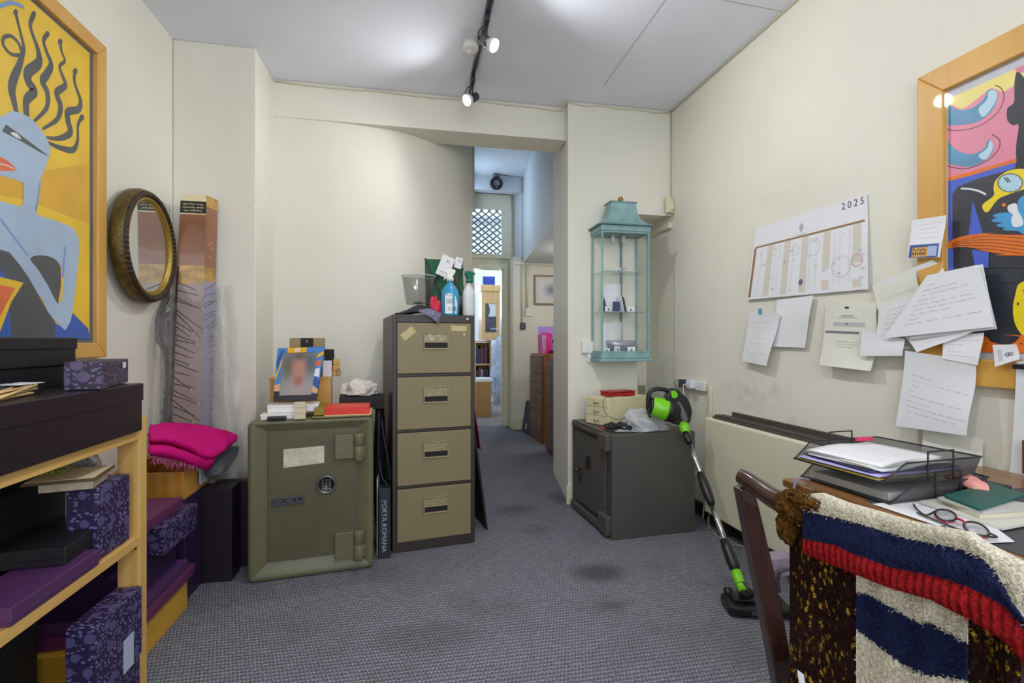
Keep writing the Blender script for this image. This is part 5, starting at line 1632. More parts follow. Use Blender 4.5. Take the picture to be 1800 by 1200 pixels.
seg(779, 757, [.018, .022, .022], BLACK, 'upper_joint')
seg(759, 741, [.022, .026, .028], LIME, 'release_collar')
# motor unit, drawn from its side and given real depth
D0 = 2.985
def W(u, v, dy=0):
    return at(u, v, D0 + dy)
ydir = Vector((ST, CT, 0)); xdir = Vector((CT, -ST, 0))
def wprism(pts, d0, d1, m, nm, bev=.004, smooth=True):
    q = [Vector((a, b, 0)) for a, b in pts]; n = len(q); out = []
    for i in range(n):
        for j in range(3 if smooth else 1):
            f = j / 3; p0, p1, p2, p3 = q[i - 1], q[i], q[(i + 1) % n], q[(i + 2) % n]
            out.append(.5 * ((2 * p1) + (-p0 + p2) * f + (2 * p0 - 5 * p1 + 4 * p2 - p3) * f * f + (-p0 + 3 * p1 - 3 * p2 + p3) * f ** 3))
    return MB().prism([W(p.x, p.y) + ydir * d0 for p in out], ydir * (d1 - d0)).build(nm, m, t, world=True, bevel=bev, seg=3)
wprism([(1176, 684), (1188, 683), (1199, 694), (1209, 712), (1211, 732), (1207, 743), (1196, 746), (1182, 744), (1172, 736), (1168, 716), (1169, 697)], -.034, .034, BLACK, 'motor_housing', .009)
ax = (W(1171, 720) - W(1143, 713)).normalized()
Mc = frame(W(1143, 713), ydir, ax.cross(ydir))
if (Mc.to_3x3() @ Vector((0, 0, 1))).dot(ax) < 0:
    Mc = frame(W(1143, 713), ydir, -(ax.cross(ydir)))
La = (W(1171, 720) - W(1143, 713)).length
MB().lathe([(0, 0), (.050, 0), (.056, .006), (.066, La - .01), (.066, La), (0, La)], Mc, 32).build('dust_cup', LIME, t, world=True)
MB().lathe([(0, La), (.068, La), (.070, La + .012), (.066, La + .05), (.045, La + .075), (0, La + .08)], Mc, 32).build('motor_ring', BLACK, t, world=True)
MB().lathe([(0, -.012), (.040, -.012), (.054, -.006), (.056, .004), (0, .004)], Mc, 32).build('end_cap', BLACK, t, world=True)
MB().tube(smoothline([W(1143, 733), W(1139, 712), W(1141, 692), W(1150, 684), W(1166, 684), W(1182, 690)], 24), [.010] * 4 + [.013] * 21, 10).build('top_handle', BLACK, t, world=True)
wprism([(1177, 687), (1184, 686), (1188, 693), (1185, 698), (1178, 697)], -.038, -.030, LIME, 'badge', .002)
wprism([(1186, 708), (1192, 706), (1200, 720), (1205, 736), (1199, 739), (1192, 726)], -.037, -.030, mat('smoked_plastic', C(112, 106, 116), .15), 'window', .001)
MB().lathe([(0, 0), (.013, 0), (.014, .004), (0, .006)], frame(W(1183, 724) - ydir * .033, xdir, Vector((0, 0, 1))), 20).build('power_button', LIME, t, world=True)
MB().tube(smoothline([W(1192, 690, -.0), W(1206, 702), W(1213, 722), W(1210, 742)], 16), .010, 10).build('handle', BLACK, t, world=True)
MB().tube([B_ - dv * .01, W(1203, 742)], [.024, .026], 14).build('neck_collar', LIME, t, world=True)
# floor head
hc = on_z(1322, 1072, 0)
hd = thing_m = Matrix.Translation((hc.x, hc.y, 0)) @ Matrix.Rotation(math.radians(-16), 4, 'Z')
b = MB().prism([hd @ Vector(p) for p in ((-.12, -.06, .006), (-.105, -.075, .006), (.13, -.075, .006), (.14, -.06, .006), (.14, .05, .006), (-.12, .05, .006))], (0, 0, .042))
b.build('floor_head', BLACK, t, world=True, bevel=.010, seg=3)
MB().box(-.09, .11, -.04, .04, .048, .066, 0, hd).build('head_cover', BLACK, t, world=True, bevel=.008, seg=3)
MB().lathe([(0, -.10), (.022, -.10), (.022, -.07), (0, -.07)], hd @ Matrix.Translation((0, .045, .05)) @ Matrix.Rotation(PI / 2, 4, 'Y'), 18).build('side_wheel', BLACK, t, world=True)
MB().tube([hd @ Vector((-.01, .02, .055)), A_ - dv * .03, A_ + dv * .01], [.03, .024, .021], 14).build('neck', BLACK, t, world=True)
MB().box(-.03, .035, -.079, -.075, .02, .034, 0, hd).build('front_strip', GREYM, t, world=True)

# ------------------------------------------------------------------ heater and sockets on the right wall
HE = mat('cream_heater_enamel', C(226, 222, 196), .4, bump=.04)
t = thing('panel_heater', 'long cream storage heater on the right wall behind the chair', 'heater', (XR, 2.05, .105))
bx('case', HE, t, -.115, -.012, -.62, .76, 0, .592, .012)
DG = mat('dark_grille', C(92, 86, 78), .5, metal=.3)
bx('grille', DG, t, -.095, -.004, -.61, .70, .592, .606, .003)
for x in (-.085, -.062, -.038):
    bx('grille_bar', DG, t, x, x + .012, -.605, .695, .606, .616, .002)
bx('upstand', DG, t, -.018, -.002, -.61, .62, .606, .640, .002)
bx('foot', mat('dark_foot', C(50, 44, 40), .6), t, -.10, -.03, -.56, -.52, -.105, 0, .002)
bx('foot', mat('dark_foot', C(50, 44, 40), .6), t, -.10, -.03, .6, .64, -.105, 0, .002)
# socket strip
a, c = on_x(1189, 672, XR - .02), on_x(1240, 680, XR - .02)
zs = (a.z + c.z) / 2
t = thing('socket_strip', 'white four-way socket strip low on the right wall above the safe', 'socket strip', (XR, (a.y + c.y) / 2, zs - .03))
hl = abs(a.y - c.y) / 2
bx('body', WHITE, t, -.03, -.001, -hl, hl, 0, .062, .005)
for k in range(4):
    y = -hl + .06 + (2 * hl - .12) * k / 3
    for dy in (-.011, .011):
        bx('socket_slot', BLACKM, t, -.0305, -.0298, y + dy - .003, y + dy + .003, .02, .026, 0)
for i, (f, m, lab) in enumerate(((.18, mat('slate_plug', C(60, 66, 80), .4), 'dark slate plug in the wall socket strip'), (-.28, mat('white_plug', C(216, 218, 228), .35), 'white plug in the wall socket strip'))):
    y = (a.y + c.y) / 2 + f * hl * 1.2
    q_ = thing('mains_plug', lab, 'plug', (XR - .031, y, zs - .02), 0)
    bx('plug_body', m, q_, -.045, 0, -.03, .03, 0, .055, .008)
    MB().tube(smoothline([(-.04, 0, .03), (-.07, .01, .05 - .03 * i), (-.06, .02, -.05), (-.02, .05, -.2), (-.015, .04, -.33), (-.02, .12, -.38)], 30), .003, 6).build('flex', (mat('grey_flex', C(120, 124, 130), .4), WHITE)[i], q_)
b = MB().box(XR - .022, XR - .001, c.y - .045, c.y - .022, .12, zs + .01)
solo('cable_trunking', 'narrow cream vertical trunking beside the heater end', 'trunking', b, M_TRIM, bevel=.003)
b = MB().tube(smoothline([(XR - .01, c.y - .01, zs + .02), (XR - .03, c.y - .05, zs + .015), (XR - .028, c.y - .055, zs - .1), (XR - .026, c.y - .03, .4), (XR - .026, c.y - .02, .15)], 40), .005, 6)
solo('heater_flex', 'cream flex running from the socket strip down beside the trunking', 'cable', b, mat('cream_flex', C(206, 200, 182), .5))
for i in range(2):
    pts = [(1.80, 2.83 + .03 * i, .05 + .1 * i), (1.84, 2.86, .2), (1.87, 2.85, .12), (1.82, 2.80, .03), (1.78, 2.70 - .1 * i, .006), (1.84, 2.5, .006), (1.87, 2.3 + .2 * i, .006)]
    solo('floor_cable', ('outer', 'inner')[i] + ' one of two loose cables on the carpet behind the grey safe', 'cable', MB().tube(smoothline(pts, 40), .004, 6), mat('dirty_flex', C(150, 146, 132), .6), group='loose cables behind the grey safe')
# ------------------------------------------------------------------ poster on the right wall
PINKP = mat('poster_pink', C(232, 140, 165), .45, var=.15, vscale=5)
PALEY = mat('poster_pale_yellow', C(244, 226, 130), .45, var=.1)
WAVE = mat('poster_wave_blue', C(92, 150, 188), .45, var=.25, vscale=10)
WAVEL = mat('poster_wave_light', C(186, 216, 232), .45)
BLKP = mat('poster_black', C(30, 32, 40), .45)
CHAR = mat('poster_dark_slate', C(52, 56, 66), .45, var=.2)
ROYAL = mat('poster_royal', C(74, 100, 204), .45)
ORNG = mat('poster_orange_strong', C(240, 120, 28), .45, var=.12)
SKY = mat('poster_hand_blue', C(70, 160, 214), .45)
YELP = mat('poster_lemon', C(244, 216, 32), .45)
RFX = XR - .03
fy1 = on_x(1613, 400, RFX).y; fz1 = on_x(1613, 138, RFX).z; fz0 = on_x(1717, 679, RFX).z; fy0 = fy1 - .95
fw = .092
t = thing('framed_poster', 'maple-framed pink and black poster with a yellow wristwatch, above the desk', 'picture', (XR - .001, (fy0 + fy1) / 2, fz0))
picture_frame(t, XR - .001, -1, fy0, fy1, fz0, fz1, fw, .032, FRAMEW)
MB().box(XR - .012, XR - .001, fy0 + fw, fy1 - fw, fz0 + fw, fz1 - fw).build('mount', mat('lilac_white_mount', C(206, 208, 218), .6), t, world=True)
A = Wallart(XR - .0125, -1, 1500, 0, 2.727)
ay0, ay1, az0, az1 = fy0 + fw + .02, on_x(1500 + 455 / 2.727, 300, XR - .0125).y, fz0 + fw + .025, fz1 - fw - .03
A.mb.flat([(A.x, ay0, az0), (A.x, ay1, az0), (A.x, ay1, az1), (A.x, ay0, az1)], 1)
A.lim = (ay0, ay1, az0, az1)
A.poly([(440, 500), (520, 525), (560, 500), (610, 460), (660, 420), (720, 440), (790, 400), (900, 380), (2600, 300), (2600, 900), (440, 900)], 0, False)
A.poly([(440, 495), (500, 525), (560, 520), (610, 490), (635, 455), (645, 432), (682, 430), (692, 470), (665, 530), (605, 580), (520, 598), (440, 592)], 2)
A.poly([(600, 520), (640, 480), (650, 438), (682, 434), (688, 472), (655, 528), (620, 560)], 3)
A.poly([(440, 670), (500, 722), (570, 738), (625, 712), (645, 672), (668, 680), (668, 728), (625, 772), (560, 798), (500, 794), (440, 772)], 2)
A.poly([(600, 745), (640, 712), (652, 676), (668, 684), (664, 726), (630, 765)], 3)
A.line([(440, 622), (520, 624), (610, 600), (690, 540), (722, 470), (710, 425), (680, 408)], .0012, 4)
A.line([(440, 795), (540, 808), (640, 770), (695, 715), (700, 670), (664, 644)], .0012, 4)
A.poly([(440, 855), (560, 822), (680, 788), (790, 756), (2600, 640), (2600, 4200), (440, 1900)], 7, False)
A.poly([(440, 872), (560, 842), (680, 805), (790, 775), (2600, 665), (2600, 4200), (440, 1900)], 6, False)
A.poly([(475, 930), (500, 895), (600, 855), (700, 828), (790, 800), (2600, 700), (2600, 2200), (475, 1640)], 5, False)
A.poly([(785, 340), (772, 400), (770, 488), (738, 520), (738, 575), (765, 600), (792, 600), (780, 700), (782, 770), (795, 812), (1000, 812), (1000, 560), (860, 420), (808, 360)], 4)
A.poly([(768, 262), (775, 330), (800, 346), (860, 330), (860, 240)], 0)
A.poly([(572, 960), (588, 1010), (625, 1130), (640, 1140), (550, 1140), (562, 1050)], 6, False)
A.line([(515, 903), (560, 906), (600, 915), (636, 932)], .003, 10)
A.poly([(672, 905), (680, 868), (720, 830), (770, 812), (830, 816), (850, 890), (790, 915), (735, 935), (690, 958), (642, 1018), (618, 984), (672, 938)], 9)
A.disc((752, 876), 62, 46, 5); A.disc((752, 876), 57, 42, 3)
A.line([(752, 872), (735, 850)], .0016, 5, 4); A.line([(742, 874), (722, 850)], .0016, 5, 4)
for k in range(12):
    a_ = k * PI / 6
    A.line([(752 + 50 * math.cos(a_), 876 + 37 * math.sin(a_)), (752 + 55 * math.cos(a_), 876 + 40 * math.sin(a_))], .001, 5, 2)
for yy, x0 in ((1030, 672), (1052, 666), (1075, 690), (1092, 720)):
    A.poly([(x0, yy), (x0 + 60, yy - 12), (840, yy + 4), (840, yy + 26), (x0 + 60, yy + 14), (x0 + 8, yy + 12)], 8)
A.poly([(790, 960), (850, 950), (850, 1110), (790, 1100)], 8)
A.poly([(742, 985), (780, 975), (790, 1010), (812, 1050), (810, 1080), (768, 1086), (756, 1050), (765, 1030), (742, 1010)], 10)
A.disc((722, 982), 10, 9, 7)
A.set(1500, 400, 3)
A.poly([(500, 100), (530, 120), (528, 230), (500, 230)], 6, False)
A.poly([(625, 115), (715, 130), (712, 215), (640, 210)], 6, False)
A.poly([(500, 78), (560, 50), (650, 33), (760, 28), (850, 38), (2600, 60), (2600, 160), (900, 148), (800, 138), (700, 126), (600, 102), (500, 108)], 7)
for k in range(5):
    A.line([(520, 82 + 5 * k), (640, 52 + 14 * k), (760, 46 + 18 * k), (900, 58 + 20 * k)], .0009, 5)
A.line([(690, 213), (800, 210), (1000, 212)], .0012, 5); A.line([(690, 292), (800, 290), (1000, 292)], .0012, 5)
A.poly([(880, 292), (855, 350), (842, 420), (848, 490), (870, 540), (905, 575), (980, 590), (980, 290)], 9)
A.poly([(505, 545), (690, 572), (725, 600), (800, 618), (850, 605), (880, 575), (910, 568), (2600, 640), (2600, 740), (500, 740)], 7)
A.disc((868, 402), 6, 9, 5); A.disc((705, 612), 5, 5, 5); A.disc((885, 612), 7, 4, 5); A.disc((897, 330), 6, 6, 7)
A.mb.build('artwork', [PINKP, PALEY, WAVE, WAVEL, BLKP, CHAR, ROYAL, ORNG, SKY, YELP, WHT], t, world=True, fixn=False)
gx = XR - .026
MB().flat([(gx, fy0 + fw, fz0 + fw), (gx, fy1 - fw, fz0 + fw), (gx, fy1 - fw, fz1 - fw), (gx, fy0 + fw, fz1 - fw)]).build('glass', thin_glass('picture_glass_right', (.98, .98, .98, 1), .25, .04), t, world=True)

# ------------------------------------------------------------------ papers on the right wall
rp = random.Random(21)
def paper(label, q, off, m=PAPER, lines=0, seed=1, curl=.006, origin=None, name='wall_note', cat='paper', region=(.12, .88, .15, .85), ink=INKF, group=None, extra=None, slope=0):
    """q: TL, TR, BR, BL picture points; off: distance(s) from the wall"""
    if isinstance(off, (int, float)):
        off = [off] * 4
    P4 = [on_x(u, v, XR - o) for (u, v), o in zip(q, off)]
    c = (P4[0] + P4[1] + P4[2] + P4[3]) / 4
    t = thing(name, label, cat, c, 0, group)
    def at_(s, v, d=0):
        p = P4[0].lerp(P4[1], s).lerp(P4[3].lerp(P4[2], s), v)
        k = curl * (math.sin(s * 3.3 + seed) * .5 + (v - .3) ** 2 * 2.0 + .6 * math.sin(v * 5 + seed * 2) * (.3 + s))
        return p + Vector((-max(k, -off[0] * .6) - d, 0, 0))
    MB().grid([[at_(j / 12, i / 12) for j in range(13)] for i in range(13)]).build('sheet', m, t, world=True, fixn=False)
    if lines:
        b = MB()
        for k in range(lines):
            v = region[2] + (region[3] - region[2]) * (k + .5) / lines
            s = region[0] + rp.uniform(0, .06)
            while s < region[1] - .05:
                w = rp.uniform(.05, .13)
                n = int(w * 90)
                pts = [at_(s + w * i / n, v + slope * (s + w * i / n) + .006 * math.sin(i * 2.4 + rp.random()) * (1 if cat == 'paper' else .1), .0008) for i in range(n + 1)]
                ribbon(b, pts, [.00055] * (n + 1), Vector((1, 0, 0)), 0)
                s += w + rp.uniform(.015, .05)
                if rp.random() < .12:
                    break
        b.build('writing', ink, t, world=True, fixn=False)
    if extra:
        extra(t, at_)
    return t

def calendar_extra(t, at_):
    b = MB()
    # year
    for k, ch in enumerate('2025'):
        s = .83 + .045 * k
        X = (at_(s + .02, .03) - at_(s, .03)).normalized(); Y = (at_(s, .0) - at_(s, .1)).normalized()
        b.text(ch, frame(at_(s, .062, .001), X, Y), .044, 0, .0001)
    b.build('year_print', mat('dark_grey_ink', C(92, 92, 100), .6), t, world=True)
    b = MB()
    def cell(s0, s1, v0, v1, mi, d=.0006):
        n = 6
        b.grid([[at_(s0 + (s1 - s0) * j / n, v, d) for j in range(n + 1)] for v in (v0, (v0 + v1) / 2, v1)], mi, False)
    # border bars
    cell(.03, .98, .262, .285, 0); cell(.02, .045, .285, .97, 0)
    for s0 in (.17, .34, .50, .68, .90):
        cell(s0, s0 + .055, .29, .965, 1, .0005)
    for k in range(38):
        s0 = .07 + .9 * rp.random(); v0 = .32 + .6 * rp.random(); w = rp.uniform(.008, .03)
        cell(s0, min(s0 + w, .98), v0, v0 + w * .9, 2 + k % 2, .0007)
    # motif rings
    for (s0, v0, r, mi) in ((.60, .44, .055, 3), (.82, .72, .065, 3), (.36, .55, .010, 4), (.93, .68, .035, 5), (.45, .43, .035, 3)):
        P = [at_(s0 + r * math.cos(a * PI / 14), v0 + r * 1.8 * math.sin(a * PI / 14), .0009) for a in range(29)]
        ribbon(b, P, [.0012 if mi != 5 else .003] * 29, Vector((1, 0, 0)), mi)
    P = [at_(.515 + .018 * math.cos(a * PI / 10), .84 + .04 * math.sin(a * PI / 10), .0009) for a in range(20)]
    b.flat(P, 4)
    # month columns of tiny day ticks
    for s0 in (.10, .25, .29, .42, .57, .62, .76, .80, .87):
        for k in range(22):
            v0 = .33 + .6 * k / 22
            cell(s0, s0 + .018, v0, v0 + .004, 2, .0008)
    # logo diamond
    for dx, dy in ((0, -.032), (.012, 0), (-.012, 0), (0, .032)):
        for rr in (.010, .006):
            P = [at_(.485 + dx + rr * math.cos(a), .165 + dy + rr * 2.6 * math.sin(a), .0008) for a in (0, PI / 2, PI, 3 * PI / 2, 0)]
            ribbon(b, P, [.0006] * 5, Vector((1, 0, 0)), 6)
    cell(.44, .53, .245, .249, 6)
    b.build('calendar_print', [mat('bronze_bar', C(150, 116, 78), .6), mat('beige_column', C(214, 206, 194), .7), mat('pale_mauve_print', C(208, 200, 206), .7), mat('pale_lilac_print', C(200, 196, 216), .7), mat('plum_dot', C(118, 100, 132), .6), mat('rust_ring', C(208, 180, 168), .7), mat('logo_grey', C(120, 120, 124), .6)], t, world=True, fixn=False)
paper('large white 2025 wall calendar with a bronze border and beige columns', [(1328, 402), (1523, 340), (1528, 508), (1313, 527)], [.012, .010, .012, .014], WHT, 0, 2, .004, name='wall_calendar', cat='calendar', extra=calendar_extra)
def tack(t, at_):
    c = at_(.4, -.01, .0)
    b = MB().box(-.006, .0, -.012, .012, -.012, .018, 0, Matrix.Translation(c)); b.build('blue_tack', mat('blue_tack', C(84, 150, 190), .6), t, world=True, bevel=.004)
paper('white letter hanging half behind the lower left edge of the calendar', [(1366, 527), (1430, 519), (1415, 611), (1360, 609)], .020, PAPER, 0, 3)
paper('small creased lined note with blue tack, lowest under the calendar', [(1316, 548), (1371, 550), (1353, 643), (1305, 634)], .034, PAPER, 7, 5, .010, extra=tack)
def official(t, at_):
    b = MB()
    n = 5
    for (s0, s1, v0, v1, mi) in ((.43, .51, .06, .09, 0), (.36, .60, .195, .205, 1), (.30, .68, .225, .230, 1), (.2, .8, .30, .36, 2), (.44, .5, .315, .33, 0), (.03, .7, .44, .475, 1), (.28, .72, .60, .604, 1), (.25, .70, .64, .644, 1), (.3, .6, .68, .684, 1)):
        b.grid([[at_(s0 + (s1 - s0) * j / n, v, .001) for j in range(n + 1)] for v in (v0, v1)], mi, False)
    b.build('letter_print', [mat('navy_ink', C(40, 44, 80), .6), INK, mat('grey_band', C(190, 190, 192), .7)], t, world=True, fixn=False)
paper('official white letter with a navy crest and grey band, folded across', [(1454, 533), (1543, 531), (1533, 652), (1445, 641)], [.024, .024, .04, .036], PAPERW, 0, 7, .012, extra=official)
paper('white card overlapping the lower right of the official letter', [(1516, 580), (1589, 596), (1587, 625), (1512, 626)], .050, PAPER, 0, 2, .003)
# pile of handwritten sheets
paper('rear white sheet fanned at the upper left of the handwritten pile', [(1534, 502), (1640, 456), (1664, 480), (1560, 590)], [.02, .036, .04, .02], PAPER, 3, 1, .006)
paper('long narrow white sheet pointing left out of the handwritten pile', [(1533, 503), (1608, 470), (1620, 520), (1545, 545)], [.026, .036, .04, .03], PAPERW, 2, 3, .005)
paper('sheet with a faint table behind the left half of the handwritten pile', [(1545, 540), (1640, 506), (1650, 585), (1541, 590)], [.034, .044, .046, .036], PAPER, 5, 6, .004)
paper('white sheet curling down behind the lower edge of the handwritten pile', [(1590, 590), (1720, 580), (1650, 606), (1612, 619)], [.044, .05, .055, .05], PAPER, 0, 4, .004)
paper('letter hanging behind the pile over the poster frame corner', [(1658, 592), (1729, 584), (1720, 642), (1658, 630)], [.046, .046, .05, .05], PAPER, 5, 2, .003)
paper('second handwritten sheet just behind the front one of the pile', [(1640, 482), (1727, 464), (1753, 578), (1600, 596)], [.05, .05, .054, .05], PAPER, 0, 9, .003)
paper('large front sheet of the handwritten pile over the poster', [(1630, 484), (1720, 465), (1749, 574), (1553, 595)], [.056, .056, .060, .056], PAPER, 9, 1, .003, ink=mat('soft_ink', C(158, 158, 172), .8), slope=-.08)
paper('tall handwritten sheet hanging under the pile below the poster', [(1589, 616), (1716, 634), (1709, 765), (1577, 748)], [.05, .048, .044, .05], PAPER, 8, 5, .012, region=(.1, .95, .25, .8), ink=mat('soft_ink', C(158, 158, 172), .8), slope=.12)
paper('blank cream sheet behind the black letter tray', [(1623, 750), (1729, 772), (1727, 831), (1620, 806)], [.02, .02, .03, .03], PAPERW, 0, 3, .004)
def rosette(t, at_):
    b = MB()
    for cx in (.55, .68):
        for r in (.10, .06):
            ribbon(b, [at_(cx + r * math.cos(a * PI / 8), .55 + r * math.sin(a * PI / 8), .0008) for a in range(17)], [.0007] * 17, Vector((1, 0, 0)), 0)
    for k in range(3):
        ribbon(b, [at_(.2 + .06 * k, .25, .0008), at_(.22 + .06 * k, .8, .0008)], [.0004] * 2, Vector((1, 0, 0)), 0)
    b.build('card_print', INK, t, world=True, fixn=False)
paper('small white card with a double ring mark on the lower poster frame', [(1745, 606), (1787, 605), (1793, 631), (1750, 645)], .048, WHT, 0, 1, .002, name='white_card', cat='card', extra=rosette)
def photo_ext(t, at_):
    b = MB()
    def cell(s0, s1, v0, v1, mi, d=.001):
        b.grid([[at_(s, v, d) for s in (s0, (s0 + s1) / 2, s1)] for v in (v0, v1)], mi, False)
    cell(.04, .92, .66, .99, 0); cell(.14, .60, .73, .97, 1, .0013); cell(.60, .88, .71, .96, 2, .0013)
    for k in range(6):
        cell(.16 + .07 * k, .20 + .07 * k, .76 + .03 * (k % 2), .80 + .03 * (k % 2), 3, .0016); cell(.16 + .07 * k, .20 + .07 * k, .86, .92, 3, .0016)
    b.build('shopfront_picture', [mat('card_blue', C(54, 88, 150), .5), mat('card_amber', C(216, 160, 72), .5), mat('card_sky', C(170, 190, 226), .5), mat('card_dark', C(60, 50, 50), .5)], t, world=True, fixn=False)
paper('white card with a small blue and amber shopfront picture at the poster corner', [(1604, 387), (1662, 378), (1654, 452), (1597, 454)], [.048, .048, .052, .050], WHT, 4, 2, .004, region=(.2, .85, .1, .55), name='postcard', cat='card', extra=photo_ext)
# white wall planner at the picture's right edge, on a bulldog clip
t = paper('tall white calendar hanging on a black clip at the right edge, above the desk', [(1787, 636), (1856, 628), (1856, 905), (1773, 868)], [.045, .045, .02, .02], WHT, 0, 4, .006, name='hanging_calendar', cat='calendar')
p = on_x(1790, 642, XR - .055)
MB().box(p.x - .008, p.x + .004, p.y - .02, p.y + .012, p.z - .012, p.z + .006).build('clip', BLACK, t, world=True, bevel=.003)
a, c = on_x(1797, 790, XR - .048), on_x(1797, 832, XR - .048)
MB().box(a.x - .001, a.x, a.y - .1, a.y, c.z, a.z + .03).build('picture_print', mat('brown_print', C(96, 52, 30), .5, var=.4), t, world=True)

# ------------------------------------------------------------------ desk
DESKW = wood('walnut_veneer', C(150, 104, 52), C(110, 72, 34), .35, 9, 'Y', coat=.3)
DESKD = wood('dark_walnut', C(78, 50, 34), C(50, 32, 24), .4, 9, 'Z', coat=.3)
t = thing('desk', 'walnut desk with a dark inset top against the right wall, covered in papers', 'desk', (1.50, .80, 0))
b = MB().box(-.385, .395, -.60, .53, .725, .75)
b.build('desk_top', DESKW, t, bevel=.006, seg=3)
bx('inset', mat('dark_leather', C(66, 68, 72), .5, bump=.1, bscale=200), t, -.33, .39, -.55, .30, .7502, .7515, 0)
bx('apron', DESKD, t, -.35, .37, -.57, .50, .62, .724, .004)
for (x, y) in ((-.33, .47), (.35, .47), (-.33, -.55), (.35, -.55)):
    bx('leg', DESKD, t, x - .025, x + .025, y - .025, y + .025, 0, .62, .004)
bx('drawer', DESKD, t, -.36, -.35, -.4, .30, .635, .71, .003)
DT = .7525
# letter trays
WIRE = mat('black_wire', C(34, 34, 40), .4)
MESH = bpy.data.materials.new('wire_mesh'); MESH.use_nodes = True
g = NG(MESH); g.b.inputs['Base Color'].default_value = C(70, 70, 74); g.b.inputs['Roughness'].default_value = .4
co = obj_coords(g, (1, 1, 1), (0, 0, 0)); sp_ = g.n('ShaderNodeSeparateXYZ'); g.l(co, sp_.inputs[0])
s1 = g.math('SINE', g.math('MULTIPLY', g.math('ADD', g.math('ADD', sp_.outputs[0], sp_.outputs[1]), sp_.outputs[2]), 1800))
s2 = g.math('SINE', g.math('MULTIPLY', g.math('SUBTRACT', g.math('ADD', sp_.outputs[0], sp_.outputs[1]), sp_.outputs[2]), 1800))
g.l(g.rng(g.math('MAXIMUM', s1, s2), .2, .6, .35, .85), g.b.inputs['Alpha'])
ta = math.radians(4)
def tray(label, x, y, z, dz):
    t = thing('letter_tray', label, 'letter tray', (x, y, z), ta, 'stacked wire letter trays')
    w, d = .165, .135
    bx('mesh_base', MESH, t, -w, w, -d, d, .002, .0035, 0)
    # walls: far (y+), near side(y-), back (x+ at the wall); open to the room (x-)
    b = MB(); h = dz
    sl = .010
    b.flat([(-w, d, .004), (w, d, .004), (w + sl, d + sl, h), (-w + .07, d + sl, h)])
    b.flat([(-w, -d, .004), (w, -d, .004), (w + sl, -d - sl, h), (-w + .07, -d - sl, h)])
    b.flat([(w, -d, .004), (w, d, .004), (w + sl, d + sl, h), (w + sl, -d - sl, h)])
    b.build('mesh_wall', MESH, t, fixn=False)
    r = .0022
    MB().tube([(-w, d, .003), (-w, -d, .003)], .003, 8).build('front_wire', WIRE, t)
    MB().tube([(-w, -d, .003), (-w + .07, -d - sl, h), (w + sl, -d - sl, h), (w + sl, d + sl, h), (-w + .07, d + sl, h), (-w, d, .003)], r, 8).build('rim_wire', WIRE, t)
    for s in (-1, 1):
        y_ = s * (d + sl)
        MB().tube(smoothline([(-.02, y_, .0), (-.02, y_, h + .018), (-.012, y_, h + .024), (.062, y_, h + .024), (.07, y_, h + .018), (.07, y_, .0)], 24), r, 8).build('stacking_loop', WIRE, t)
    for (x_, y_) in ((-w, d), (-w, -d), (w, d), (w, -d)):
        MB().tube([(x_, y_, 0.0), (x_, y_, .006)], .004, 6).build('foot', WIRE, t)
    return t
tc_ = Vector((1.350, 1.195, 0))
t1 = tray('lower of the two black wire mesh letter trays on the desk', tc_.x, tc_.y, DT, .050)
t2 = tray('upper black wire mesh letter tray, heaped with papers', tc_.x - .025, tc_.y, DT + .056, .050)
for k, lab in enumerate(('grey sheets filling the lower letter tray',)):
    solo('paper_stack', lab, 'paper', MB().box(-.15, .15, -.12, .12, 0, .02, 0, Matrix.Translation((tc_.x, tc_.y, DT + .004)) @ Matrix.Rotation(ta, 4, 'Z')), mat('greyish_paper', C(176, 174, 172), .8, bump=.3, bscale=80))
LIL = mat('lilac_folder', C(172, 164, 216), .6); OCH = mat('ochre_folder', C(150, 128, 50), .6)
tz = DT + .061
for k, (nm, m, lab, dx, dy, rz_, h, w, d) in enumerate((('ochre_folder', OCH, 'ochre folder at the bottom of the upper letter tray', -.01, -.003, .0, .003, .155, .128), ('lilac_folder', LIL, 'lilac folder under the white papers in the upper letter tray', -.012, .0, .03, .003, .152, .122),
        ('dark_folder', mat('navy_folder', C(50, 50, 80), .6), 'thin dark blue folder between the lilac folder and the papers', .0, .002, -.06, .002, .148, .112), ('loose_paper', PAPER, 'lowest white sheet bundle in the upper letter tray', .0, .0, .09, .006, .145, .105), ('loose_paper', PAPERW, 'cream sheet bundle in the middle of the upper letter tray', -.006, .006, .02, .006, .14, .10), ('loose_paper', WHT, 'topmost white sheets heaped on the upper letter tray', -.012, .004, .13, .006, .135, .10))):
    o = MB().grid([[Vector((-w + 2 * w * j / 10, -d + 2 * d * i / 8, .003 * math.sin(j * .7 + k) * (1 if k > 2 else .3) + (.004 * (i / 8) if k > 3 else 0))) for j in range(11)] for i in range(9)]).build(nm, m, solid=h * .8, fixn=False)
    o.location = (tc_.x - .03 + dx, tc_.y + dy, tz + .002 + .0062 * k); o.rotation_euler = (0, 0, ta + rz_)
    tag(o, lab, 'folder' if k < 3 else 'paper')
o = MB().box(-.03, .03, -.004, .004, 0, .012).build('red_pen_tab', mat('pink_tab', C(206, 60, 100), .5), bevel=.001)
o.location = (tc_.x + .04, tc_.y + .11, tz + .045); tag(o, 'small pink tab sticking up at the back of the upper letter tray', 'tab')
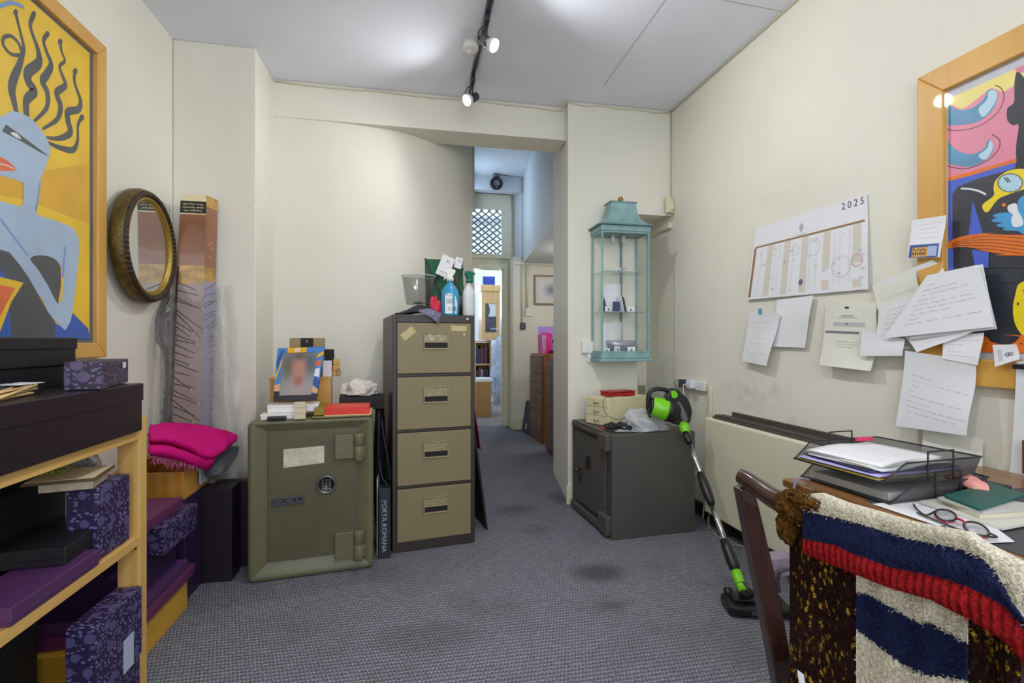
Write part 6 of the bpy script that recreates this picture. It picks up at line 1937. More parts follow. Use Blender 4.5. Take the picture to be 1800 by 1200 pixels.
# flat papers on the desk
def desk_paper(label, q, z, m=PAPER, th=.0012, nm='desk_paper', cat='paper', ext=None, curl=.0):
    P4 = [on_z(u, v, z) for u, v in q]
    c = (P4[0] + P4[1] + P4[2] + P4[3]) / 4
    t = thing(nm, label, cat, (c.x, c.y, z))
    b = MB().prism([p for p in P4], (0, 0, th)); b.build('sheet', m, t, world=True)
    if ext:
        ext(t, P4, z + th)
    return t
def on_sheet(P4, s, v):
    return P4[0].lerp(P4[1], s).lerp(P4[3].lerp(P4[2], s), v)
def lines(mt=INK, n=7, s0=.1, s1=.9, v0=.1, v1=.9):
    def f(t, P4, z):
        b = MB()
        for k in range(n):
            v = v0 + (v1 - v0) * k / max(1, n - 1)
            e = s1 - rp.uniform(0, .35)
            b.flat([on_sheet(P4, s0, v) + Vector((0, 0, .0004)), on_sheet(P4, e, v) + Vector((0, 0, .0004)), on_sheet(P4, e, v + .022) + Vector((0, 0, .0004)), on_sheet(P4, s0, v + .022) + Vector((0, 0, .0004))])
        b.build('print', mt, t, world=True, fixn=False)
    return f
desk_paper('white letter lying in front of the letter trays under the glasses', [(1534, 886), (1640, 876), (1740, 905), (1650, 925)], DT, PAPER, ext=lines(INKF))
desk_paper('white sheet under the red and black glasses nearest the chair', [(1610, 900), (1700, 890), (1783, 952), (1725, 955)], DT + .0014, WHT, ext=lines(INKF, 5))
desk_paper('printed magazine page lying open under the green booklet', [(1615, 884), (1660, 878), (1850, 915), (1762, 932)], DT + .003, mat('newsprint', C(208, 206, 196), .7), .006, 'magazine', 'magazine', lines(INK, 9))
desk_paper('cream magazine under the green booklet, right of the glasses', [(1648, 880), (1690, 874), (1850, 905), (1722, 912)], DT + .0095, mat('cream_magazine', C(206, 200, 178), .6), .010, 'magazine', 'magazine', lines(mat('ink_dark', C(70, 70, 76), .6), 4))
desk_paper('grey printed leaflet between the magazine and the green booklet', [(1650, 878), (1690, 872), (1850, 893), (1728, 904)], DT + .020, mat('leaflet_grey', C(188, 188, 184), .6), .005, 'leaflet', 'leaflet', lines(mat('ink_dark', C(70, 70, 76), .6), 4))
def grn(t, P4, z):
    b = MB()
    X = (P4[1] - P4[0]).normalized(); Y = (P4[0] - P4[3]).normalized()
    c = on_sheet(P4, .62, .62)
    for k, (s, v, w, h) in enumerate(((.56, .60, .03, .10), (.60, .62, .03, .10), (.66, .66, .08, .05), (.78, .74, .02, .06))):
        b.flat([on_sheet(P4, s, v) + Vector((0, 0, .0004)), on_sheet(P4, s + w, v + .02) + Vector((0, 0, .0004)), on_sheet(P4, s + w, v + .02 + h) + Vector((0, 0, .0004)), on_sheet(P4, s, v + h) + Vector((0, 0, .0004))])
    b.build('cover_print', WHT, t, world=True, fixn=False)
desk_paper('dark green booklet with a small white print topmost on the desk papers', [(1660, 874), (1741, 851), (1803, 873), (1722, 898)], DT + .026, mat('bottle_green_cover', C(22, 92, 84), .45), .006, 'booklet', 'booklet', grn)
# glasses
t = thing('glasses', 'reading glasses with black and red frames lying on the white sheet', 'glasses', on_z(1690, 912, DT + .004))
gz = DT + .012
def ringpx(c, a1, a2, zz, n=26):
    P = on_z(c[0], c[1], zz); A1 = on_z(c[0] + a1[0], c[1] + a1[1], zz) - P; A2 = on_z(c[0] + a2[0], c[1] + a2[1], zz) - P
    return [P + A1 * math.cos(2 * PI * i / n) * (1 + .08 * math.cos(4 * PI * i / n)) + A2 * math.sin(2 * PI * i / n) for i in range(n + 1)]
REDF = mat('red_acetate', C(176, 24, 56), .25, coat=.5); BLKF = mat('black_acetate', C(26, 20, 30), .25, coat=.5)
r1 = ringpx((1662, 905), (17, 6), (6, -8), gz); r2 = ringpx((1716, 929), (21, 9), (5, -9), gz)
LENS = thin_glass('lens', (.94, .95, .97, 1), 1.4)
for r in (r1, r2):
    MB().tube(r, .0026, 8, cap=False).build('rim', BLKF, t, world=True)
    MB().flat(r[:-1]).build('lens', LENS, t, world=True)
MB().tube([p - Vector((0, 0, .003)) for p in r2[12:26]], .0026, 8).build('red_lower_rim', REDF, t, world=True)
MB().tube([p - Vector((0, 0, .003)) for p in r1[12:26]], .0026, 8).build('red_lower_rim', REDF, t, world=True)
MB().tube(smoothline([on_z(1680, 911, gz), on_z(1689, 913, gz + .004), on_z(1697, 919, gz)], 8), .003, 8).build('bridge', REDF, t, world=True)
MB().tube(smoothline([on_z(1737, 938, gz), on_z(1750, 948, gz), on_z(1753, 943, gz), on_z(1690, 912, gz - .004), on_z(1650, 917, gz - .006)], 20), .0024, 8).build('temple', BLKF, t, world=True) if False else None
MB().tube(smoothline([on_z(1646, 897, gz), on_z(1628, 905, gz - .004), on_z(1612, 895, gz - .006), on_z(1606, 886, gz - .006)], 16), .0022, 8).build('temple', BLKF, t, world=True)
MB().tube(smoothline([on_z(1738, 936, gz), on_z(1751, 944, gz), on_z(1700, 935, gz - .006), on_z(1640, 912, gz - .006), on_z(1612, 901, gz - .006)], 24), .0022, 8).build('temple', BLKF, t, world=True)
# pink pouch
pts = [on_z(1664, 838, DT + .035), on_z(1690, 834, DT + .042), on_z(1706, 848, DT + .040), on_z(1722, 856, DT + .034), on_z(1734, 860, DT + .030)]
b = MB().tube(smoothline(pts, 30), [.010 + .012 * min(1, i / 14) + .002 * math.sin(i) for i in range(31)], 16, sq=.6)
solo('pink_pouch', 'crumpled salmon pink pouch lying behind the green booklet', 'pouch', b, mat('salmon_fabric', C(232, 158, 148), .7, bump=.5, bscale=50))
b = MB().box(-.09, .10, -.05, .05, 0, .016, 0, Matrix.Translation(on_z(1700, 860, DT + .001)) @ Matrix.Rotation(.1, 4, 'Z'))
solo('dark_case', 'dark flat case under the pink pouch', 'case', b, mat('navy_case', C(36, 40, 56), .5), bevel=.004)
# sheet leaning on the wall behind trays
p = on_x(1700, 835, XR - .12)

# ------------------------------------------------------------------ chair
CHW = wood('dark_mahogany', C(74, 42, 30), C(42, 22, 18), .25, 12, 'Z', coat=.6)
def Dn(u):
    return 1 / (.870 + .001358 * (u - 1303))
t = thing('dining_chair', 'dark mahogany chair with a curved top rail pulled up to the desk', 'chair', (.98, .76, 0))
CHAIR = t
st = [at(1305, 852, 1.15), at(1312, 880, 1.155), at(1325, 940, 1.165), at(1340, 1010, 1.175), at(1356, 1090, 1.19), at(1374, 1190, 1.21)]
st = smoothline(st, 20)
e = (st[-1] - st[-3]).normalized(); k = (st[-1].z) / -e.z
st2 = [st[-1], st[-1] + e * k * .4 + Vector((.0, 0, 0)), Vector(((st[-1] + e * k).x - .05, (st[-1] + e * k).y, 0.012))]
pth = st + smoothline(st2, 8)[1:]
Yax = Vector((0, 1, 0))
def stile(path, nm):
    rs = [.018 + .010 * min(1, i / 20) for i in range(len(path))]
    b = MB(); rows = []
    for i, p in enumerate(path):
        w = .017 + .008 * min(1, i / 12); d = .014
        tdir = (path[min(i + 1, len(path) - 1)] - path[max(i - 1, 0)]).normalized()
        n = tdir.cross(Yax).normalized()
        rows.append([p + Yax * d + n * w, p - Yax * d + n * w, p - Yax * d - n * w, p + Yax * d - n * w, p + Yax * d + n * w])
    b.grid(rows, 0, False); b.flat(rows[0][:4]); b.flat(rows[-1][:4])
    return b.build(nm, CHW, t, world=True, bevel=.004, merge=True)
stile(pth, 'back_leg')
dY = -.545
sh = Vector((.030, dY, 0))
stile([p + sh for p in pth], 'back_leg')
# top rail: yoke with a dipped middle
rail = [at(1300, 836, 1.15), at(1312, 842, 1.135), at(1335, 858, 1.10), at(1365, 878, 1.05)]
R0 = rail[-1]; R3 = rail[0] + sh
rail += [at(u_, v_ + 24, 1 / (.870 + .001358 * (u_ - 1303)) + .012) for u_, v_ in ((1420, 878), (1483, 887), (1560, 907), (1640, 928), (1720, 955), (1800, 995), (1860, 1032))]
rl = smoothline(rail, 60)
MB().tube(rl, [.015 + .006 * math.sin(PI * i / 60) for i in range(61)], 14, sq=1.15).build('top_rail', CHW, t, world=True)
MB().prism([(.835, .70, .44), (.835, .80, .44), (.80, .79, .80), (.80, .71, .80)], (.012, 0, 0)).build('splat', CHW, t, world=True, bevel=.003)
bx('seat', mat('seat_velvet', C(112, 96, 104), .85, bump=.2, bscale=80), t, -.10, .33, -.25, .25, .43, .49, .02)
bx('seat_rail', CHW, t, -.11, .335, -.26, .26, .38, .435, .004)
for y in (-.235, .235):
    MB().tube([(.30, y, .40), (.31, y, .2), (.32, y, .0)], [.022, .018, .014], 10).build('front_leg', CHW, t)
# lilac bag hanging from the desk edge
t = thing('lilac_bag', 'lilac grey bag with a dark curved handle seen through the chair back', 'bag', (1.02, 1.24, .44))
b = MB().prism([at(1352, 983, 1.40), at(1396, 978, 1.42), at(1404, 1040, 1.42), at(1390, 1012, 1.41), at(1370, 1018, 1.40), at(1366, 1056, 1.40)], (.01, .05, 0))
b.build('bag_body', mat('lilac_canvas', C(136, 122, 136), .8, bump=.2, bscale=120), t, bevel=.005, world=True)
MB().tube(smoothline([at(1386, 1000, 1.385), at(1372, 1004, 1.385), at(1367, 1020, 1.385), at(1370, 1040, 1.385)], 16), .005, 8).build('handle', mat('grey_handle', C(58, 52, 56), .5), t, world=True)
MB().tube(smoothline([at(1390, 982, 1.42), Vector((1.10, 1.27, .66)), Vector((1.112, 1.27, .758)), Vector((1.16, 1.27, .758))], 12), .004, 6).build('strap', mat('lilac_canvas', C(136, 122, 136), .8), t, world=True)

# ------------------------------------------------------------------ knitwear on the chair
def knit(name, col, col2=None, rib=0, fleck=0, scale=260):
    m = mat(name, col, .95, spec=.1)
    g = NG(m); co = obj_coords(g)
    n = g.n('ShaderNodeTexNoise'); n.inputs['Scale'].default_value = scale; n.inputs['Detail'].default_value = 4; g.l(co, n.inputs[0])
    v = g.n('ShaderNodeTexVoronoi'); v.inputs['Scale'].default_value = 150
    mp = g.n('ShaderNodeMapping'); mp.inputs['Rotation'].default_value = (.6, 0, 0); mp.inputs['Scale'].default_value = (1, 1.0, .5); g.l(co, mp.inputs[0]); g.l(mp.outputs[0], v.inputs[0])
    c = g.mix(g.rng(n.outputs[0], .3, .7), tuple(x * .62 for x in col[:3]) + (1,), tuple(min(1, x * 1.25) for x in col[:3]) + (1,))
    h = g.math('ADD', g.math('MULTIPLY', n.outputs[0], .6), g.math('MULTIPLY', v.outputs['Distance'], -.6))
    if fleck:
        c = g.mix(g.rng(v.outputs['Distance'], .15, .6, 0, .75), c, tuple(x * .25 for x in col[:3]) + (1,))
        v2 = g.n('ShaderNodeTexVoronoi'); v2.inputs['Scale'].default_value = 105
        mq = g.n('ShaderNodeMapping'); mq.inputs['Rotation'].default_value = (.35, 0, 0); mq.inputs['Scale'].default_value = (1, 1.15, .6); g.l(co, mq.inputs[0])
        wv = g.n('ShaderNodeTexNoise'); wv.inputs['Scale'].default_value = 60; g.l(co, wv.inputs[0])
        va = g.n('ShaderNodeVectorMath', operation='MULTIPLY_ADD'); va.inputs[1].default_value = (.012, .012, .012); g.l(wv.outputs['Color'], va.inputs[0]); g.l(mq.outputs[0], va.inputs[2])
        g.l(va.outputs[0], v2.inputs[0])
        cl = g.n('ShaderNodeTexNoise'); cl.inputs['Scale'].default_value = 14; cl.inputs['Detail'].default_value = 2; g.l(co, cl.inputs[0])
        sel = g.n('ShaderNodeSeparateColor'); g.l(v2.outputs['Color'], sel.inputs[0])
        k = g.math('MULTIPLY', g.rng(v2.outputs['Distance'], .5, .3), g.math('GREATER_THAN', sel.outputs[0], .5))
        k = g.math('MULTIPLY', k, g.math('MULTIPLY', g.rng(n.outputs[0], .38, .52), g.rng(cl.outputs[0], .38, .56)))
        c = g.mix(k, c, col2)
        h = g.math('ADD', h, g.math('MULTIPLY', k, .8))
    if rib:
        sp = g.n('ShaderNodeSeparateXYZ'); g.l(co, sp.inputs[0])
        s = g.math('SINE', g.math('MULTIPLY', sp.outputs[1], 2 * PI / .0125))
        h = g.math('ADD', h, g.math('MULTIPLY', s, .5))
        c = g.mix(g.rng(s, -1, 0, .35, 0), c, tuple(x * .4 for x in col[:3]) + (1,))
    g.l(c, g.b.inputs['Base Color'])
    bp = g.n('ShaderNodeBump'); bp.inputs['Strength'].default_value = 1; bp.inputs['Distance'].default_value = .006 if not fleck else .012
    g.l(h, bp.inputs['Height']); g.l(bp.outputs[0], g.b.inputs['Normal'])
    return m
KC = knit('cream_mohair', C(226, 218, 196)); KN = knit('navy_mohair', C(34, 42, 78)); KR = knit('red_rib_knit', C(176, 34, 38), rib=1)
KG = knit('brown_boucle', C(124, 82, 36), C(168, 124, 50), fleck=1); KB = knit('chocolate_fleck_knit', C(62, 34, 30), C(226, 176, 50), fleck=1)
def interp(pts, u):
    if u <= pts[0][0]:
        return pts[0][1] + (pts[1][1] - pts[0][1]) / (pts[1][0] - pts[0][0]) * (u - pts[0][0])
    for (a, b_), (c, d) in zip(pts[:-1], pts[1:]):
        if a <= u <= c:
            return b_ + (d - b_) * (u - a) / (c - a)
    (a, b_), (c, d) = pts[-2], pts[-1]
    return d + (d - b_) / (c - a) * (u - c)
Ltop = [(1418, 868), (1440, 866), (1483, 883), (1533, 897), (1600, 917), (1640, 925), (1700, 935), (1723, 953), (1760, 972), (1800, 992), (1860, 1030)]
Lcn = [(1415, 898), (1483, 913), (1533, 927), (1600, 947), (1683, 963), (1720, 975), (1750, 1002), (1780, 1058), (1800, 1085), (1860, 1180)]
Lnr = [(1408, 947), (1467, 957), (1500, 973), (1567, 997), (1633, 1010), (1700, 1030), (1767, 1063), (1800, 1100), (1860, 1190)]
Lrb = [(1413, 973), (1500, 1008), (1560, 1032), (1633, 1053), (1700, 1087), (1767, 1127), (1800, 1167), (1860, 1240)]
rows = []; kinds = []
US = [1410 + (1850 - 1410) * j / 150 for j in range(151)]
def jag(u, seed, amp):
    return amp * (noise.noise(Vector((u * .35, seed, 0))) + .7 * noise.noise(Vector((u * .9, seed, 3))))
NB = 12
def Dd(u, off):
    return Dn(u) + off
bands = [(Ltop, Lcn, 0), (Lcn, Lnr, 1), (Lnr, Lrb, 2)]
back = []
for k in range(6):      # tucked over the rail and down behind
    f = k / 5
    r = []
    for u in US:
        p = at(u, interp(Ltop, u), Dn(u) - .01)
        r.append(p + Vector((.062 * (1 - f) + .0 * f, 0, -.10 * (1 - f) ** 2 + (.006 * math.sin(f * PI)))))
    back.append(r)
rows = back[:-1]; kinds = [0] * 5
for (a_, b_, mi) in bands:
    for k in range(NB):
        f = k / NB
        r = []
        for u in US:
            va = interp(a_, u) + (jag(u, mi, 2.6) if a_ is not Ltop else 0)
            vb = interp(b_, u) + (jag(u, mi + 1, 2.6) if b_ is not Lrb else 0)
            v = va + (vb - va) * f
            D = Dd(u, -.012 - (.010 if mi else .01 * f) - (.004 * math.sin(f * PI)) + .004 * noise.noise(Vector((u * .02, v * .03, 5))))
            r.append(at(u, v, D))
        rows.append(r); kinds.append(mi)
r = [at(u, interp(Lrb, u), Dd(u, -.020)) for u in US]; rows.append(r); kinds.append(2)
r = [at(u, interp(Lrb, u) - 3, Dd(u, -.010)) for u in US]; rows.append(r); kinds.append(2)
t = thing('striped_jumper', 'mohair jumper in cream, navy and red stripes draped over the chair back', 'jumper', (.79, .75, .85))
bm_ = MB().grid(rows, 0, True, lambda i, j: kinds[i])
bm_.build('folded_bands', [KC, KN, KR], t, world=True, fixn=False)
# hanging panel with slanting stripes
S1 = [(1500, 1045), (1517, 1040), (1560, 1062), (1620, 1097), (1632, 1092), (1700, 1130), (1760, 1160)]     # cream -> navy
S2 = [(1500, 1098), (1506, 1105), (1550, 1140), (1587, 1167), (1620, 1184), (1700, 1196), (1760, 1210)]     # navy -> cream
def panel(u0, u1, v0f, v1, off, mats, mf, nm, root, nu=60, nv=60, ripple=.004, mat_seed=0, amp=.0):
    rows = []; UV = []
    for i in range(nv + 1):
        r = []; q = []
        for j in range(nu + 1):
            u = u0 + (u1 - u0) * j / nu
            v0 = v0f(u)
            v = v0 + (v1 - v0) * i / nv
            D = Dn(u) + off + ripple * math.sin((u - u0) * .09 + mat_seed) + .004 * noise.noise(Vector((u * .03, v * .02, mat_seed)))
            r.append(at(u, v, D)); q.append((u, v))
        rows.append(r); UV.append(q)
    return MB().grid(rows, 0, True, lambda i, j: mf(*UV[i][j])).build(nm, mats, root, world=True, fixn=False)
def stripes(u, v):
    if v < interp(S1, u) + jag(u, 11, 6):
        return 0
    if v < interp(S2, u) + jag(u, 12, 6):
        return 1
    return 0
panel(1505, 1702, lambda u: interp(Lrb, u) - 8, 1290, -.004, [KC, KN], stripes, 'hanging_panel', t, 120, 120)
# loose fibres
def fibres(root, mats, pick, n, seed):
    b = MB(); r_ = random.Random(seed)
    for _ in range(n):
        p, mi = pick(r_)
        d = Vector((-r_.uniform(.1, 1), r_.uniform(-1, 1), r_.uniform(-1, 1))).normalized() * r_.uniform(.004, .010)
        s = Vector((0, .00011, .00011))
        b.add([p - s, p + s, p + d * .6 + Vector((0, 0, r_.uniform(-.002, .002))), p + d], [(0, 1, 2), (0, 2, 3)], mi)
    o = b.build('loose_fibres', mats, root, world=True, fixn=False); o['kind'] = 'stuff'
def pk(r_):
    u = r_.uniform(1415, 1810); mi = r_.choice((0, 0, 1, 1, 2)); a_, b_, _ = bands[mi]
    v = interp(a_, u) + (interp(b_, u) - interp(a_, u)) * r_.random()
    return at(u, v, Dd(u, -.022)), mi
def pk2(r_):
    u = r_.uniform(1508, 1700); v = interp(Lrb, u) + r_.random() * 180
    return at(u, v, Dn(u) - .008), stripes(u, v)
fibres(t, [KC, KN, KR], lambda r_: pk(r_) if r_.random() < .6 else pk2(r_), 8000, 5)
# flecked brown cardigan beneath
t = thing('brown_cardigan', 'chunky brown and gold flecked cardigan hanging under the striped jumper', 'cardigan', (.80, .80, .80))
panel(1388, 1508, lambda u: 925 if u < 1420 else interp(Lrb, u) - 15, 1290, .006, [KB], lambda u, v: 0, 'left_front', t, 50, 60, .006, 2)
panel(1698, 1795, lambda u: interp(Lrb, u) - 20, 1320, .004, [KB], lambda u, v: 0, 'right_front', t, 40, 50, .006, 4)
# turned-over collar lump on the rail
def lump(c, rx, ry, rz_, seed, nm):
    crumple(c.x, c.y, c.z, rx, ry, rz_, 64, .22, 3.0, seed, False, .3).build(nm, KG, t, merge=True, world=True)
lump(at(1397, 890, 1.0), .030, .040, .034, 3, 'collar')
lump(at(1384, 925, 1.01), .020, .022, .034, 8, 'cuff')
lump(at(1425, 880, .965), .034, .045, .018, 12, 'collar_roll')
b = MB().grid([[at(1401 + 12 * j / 3 + 6 * i / 4, 1176 + 10 * i + 3 * j, 1.0 - .03) for j in range(4)] for i in range(5)])
b.build('care_label', WHT, t, world=True, fixn=False)

# ------------------------------------------------------------------ corridor
c = on_y(872, 308, 5.9)
c = on_z(872, 306, ZH)
t = thing('security_camera', 'round black camera hanging from the corridor ceiling', 'camera', c)
MB().lathe([(0, 0), (.045, 0), (.045, -.03), (.02, -.04), (.012, -.06), (0, -.06)], None, 20).build('mount', mat('grey_mount', C(96, 96, 100), .5), t)
Mf = Matrix.Translation((0, -.02, -.13)) @ Matrix.Scale(.86, 4) @ Matrix.Rotation(PI / 2, 4, 'X')
MB().lathe([(0, -.05), (.06, -.05), (.095, -.02), (.098, .02), (.092, .028), (.04, .028), (.038, .02), (0, .02)], Mf, 30).build('camera_head', BLACK, t)
MB().lathe([(.045, .0285), (.030, .030), (.028, .022), (0, .021)], Mf, 24).build('lens_ring', mat('grey_lens_ring', C(130, 112, 122), .4), t)
MB().lathe([(0, 0), (.007, 0), (.007, .002), (0, .002)], Mf @ Matrix.Translation((0, -.07, .028)), 10).build('indicator', WHITE, t)
MB().tube([(0, 0, -.03), (0, 0, -.1)], .01, 8).build('stem', BLACK, t)
w0 = on_z(885, 307, ZH - .004)
struct('trim_6', MB().tube([(c.x + .04, c.y, ZH - .006), (1.43, 6.44, ZH - .006), (1.435, 6.43, 2.25)], .004, 5), mat('dark_cable', C(110, 112, 116), .5))
# alcove: picture, switches, pipes
q0, q1 = on_y(939, 483, 6.43), on_y(985, 536, 6.43)
t = thing('framed_print', 'thin dark gold framed print with a soft grey centre in the corridor alcove', 'picture', ((q0.x + q1.x) / 2 + .06, 6.448, q1.z))
w, h = (q1.x - q0.x) / 2 + .06, q0.z - q1.z
for (a, b_, c_, d) in ((-w, w, 0, .02), (-w, w, h - .02, h), (-w, -w + .02, .02, h - .02), (w - .02, w, .02, h - .02)):
    bx('frame_bar', mat('dark_gold_frame', C(120, 96, 50), .4), t, a, b_, -.022, -.001, c_, d, .002)
bx('mount', mat('pale_mount', C(222, 216, 204), .6), t, -w + .02, w - .02, -.010, -.002, .02, h - .02, 0)
PB = bpy.data.materials.new('soft_print'); PB.use_nodes = True
g = NG(PB); tc = g.n('ShaderNodeTexCoord'); mp = g.n('ShaderNodeMapping'); g.l(tc.outputs['Generated'], mp.inputs[0]); mp.inputs['Location'].default_value = (-1.5, 0, -1.5); mp.inputs['Scale'].default_value = (3, 0, 3)
ln_ = g.n('ShaderNodeVectorMath', operation='LENGTH'); g.l(mp.outputs[0], ln_.inputs[0])
g.l(g.mix(g.rng(ln_.outputs['Value'], 1.2, .1), C(214, 214, 216), C(118, 120, 142)), g.b.inputs['Base Color'])
bx('print', PB, t, -w + .07, w - .07, -.0115, -.0105, .06, h - .06, 0)
p = on_y(929, 549, 6.44)
t = thing('light_switch', 'white double light switch on the alcove wall under the pipe', 'switch', (p.x, 6.449, p.z))
bx('plate', WHITE, t, -.045, .045, -.03, 0, -.05, .05, .004); bx('rocker', WHITE, t, -.02, .02, -.034, -.03, -.02, .02, .002)
p = on_y(919, 573, 6.44)
t = thing('thermostat', 'small dark grey control box on the alcove wall', 'thermostat', (p.x, 6.449, p.z))
bx('case', mat('slate_case', C(70, 72, 84), .4), t, -.036, .036, -.03, 0, -.045, .045, .006); bx('display', mat('slate_display', C(96, 98, 112), .3), t, -.018, .018, -.032, -.03, -.02, .02, 0)
for i, (u, r) in enumerate(((918, .012), (927, .016))):
    p = on_y(u, 500, 6.43)
    solo('conduit_pipe', ('thin cream pipe running down to the dark control box', 'cream conduit running down to the white light switch')[i], 'pipe', MB().tube([(p.x, 6.43, 2.2), (p.x, 6.43, (1.42, 1.62)[i])], r, 10), M_TRIM)
b = MB().tube([(1.33, 6.42, 2.19), (2.0, 6.42, 2.19)], .008, 6); struct('trim_7', b, M_CABLE)
# drawer chests
CHE = wood('chestnut_drawers', C(132, 92, 62), C(98, 64, 44), .45, 10, 'Z'); CHS = wood('orange_brown_side', C(166, 104, 44), C(136, 80, 32), .4, 8, 'Z')
CHD = wood('mauve_brown_drawers', C(112, 88, 84), C(84, 64, 62), .45, 10, 'Z')
def chest(label, x0, y0, x1, y1, h, n, mf, ms, tall):
    """fronts face -x"""
    t = thing('drawer_chest', label, 'chest of drawers', ((x0 + x1) / 2, (y0 + y1) / 2, 0), math.radians(3))
    w, d = (x1 - x0) / 2, (y1 - y0) / 2
    bx('carcass', ms, t, -w, w, -d, d, 0, h, .004)
    z = .03
    hs = [(1.6 if k < 2 else 1) for k in range(n)]; tot = sum(hs)
    for k in range(n):
        dh = (h - .05) * hs[k] / tot
        q = bx('drawer', mf, t, -w - .018, -w, -d + .012, d - .012, z + .004, z + dh - .004, .003)
        bx('pull_lip', mf, q, -w - .026, -w - .016, -d + .02, d - .02, z + dh - .018, z + dh - .006, .002)
        z += dh
    return t
P = on_z(953, 781, 0)
chest('tall chestnut chest of many shallow drawers at the alcove corner', P.x + .0, P.y, 1.95, P.y + .50, 1.03, 8, CHE, CHS, 1)
P2_ = on_z(961, 792, 0)
chest('darker mauve brown chest of shallow drawers half hidden behind the pier', P2_.x + .01, P2_.y - .72, 2.0, P2_.y - .02, .96, 7, CHD, CHD, 1)
zc = 1.032
PKM = mat('hot_pink_card', C(222, 40, 140), .5); PKL = mat('soft_pink_card', C(214, 120, 176), .5)
p = on_y(948, 610, P.y + .25)
t = thing('pink_gift_bag', 'hot pink gift bag with a white ribbon handle on the chestnut chest', 'bag', (P.x + .09, P.y + .20, zc), .5)
bx('bag_body', PKM, t, -.03, .07, -.04, .04, 0, .24, .003); bx('bag_side', PKL, t, -.10, -.032, -.045, .02, 0, .22, .004)
MB().tube(smoothline([(-.09, -.05, .20), (-.085, -.055, .10), (-.06, -.055, .06), (-.05, -.05, .2)], 16), .004, 6).build('ribbon', WHITE, t)
t = thing('lilac_card', 'lilac greetings card with black flowers behind the pink gift bag', 'card', (P.x + .20, P.y + .40, zc), .1)
bx('card_front', mat('lilac_card_m', C(176, 132, 214), .5), t, -.15, .17, 0, .004, 0, .32, 0)
b = MB()
for i in range(4):
    cx, cz = -.03 + .025 * i, .14 + .035 * ((i * 7) % 3)
    b.flat([(cx + .016 * math.cos(a_ * PI / 4), -.001, cz + .02 * math.sin(a_ * PI / 4)) for a_ in range(8)])
b.build('flower_print', BLACKM, t, fixn=False)
solo('black_tray', 'black shallow tray holding white cards on the chestnut chest', 'tray', MB().box(P.x + .14, P.x + .42, P.y + .02, P.y + .18, zc, zc + .035), BLACK, bevel=.003)
solo('white_box', 'white box behind the black tray on the chestnut chest', 'box', MB().box(P.x + .24, P.x + .44, P.y + .19, P.y + .30, zc, zc + .12), WHT, bevel=.003)
solo('storage_box', 'grey blue box on top of the darker chest beside the pier', 'box', MB().box(P2_.x + .03, P2_.x + .3, P2_.y - .55, P2_.y - .05, .962, 1.02), mat('grey_blue_box', C(112, 118, 140), .6), bevel=.004)
# navy box file leaning
pa, pb = on_z(917, 757, 0), on_z(929, 765, 0)
t = thing('navy_case', 'slim navy case leaning upright against the alcove wall by the chest', 'case', ((pa.x + pb.x) / 2, (pa.y + pb.y) / 2, 0), math.atan2(pb.y - pa.y, pb.x - pa.x))
tl = Matrix.Rotation(math.radians(-9), 4, 'X')
wd = (pb - pa).length / 2 + .012
MB().box(-wd, wd, 0, .05, 0, .40, 0, tl).build('case_body', mat('navy_case_m', C(40, 46, 74), .5), t, bevel=.004)
MB().box(-.02, .02, -.001, 0, .05, .12, 0, tl).build('label', WHITE, t)

# ------------------------------------------------------------------ far room
t = thing('pine_cabinet', 'pale pine cabinet with a glazed door seen through the corridor door', 'cabinet', (1.24, 8.2, 0))
def fy(u, v, y):
    return on_y(u, v, y)
xa, xb = fy(847, 550, 8.0).x, fy(878, 550, 8.0).x
za, zb = fy(860, 501, 8.0).z, fy(860, 597, 8.0).z
PALE = wood('pale_pine', C(222, 186, 132), C(200, 160, 104), .5, 6, 'Z')
t.location = ((xa + xb) / 2, 8.2, zb)
w, h = (xb - xa) / 2, za - zb
bx('carcass', PALE, t, -w, w, -.19, .2, 0, h, .004)
for (a, b_, c_, d) in ((-w, w, .0, .12), (-w, w, h - .3, h - .1), (-w, -w + .09, .12, h - .3), (w - .09, w, .12, h - .3)):
    bx('door_rail', PALE, t, a + (.035 if a > 0 else 0), b_ - (.035 if b_ < 0 else 0), -.215, -.19, c_, d, .004)
bx('cornice', PALE, t, -w - .02, w + .02, -.24, .2, h - .1, h, .006)
bx('door_glass', GLASS, t, -w + .05, w - .05, -.2, -.198, .12, h - .3, 0)
bx('dark_lining', mat('dark_lining', C(70, 68, 72), .7), t, -w + .05, w - .05, -.1925, -.1905, .12, h - .3, 0)  # dark, white and plum reflections in the glass, painted as flat pieces behind it
MB().grid([[Vector((-.04 + .08 * j + .03 * math.sin(i * .8), -.1945, .38 + .32 * i / 6)) for j in range(3)] for i in range(7)]).build('white_garment', WHT, t, fixn=False)
MB().grid([[Vector((-.07 + .06 * j, -.1945, .15 + .2 * i / 4 + .02 * (j % 2))) for j in range(3)] for i in range(5)]).build('plum_garment', mat('plum_fabric', C(74, 60, 92), .7, var=.6, vscale=30), t, fixn=False)
MB().grid([[Vector((-w + .12 + .03 * math.sin(i) + .05 * j, -.202, .2 + .2 * i / 2)) for j in range(3)] for i in range(5)]).build('reflection_cloth', mat('dark_reflected', C(60, 62, 74), .4), t, fixn=False) if False else None
a, c_ = fy(847, 487, 8.1), fy(868, 501, 8.1)
solo('blue_box', 'bright blue box on top of the pale pine cabinet', 'box', MB().box(a.x, c_.x, 7.98, 8.3, za + .001, a.z), mat('royal_blue_card', C(24, 62, 160), .5), bevel=.004)
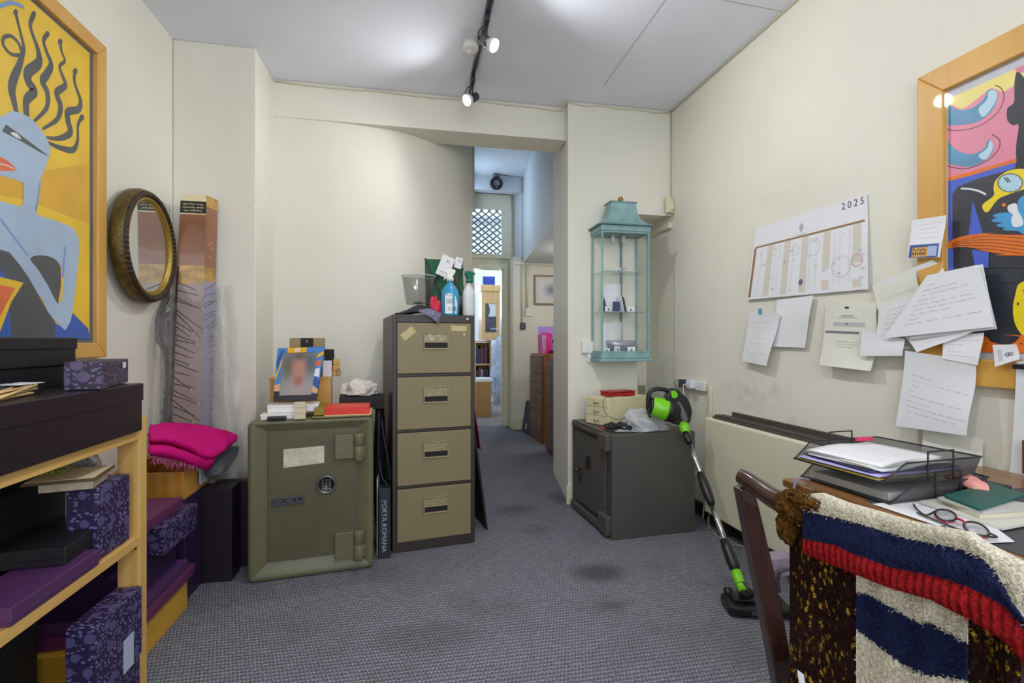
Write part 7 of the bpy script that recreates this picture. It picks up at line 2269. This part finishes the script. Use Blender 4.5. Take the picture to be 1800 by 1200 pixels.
# lower bookshelf carrying the cabinet
xs0, xs1 = xa - .12, xb - .13
t = thing('bookcase', 'pine bookcase with files standing below the cabinet in the far room', 'bookcase', ((xs0 + xs1) / 2, 8.2, 0))
w = (xs1 - xs0) / 2
for (a, b_) in ((-w, -w + .025), (w - .025, w)):
    bx('side_panel', PALE, t, a, b_, -.17, .19, 0, zb - .005, .003)
for z in (.02, .42, .78, zb - .04):
    bx('shelf', PALE, t, -w + .025, w - .025, -.17, .19, z, z + .025, .002)
bx('back_panel', PALE, t, -w + .025, w - .025, .17, .19, .05, zb - .05, .001)
for row, z in enumerate((.446, .806)):
    x = xs0 + .03; k = 0
    while x < xs1 - .075:
        wd = rp.uniform(.03, .05); m = (mat('file_black', C(40, 42, 48), .5), mat('file_navy', C(40, 52, 90), .5), mat('file_grey', C(150, 152, 158), .5), mat('file_red', C(120, 44, 44), .5))[rp.randrange(4)]
        solo('box_file', ('%s file number %s from the left on the %s shelf of the pine bookcase' % (m.name[5:], ('one', 'two', 'three', 'four', 'five', 'six', 'seven', 'eight', 'nine', 'ten')[k], ('middle', 'upper')[row])), 'file', MB().box(x, x + wd, 8.04, 8.32, z + .0, z + rp.uniform(.24, .3)), m, group='files on the pine bookcase', bevel=.002)
        x += wd + .003; k += 1
a, c_ = fy(847, 670, 7.7), fy(861, 710, 7.7)
solo('storage_box', 'tan cardboard box on the far room floor', 'box', MB().box(a.x - .1, c_.x, 7.6, 7.9, 0, a.z), mat('tan_cardboard', C(176, 132, 76), .7), bevel=.003)
solo('paper_stack', 'stack of white papers on the tan cardboard box', 'paper', MB().box(a.x - .08, c_.x + .04, 7.62, 7.88, a.z + .001, a.z + .05), PAPER, bevel=.002)
# garments in clear covers on a rail
HANG = mat('garment_cover', C(176, 192, 220), .2, alpha=.7, bump=.8, bscale=30, var=.3, vscale=12)
for i in range(2):
    a = fy(876 + 6 * i, 592 - 6 * i, 7.75 + .2 * i); z0 = fy(876, 715, 7.75).z + .02
    rows = [[(a.x - .02, a.y, a.z), (a.x, a.y - .02, a.z + .01), (a.x + .03, a.y, a.z)], [(a.x - .10, a.y, a.z - .18), (a.x, a.y - .06, a.z - .16), (a.x + .12, a.y, a.z - .18)], [(a.x - .13, a.y, .6), (a.x, a.y - .09, .6), (a.x + .14, a.y, .6)], [(a.x - .08, a.y, z0), (a.x + .02, a.y - .08, z0), (a.x + .16, a.y, z0)]]
    solo('covered_garment', ('front', 'rear')[i] + ' garment in a clear plastic cover hanging beyond the corridor door', 'garment', MB().grid(sheet(rows, 20, 40, .03, 7, i)), HANG, group='garments in clear covers', fixn=False)
solo('garment_rail', 'chrome rail carrying the covered garments in the far room', 'rail', MB().tube([(1.0 + .45, 7.9, 0), (1.45, 7.9, 1.36), (1.2, 7.74, 1.37), (1.6, 7.98, 1.37)], .01, 8), CHROME)
# open door leaf
t = thing('door_leaf', 'cream door opened into the far room with a lever handle', 'door', (.83, 6.875, 0), math.radians(2))
bx('leaf', M_TRIM, t, -.02, .02, 0, .72, .005, 2.15, .003)
MB().tube([(.02, .05, .93), (.05, .05, .93), (.05, .11, .93)], .008, 8).build('handle', mat('dark_brass', C(96, 86, 70), .4, metal=.6), t)
bx('lock_plate', mat('dark_brass', C(96, 86, 70), .4, metal=.6), t, .02, .024, .03, .06, .80, 1.02, .001)
# invented high window frame, added to account for the blue corridor fill
b = MB()
for (a, b_, c_, d) in ((5.1, 6.1, 2.55, 2.6), (5.1, 6.1, 3.2, 3.25), (5.1, 5.15, 2.6, 3.2), (6.05, 6.1, 2.6, 3.2)):
    b.box(.605, .63, a, b_, c_, d)
struct('window_3', b, M_TRIM)
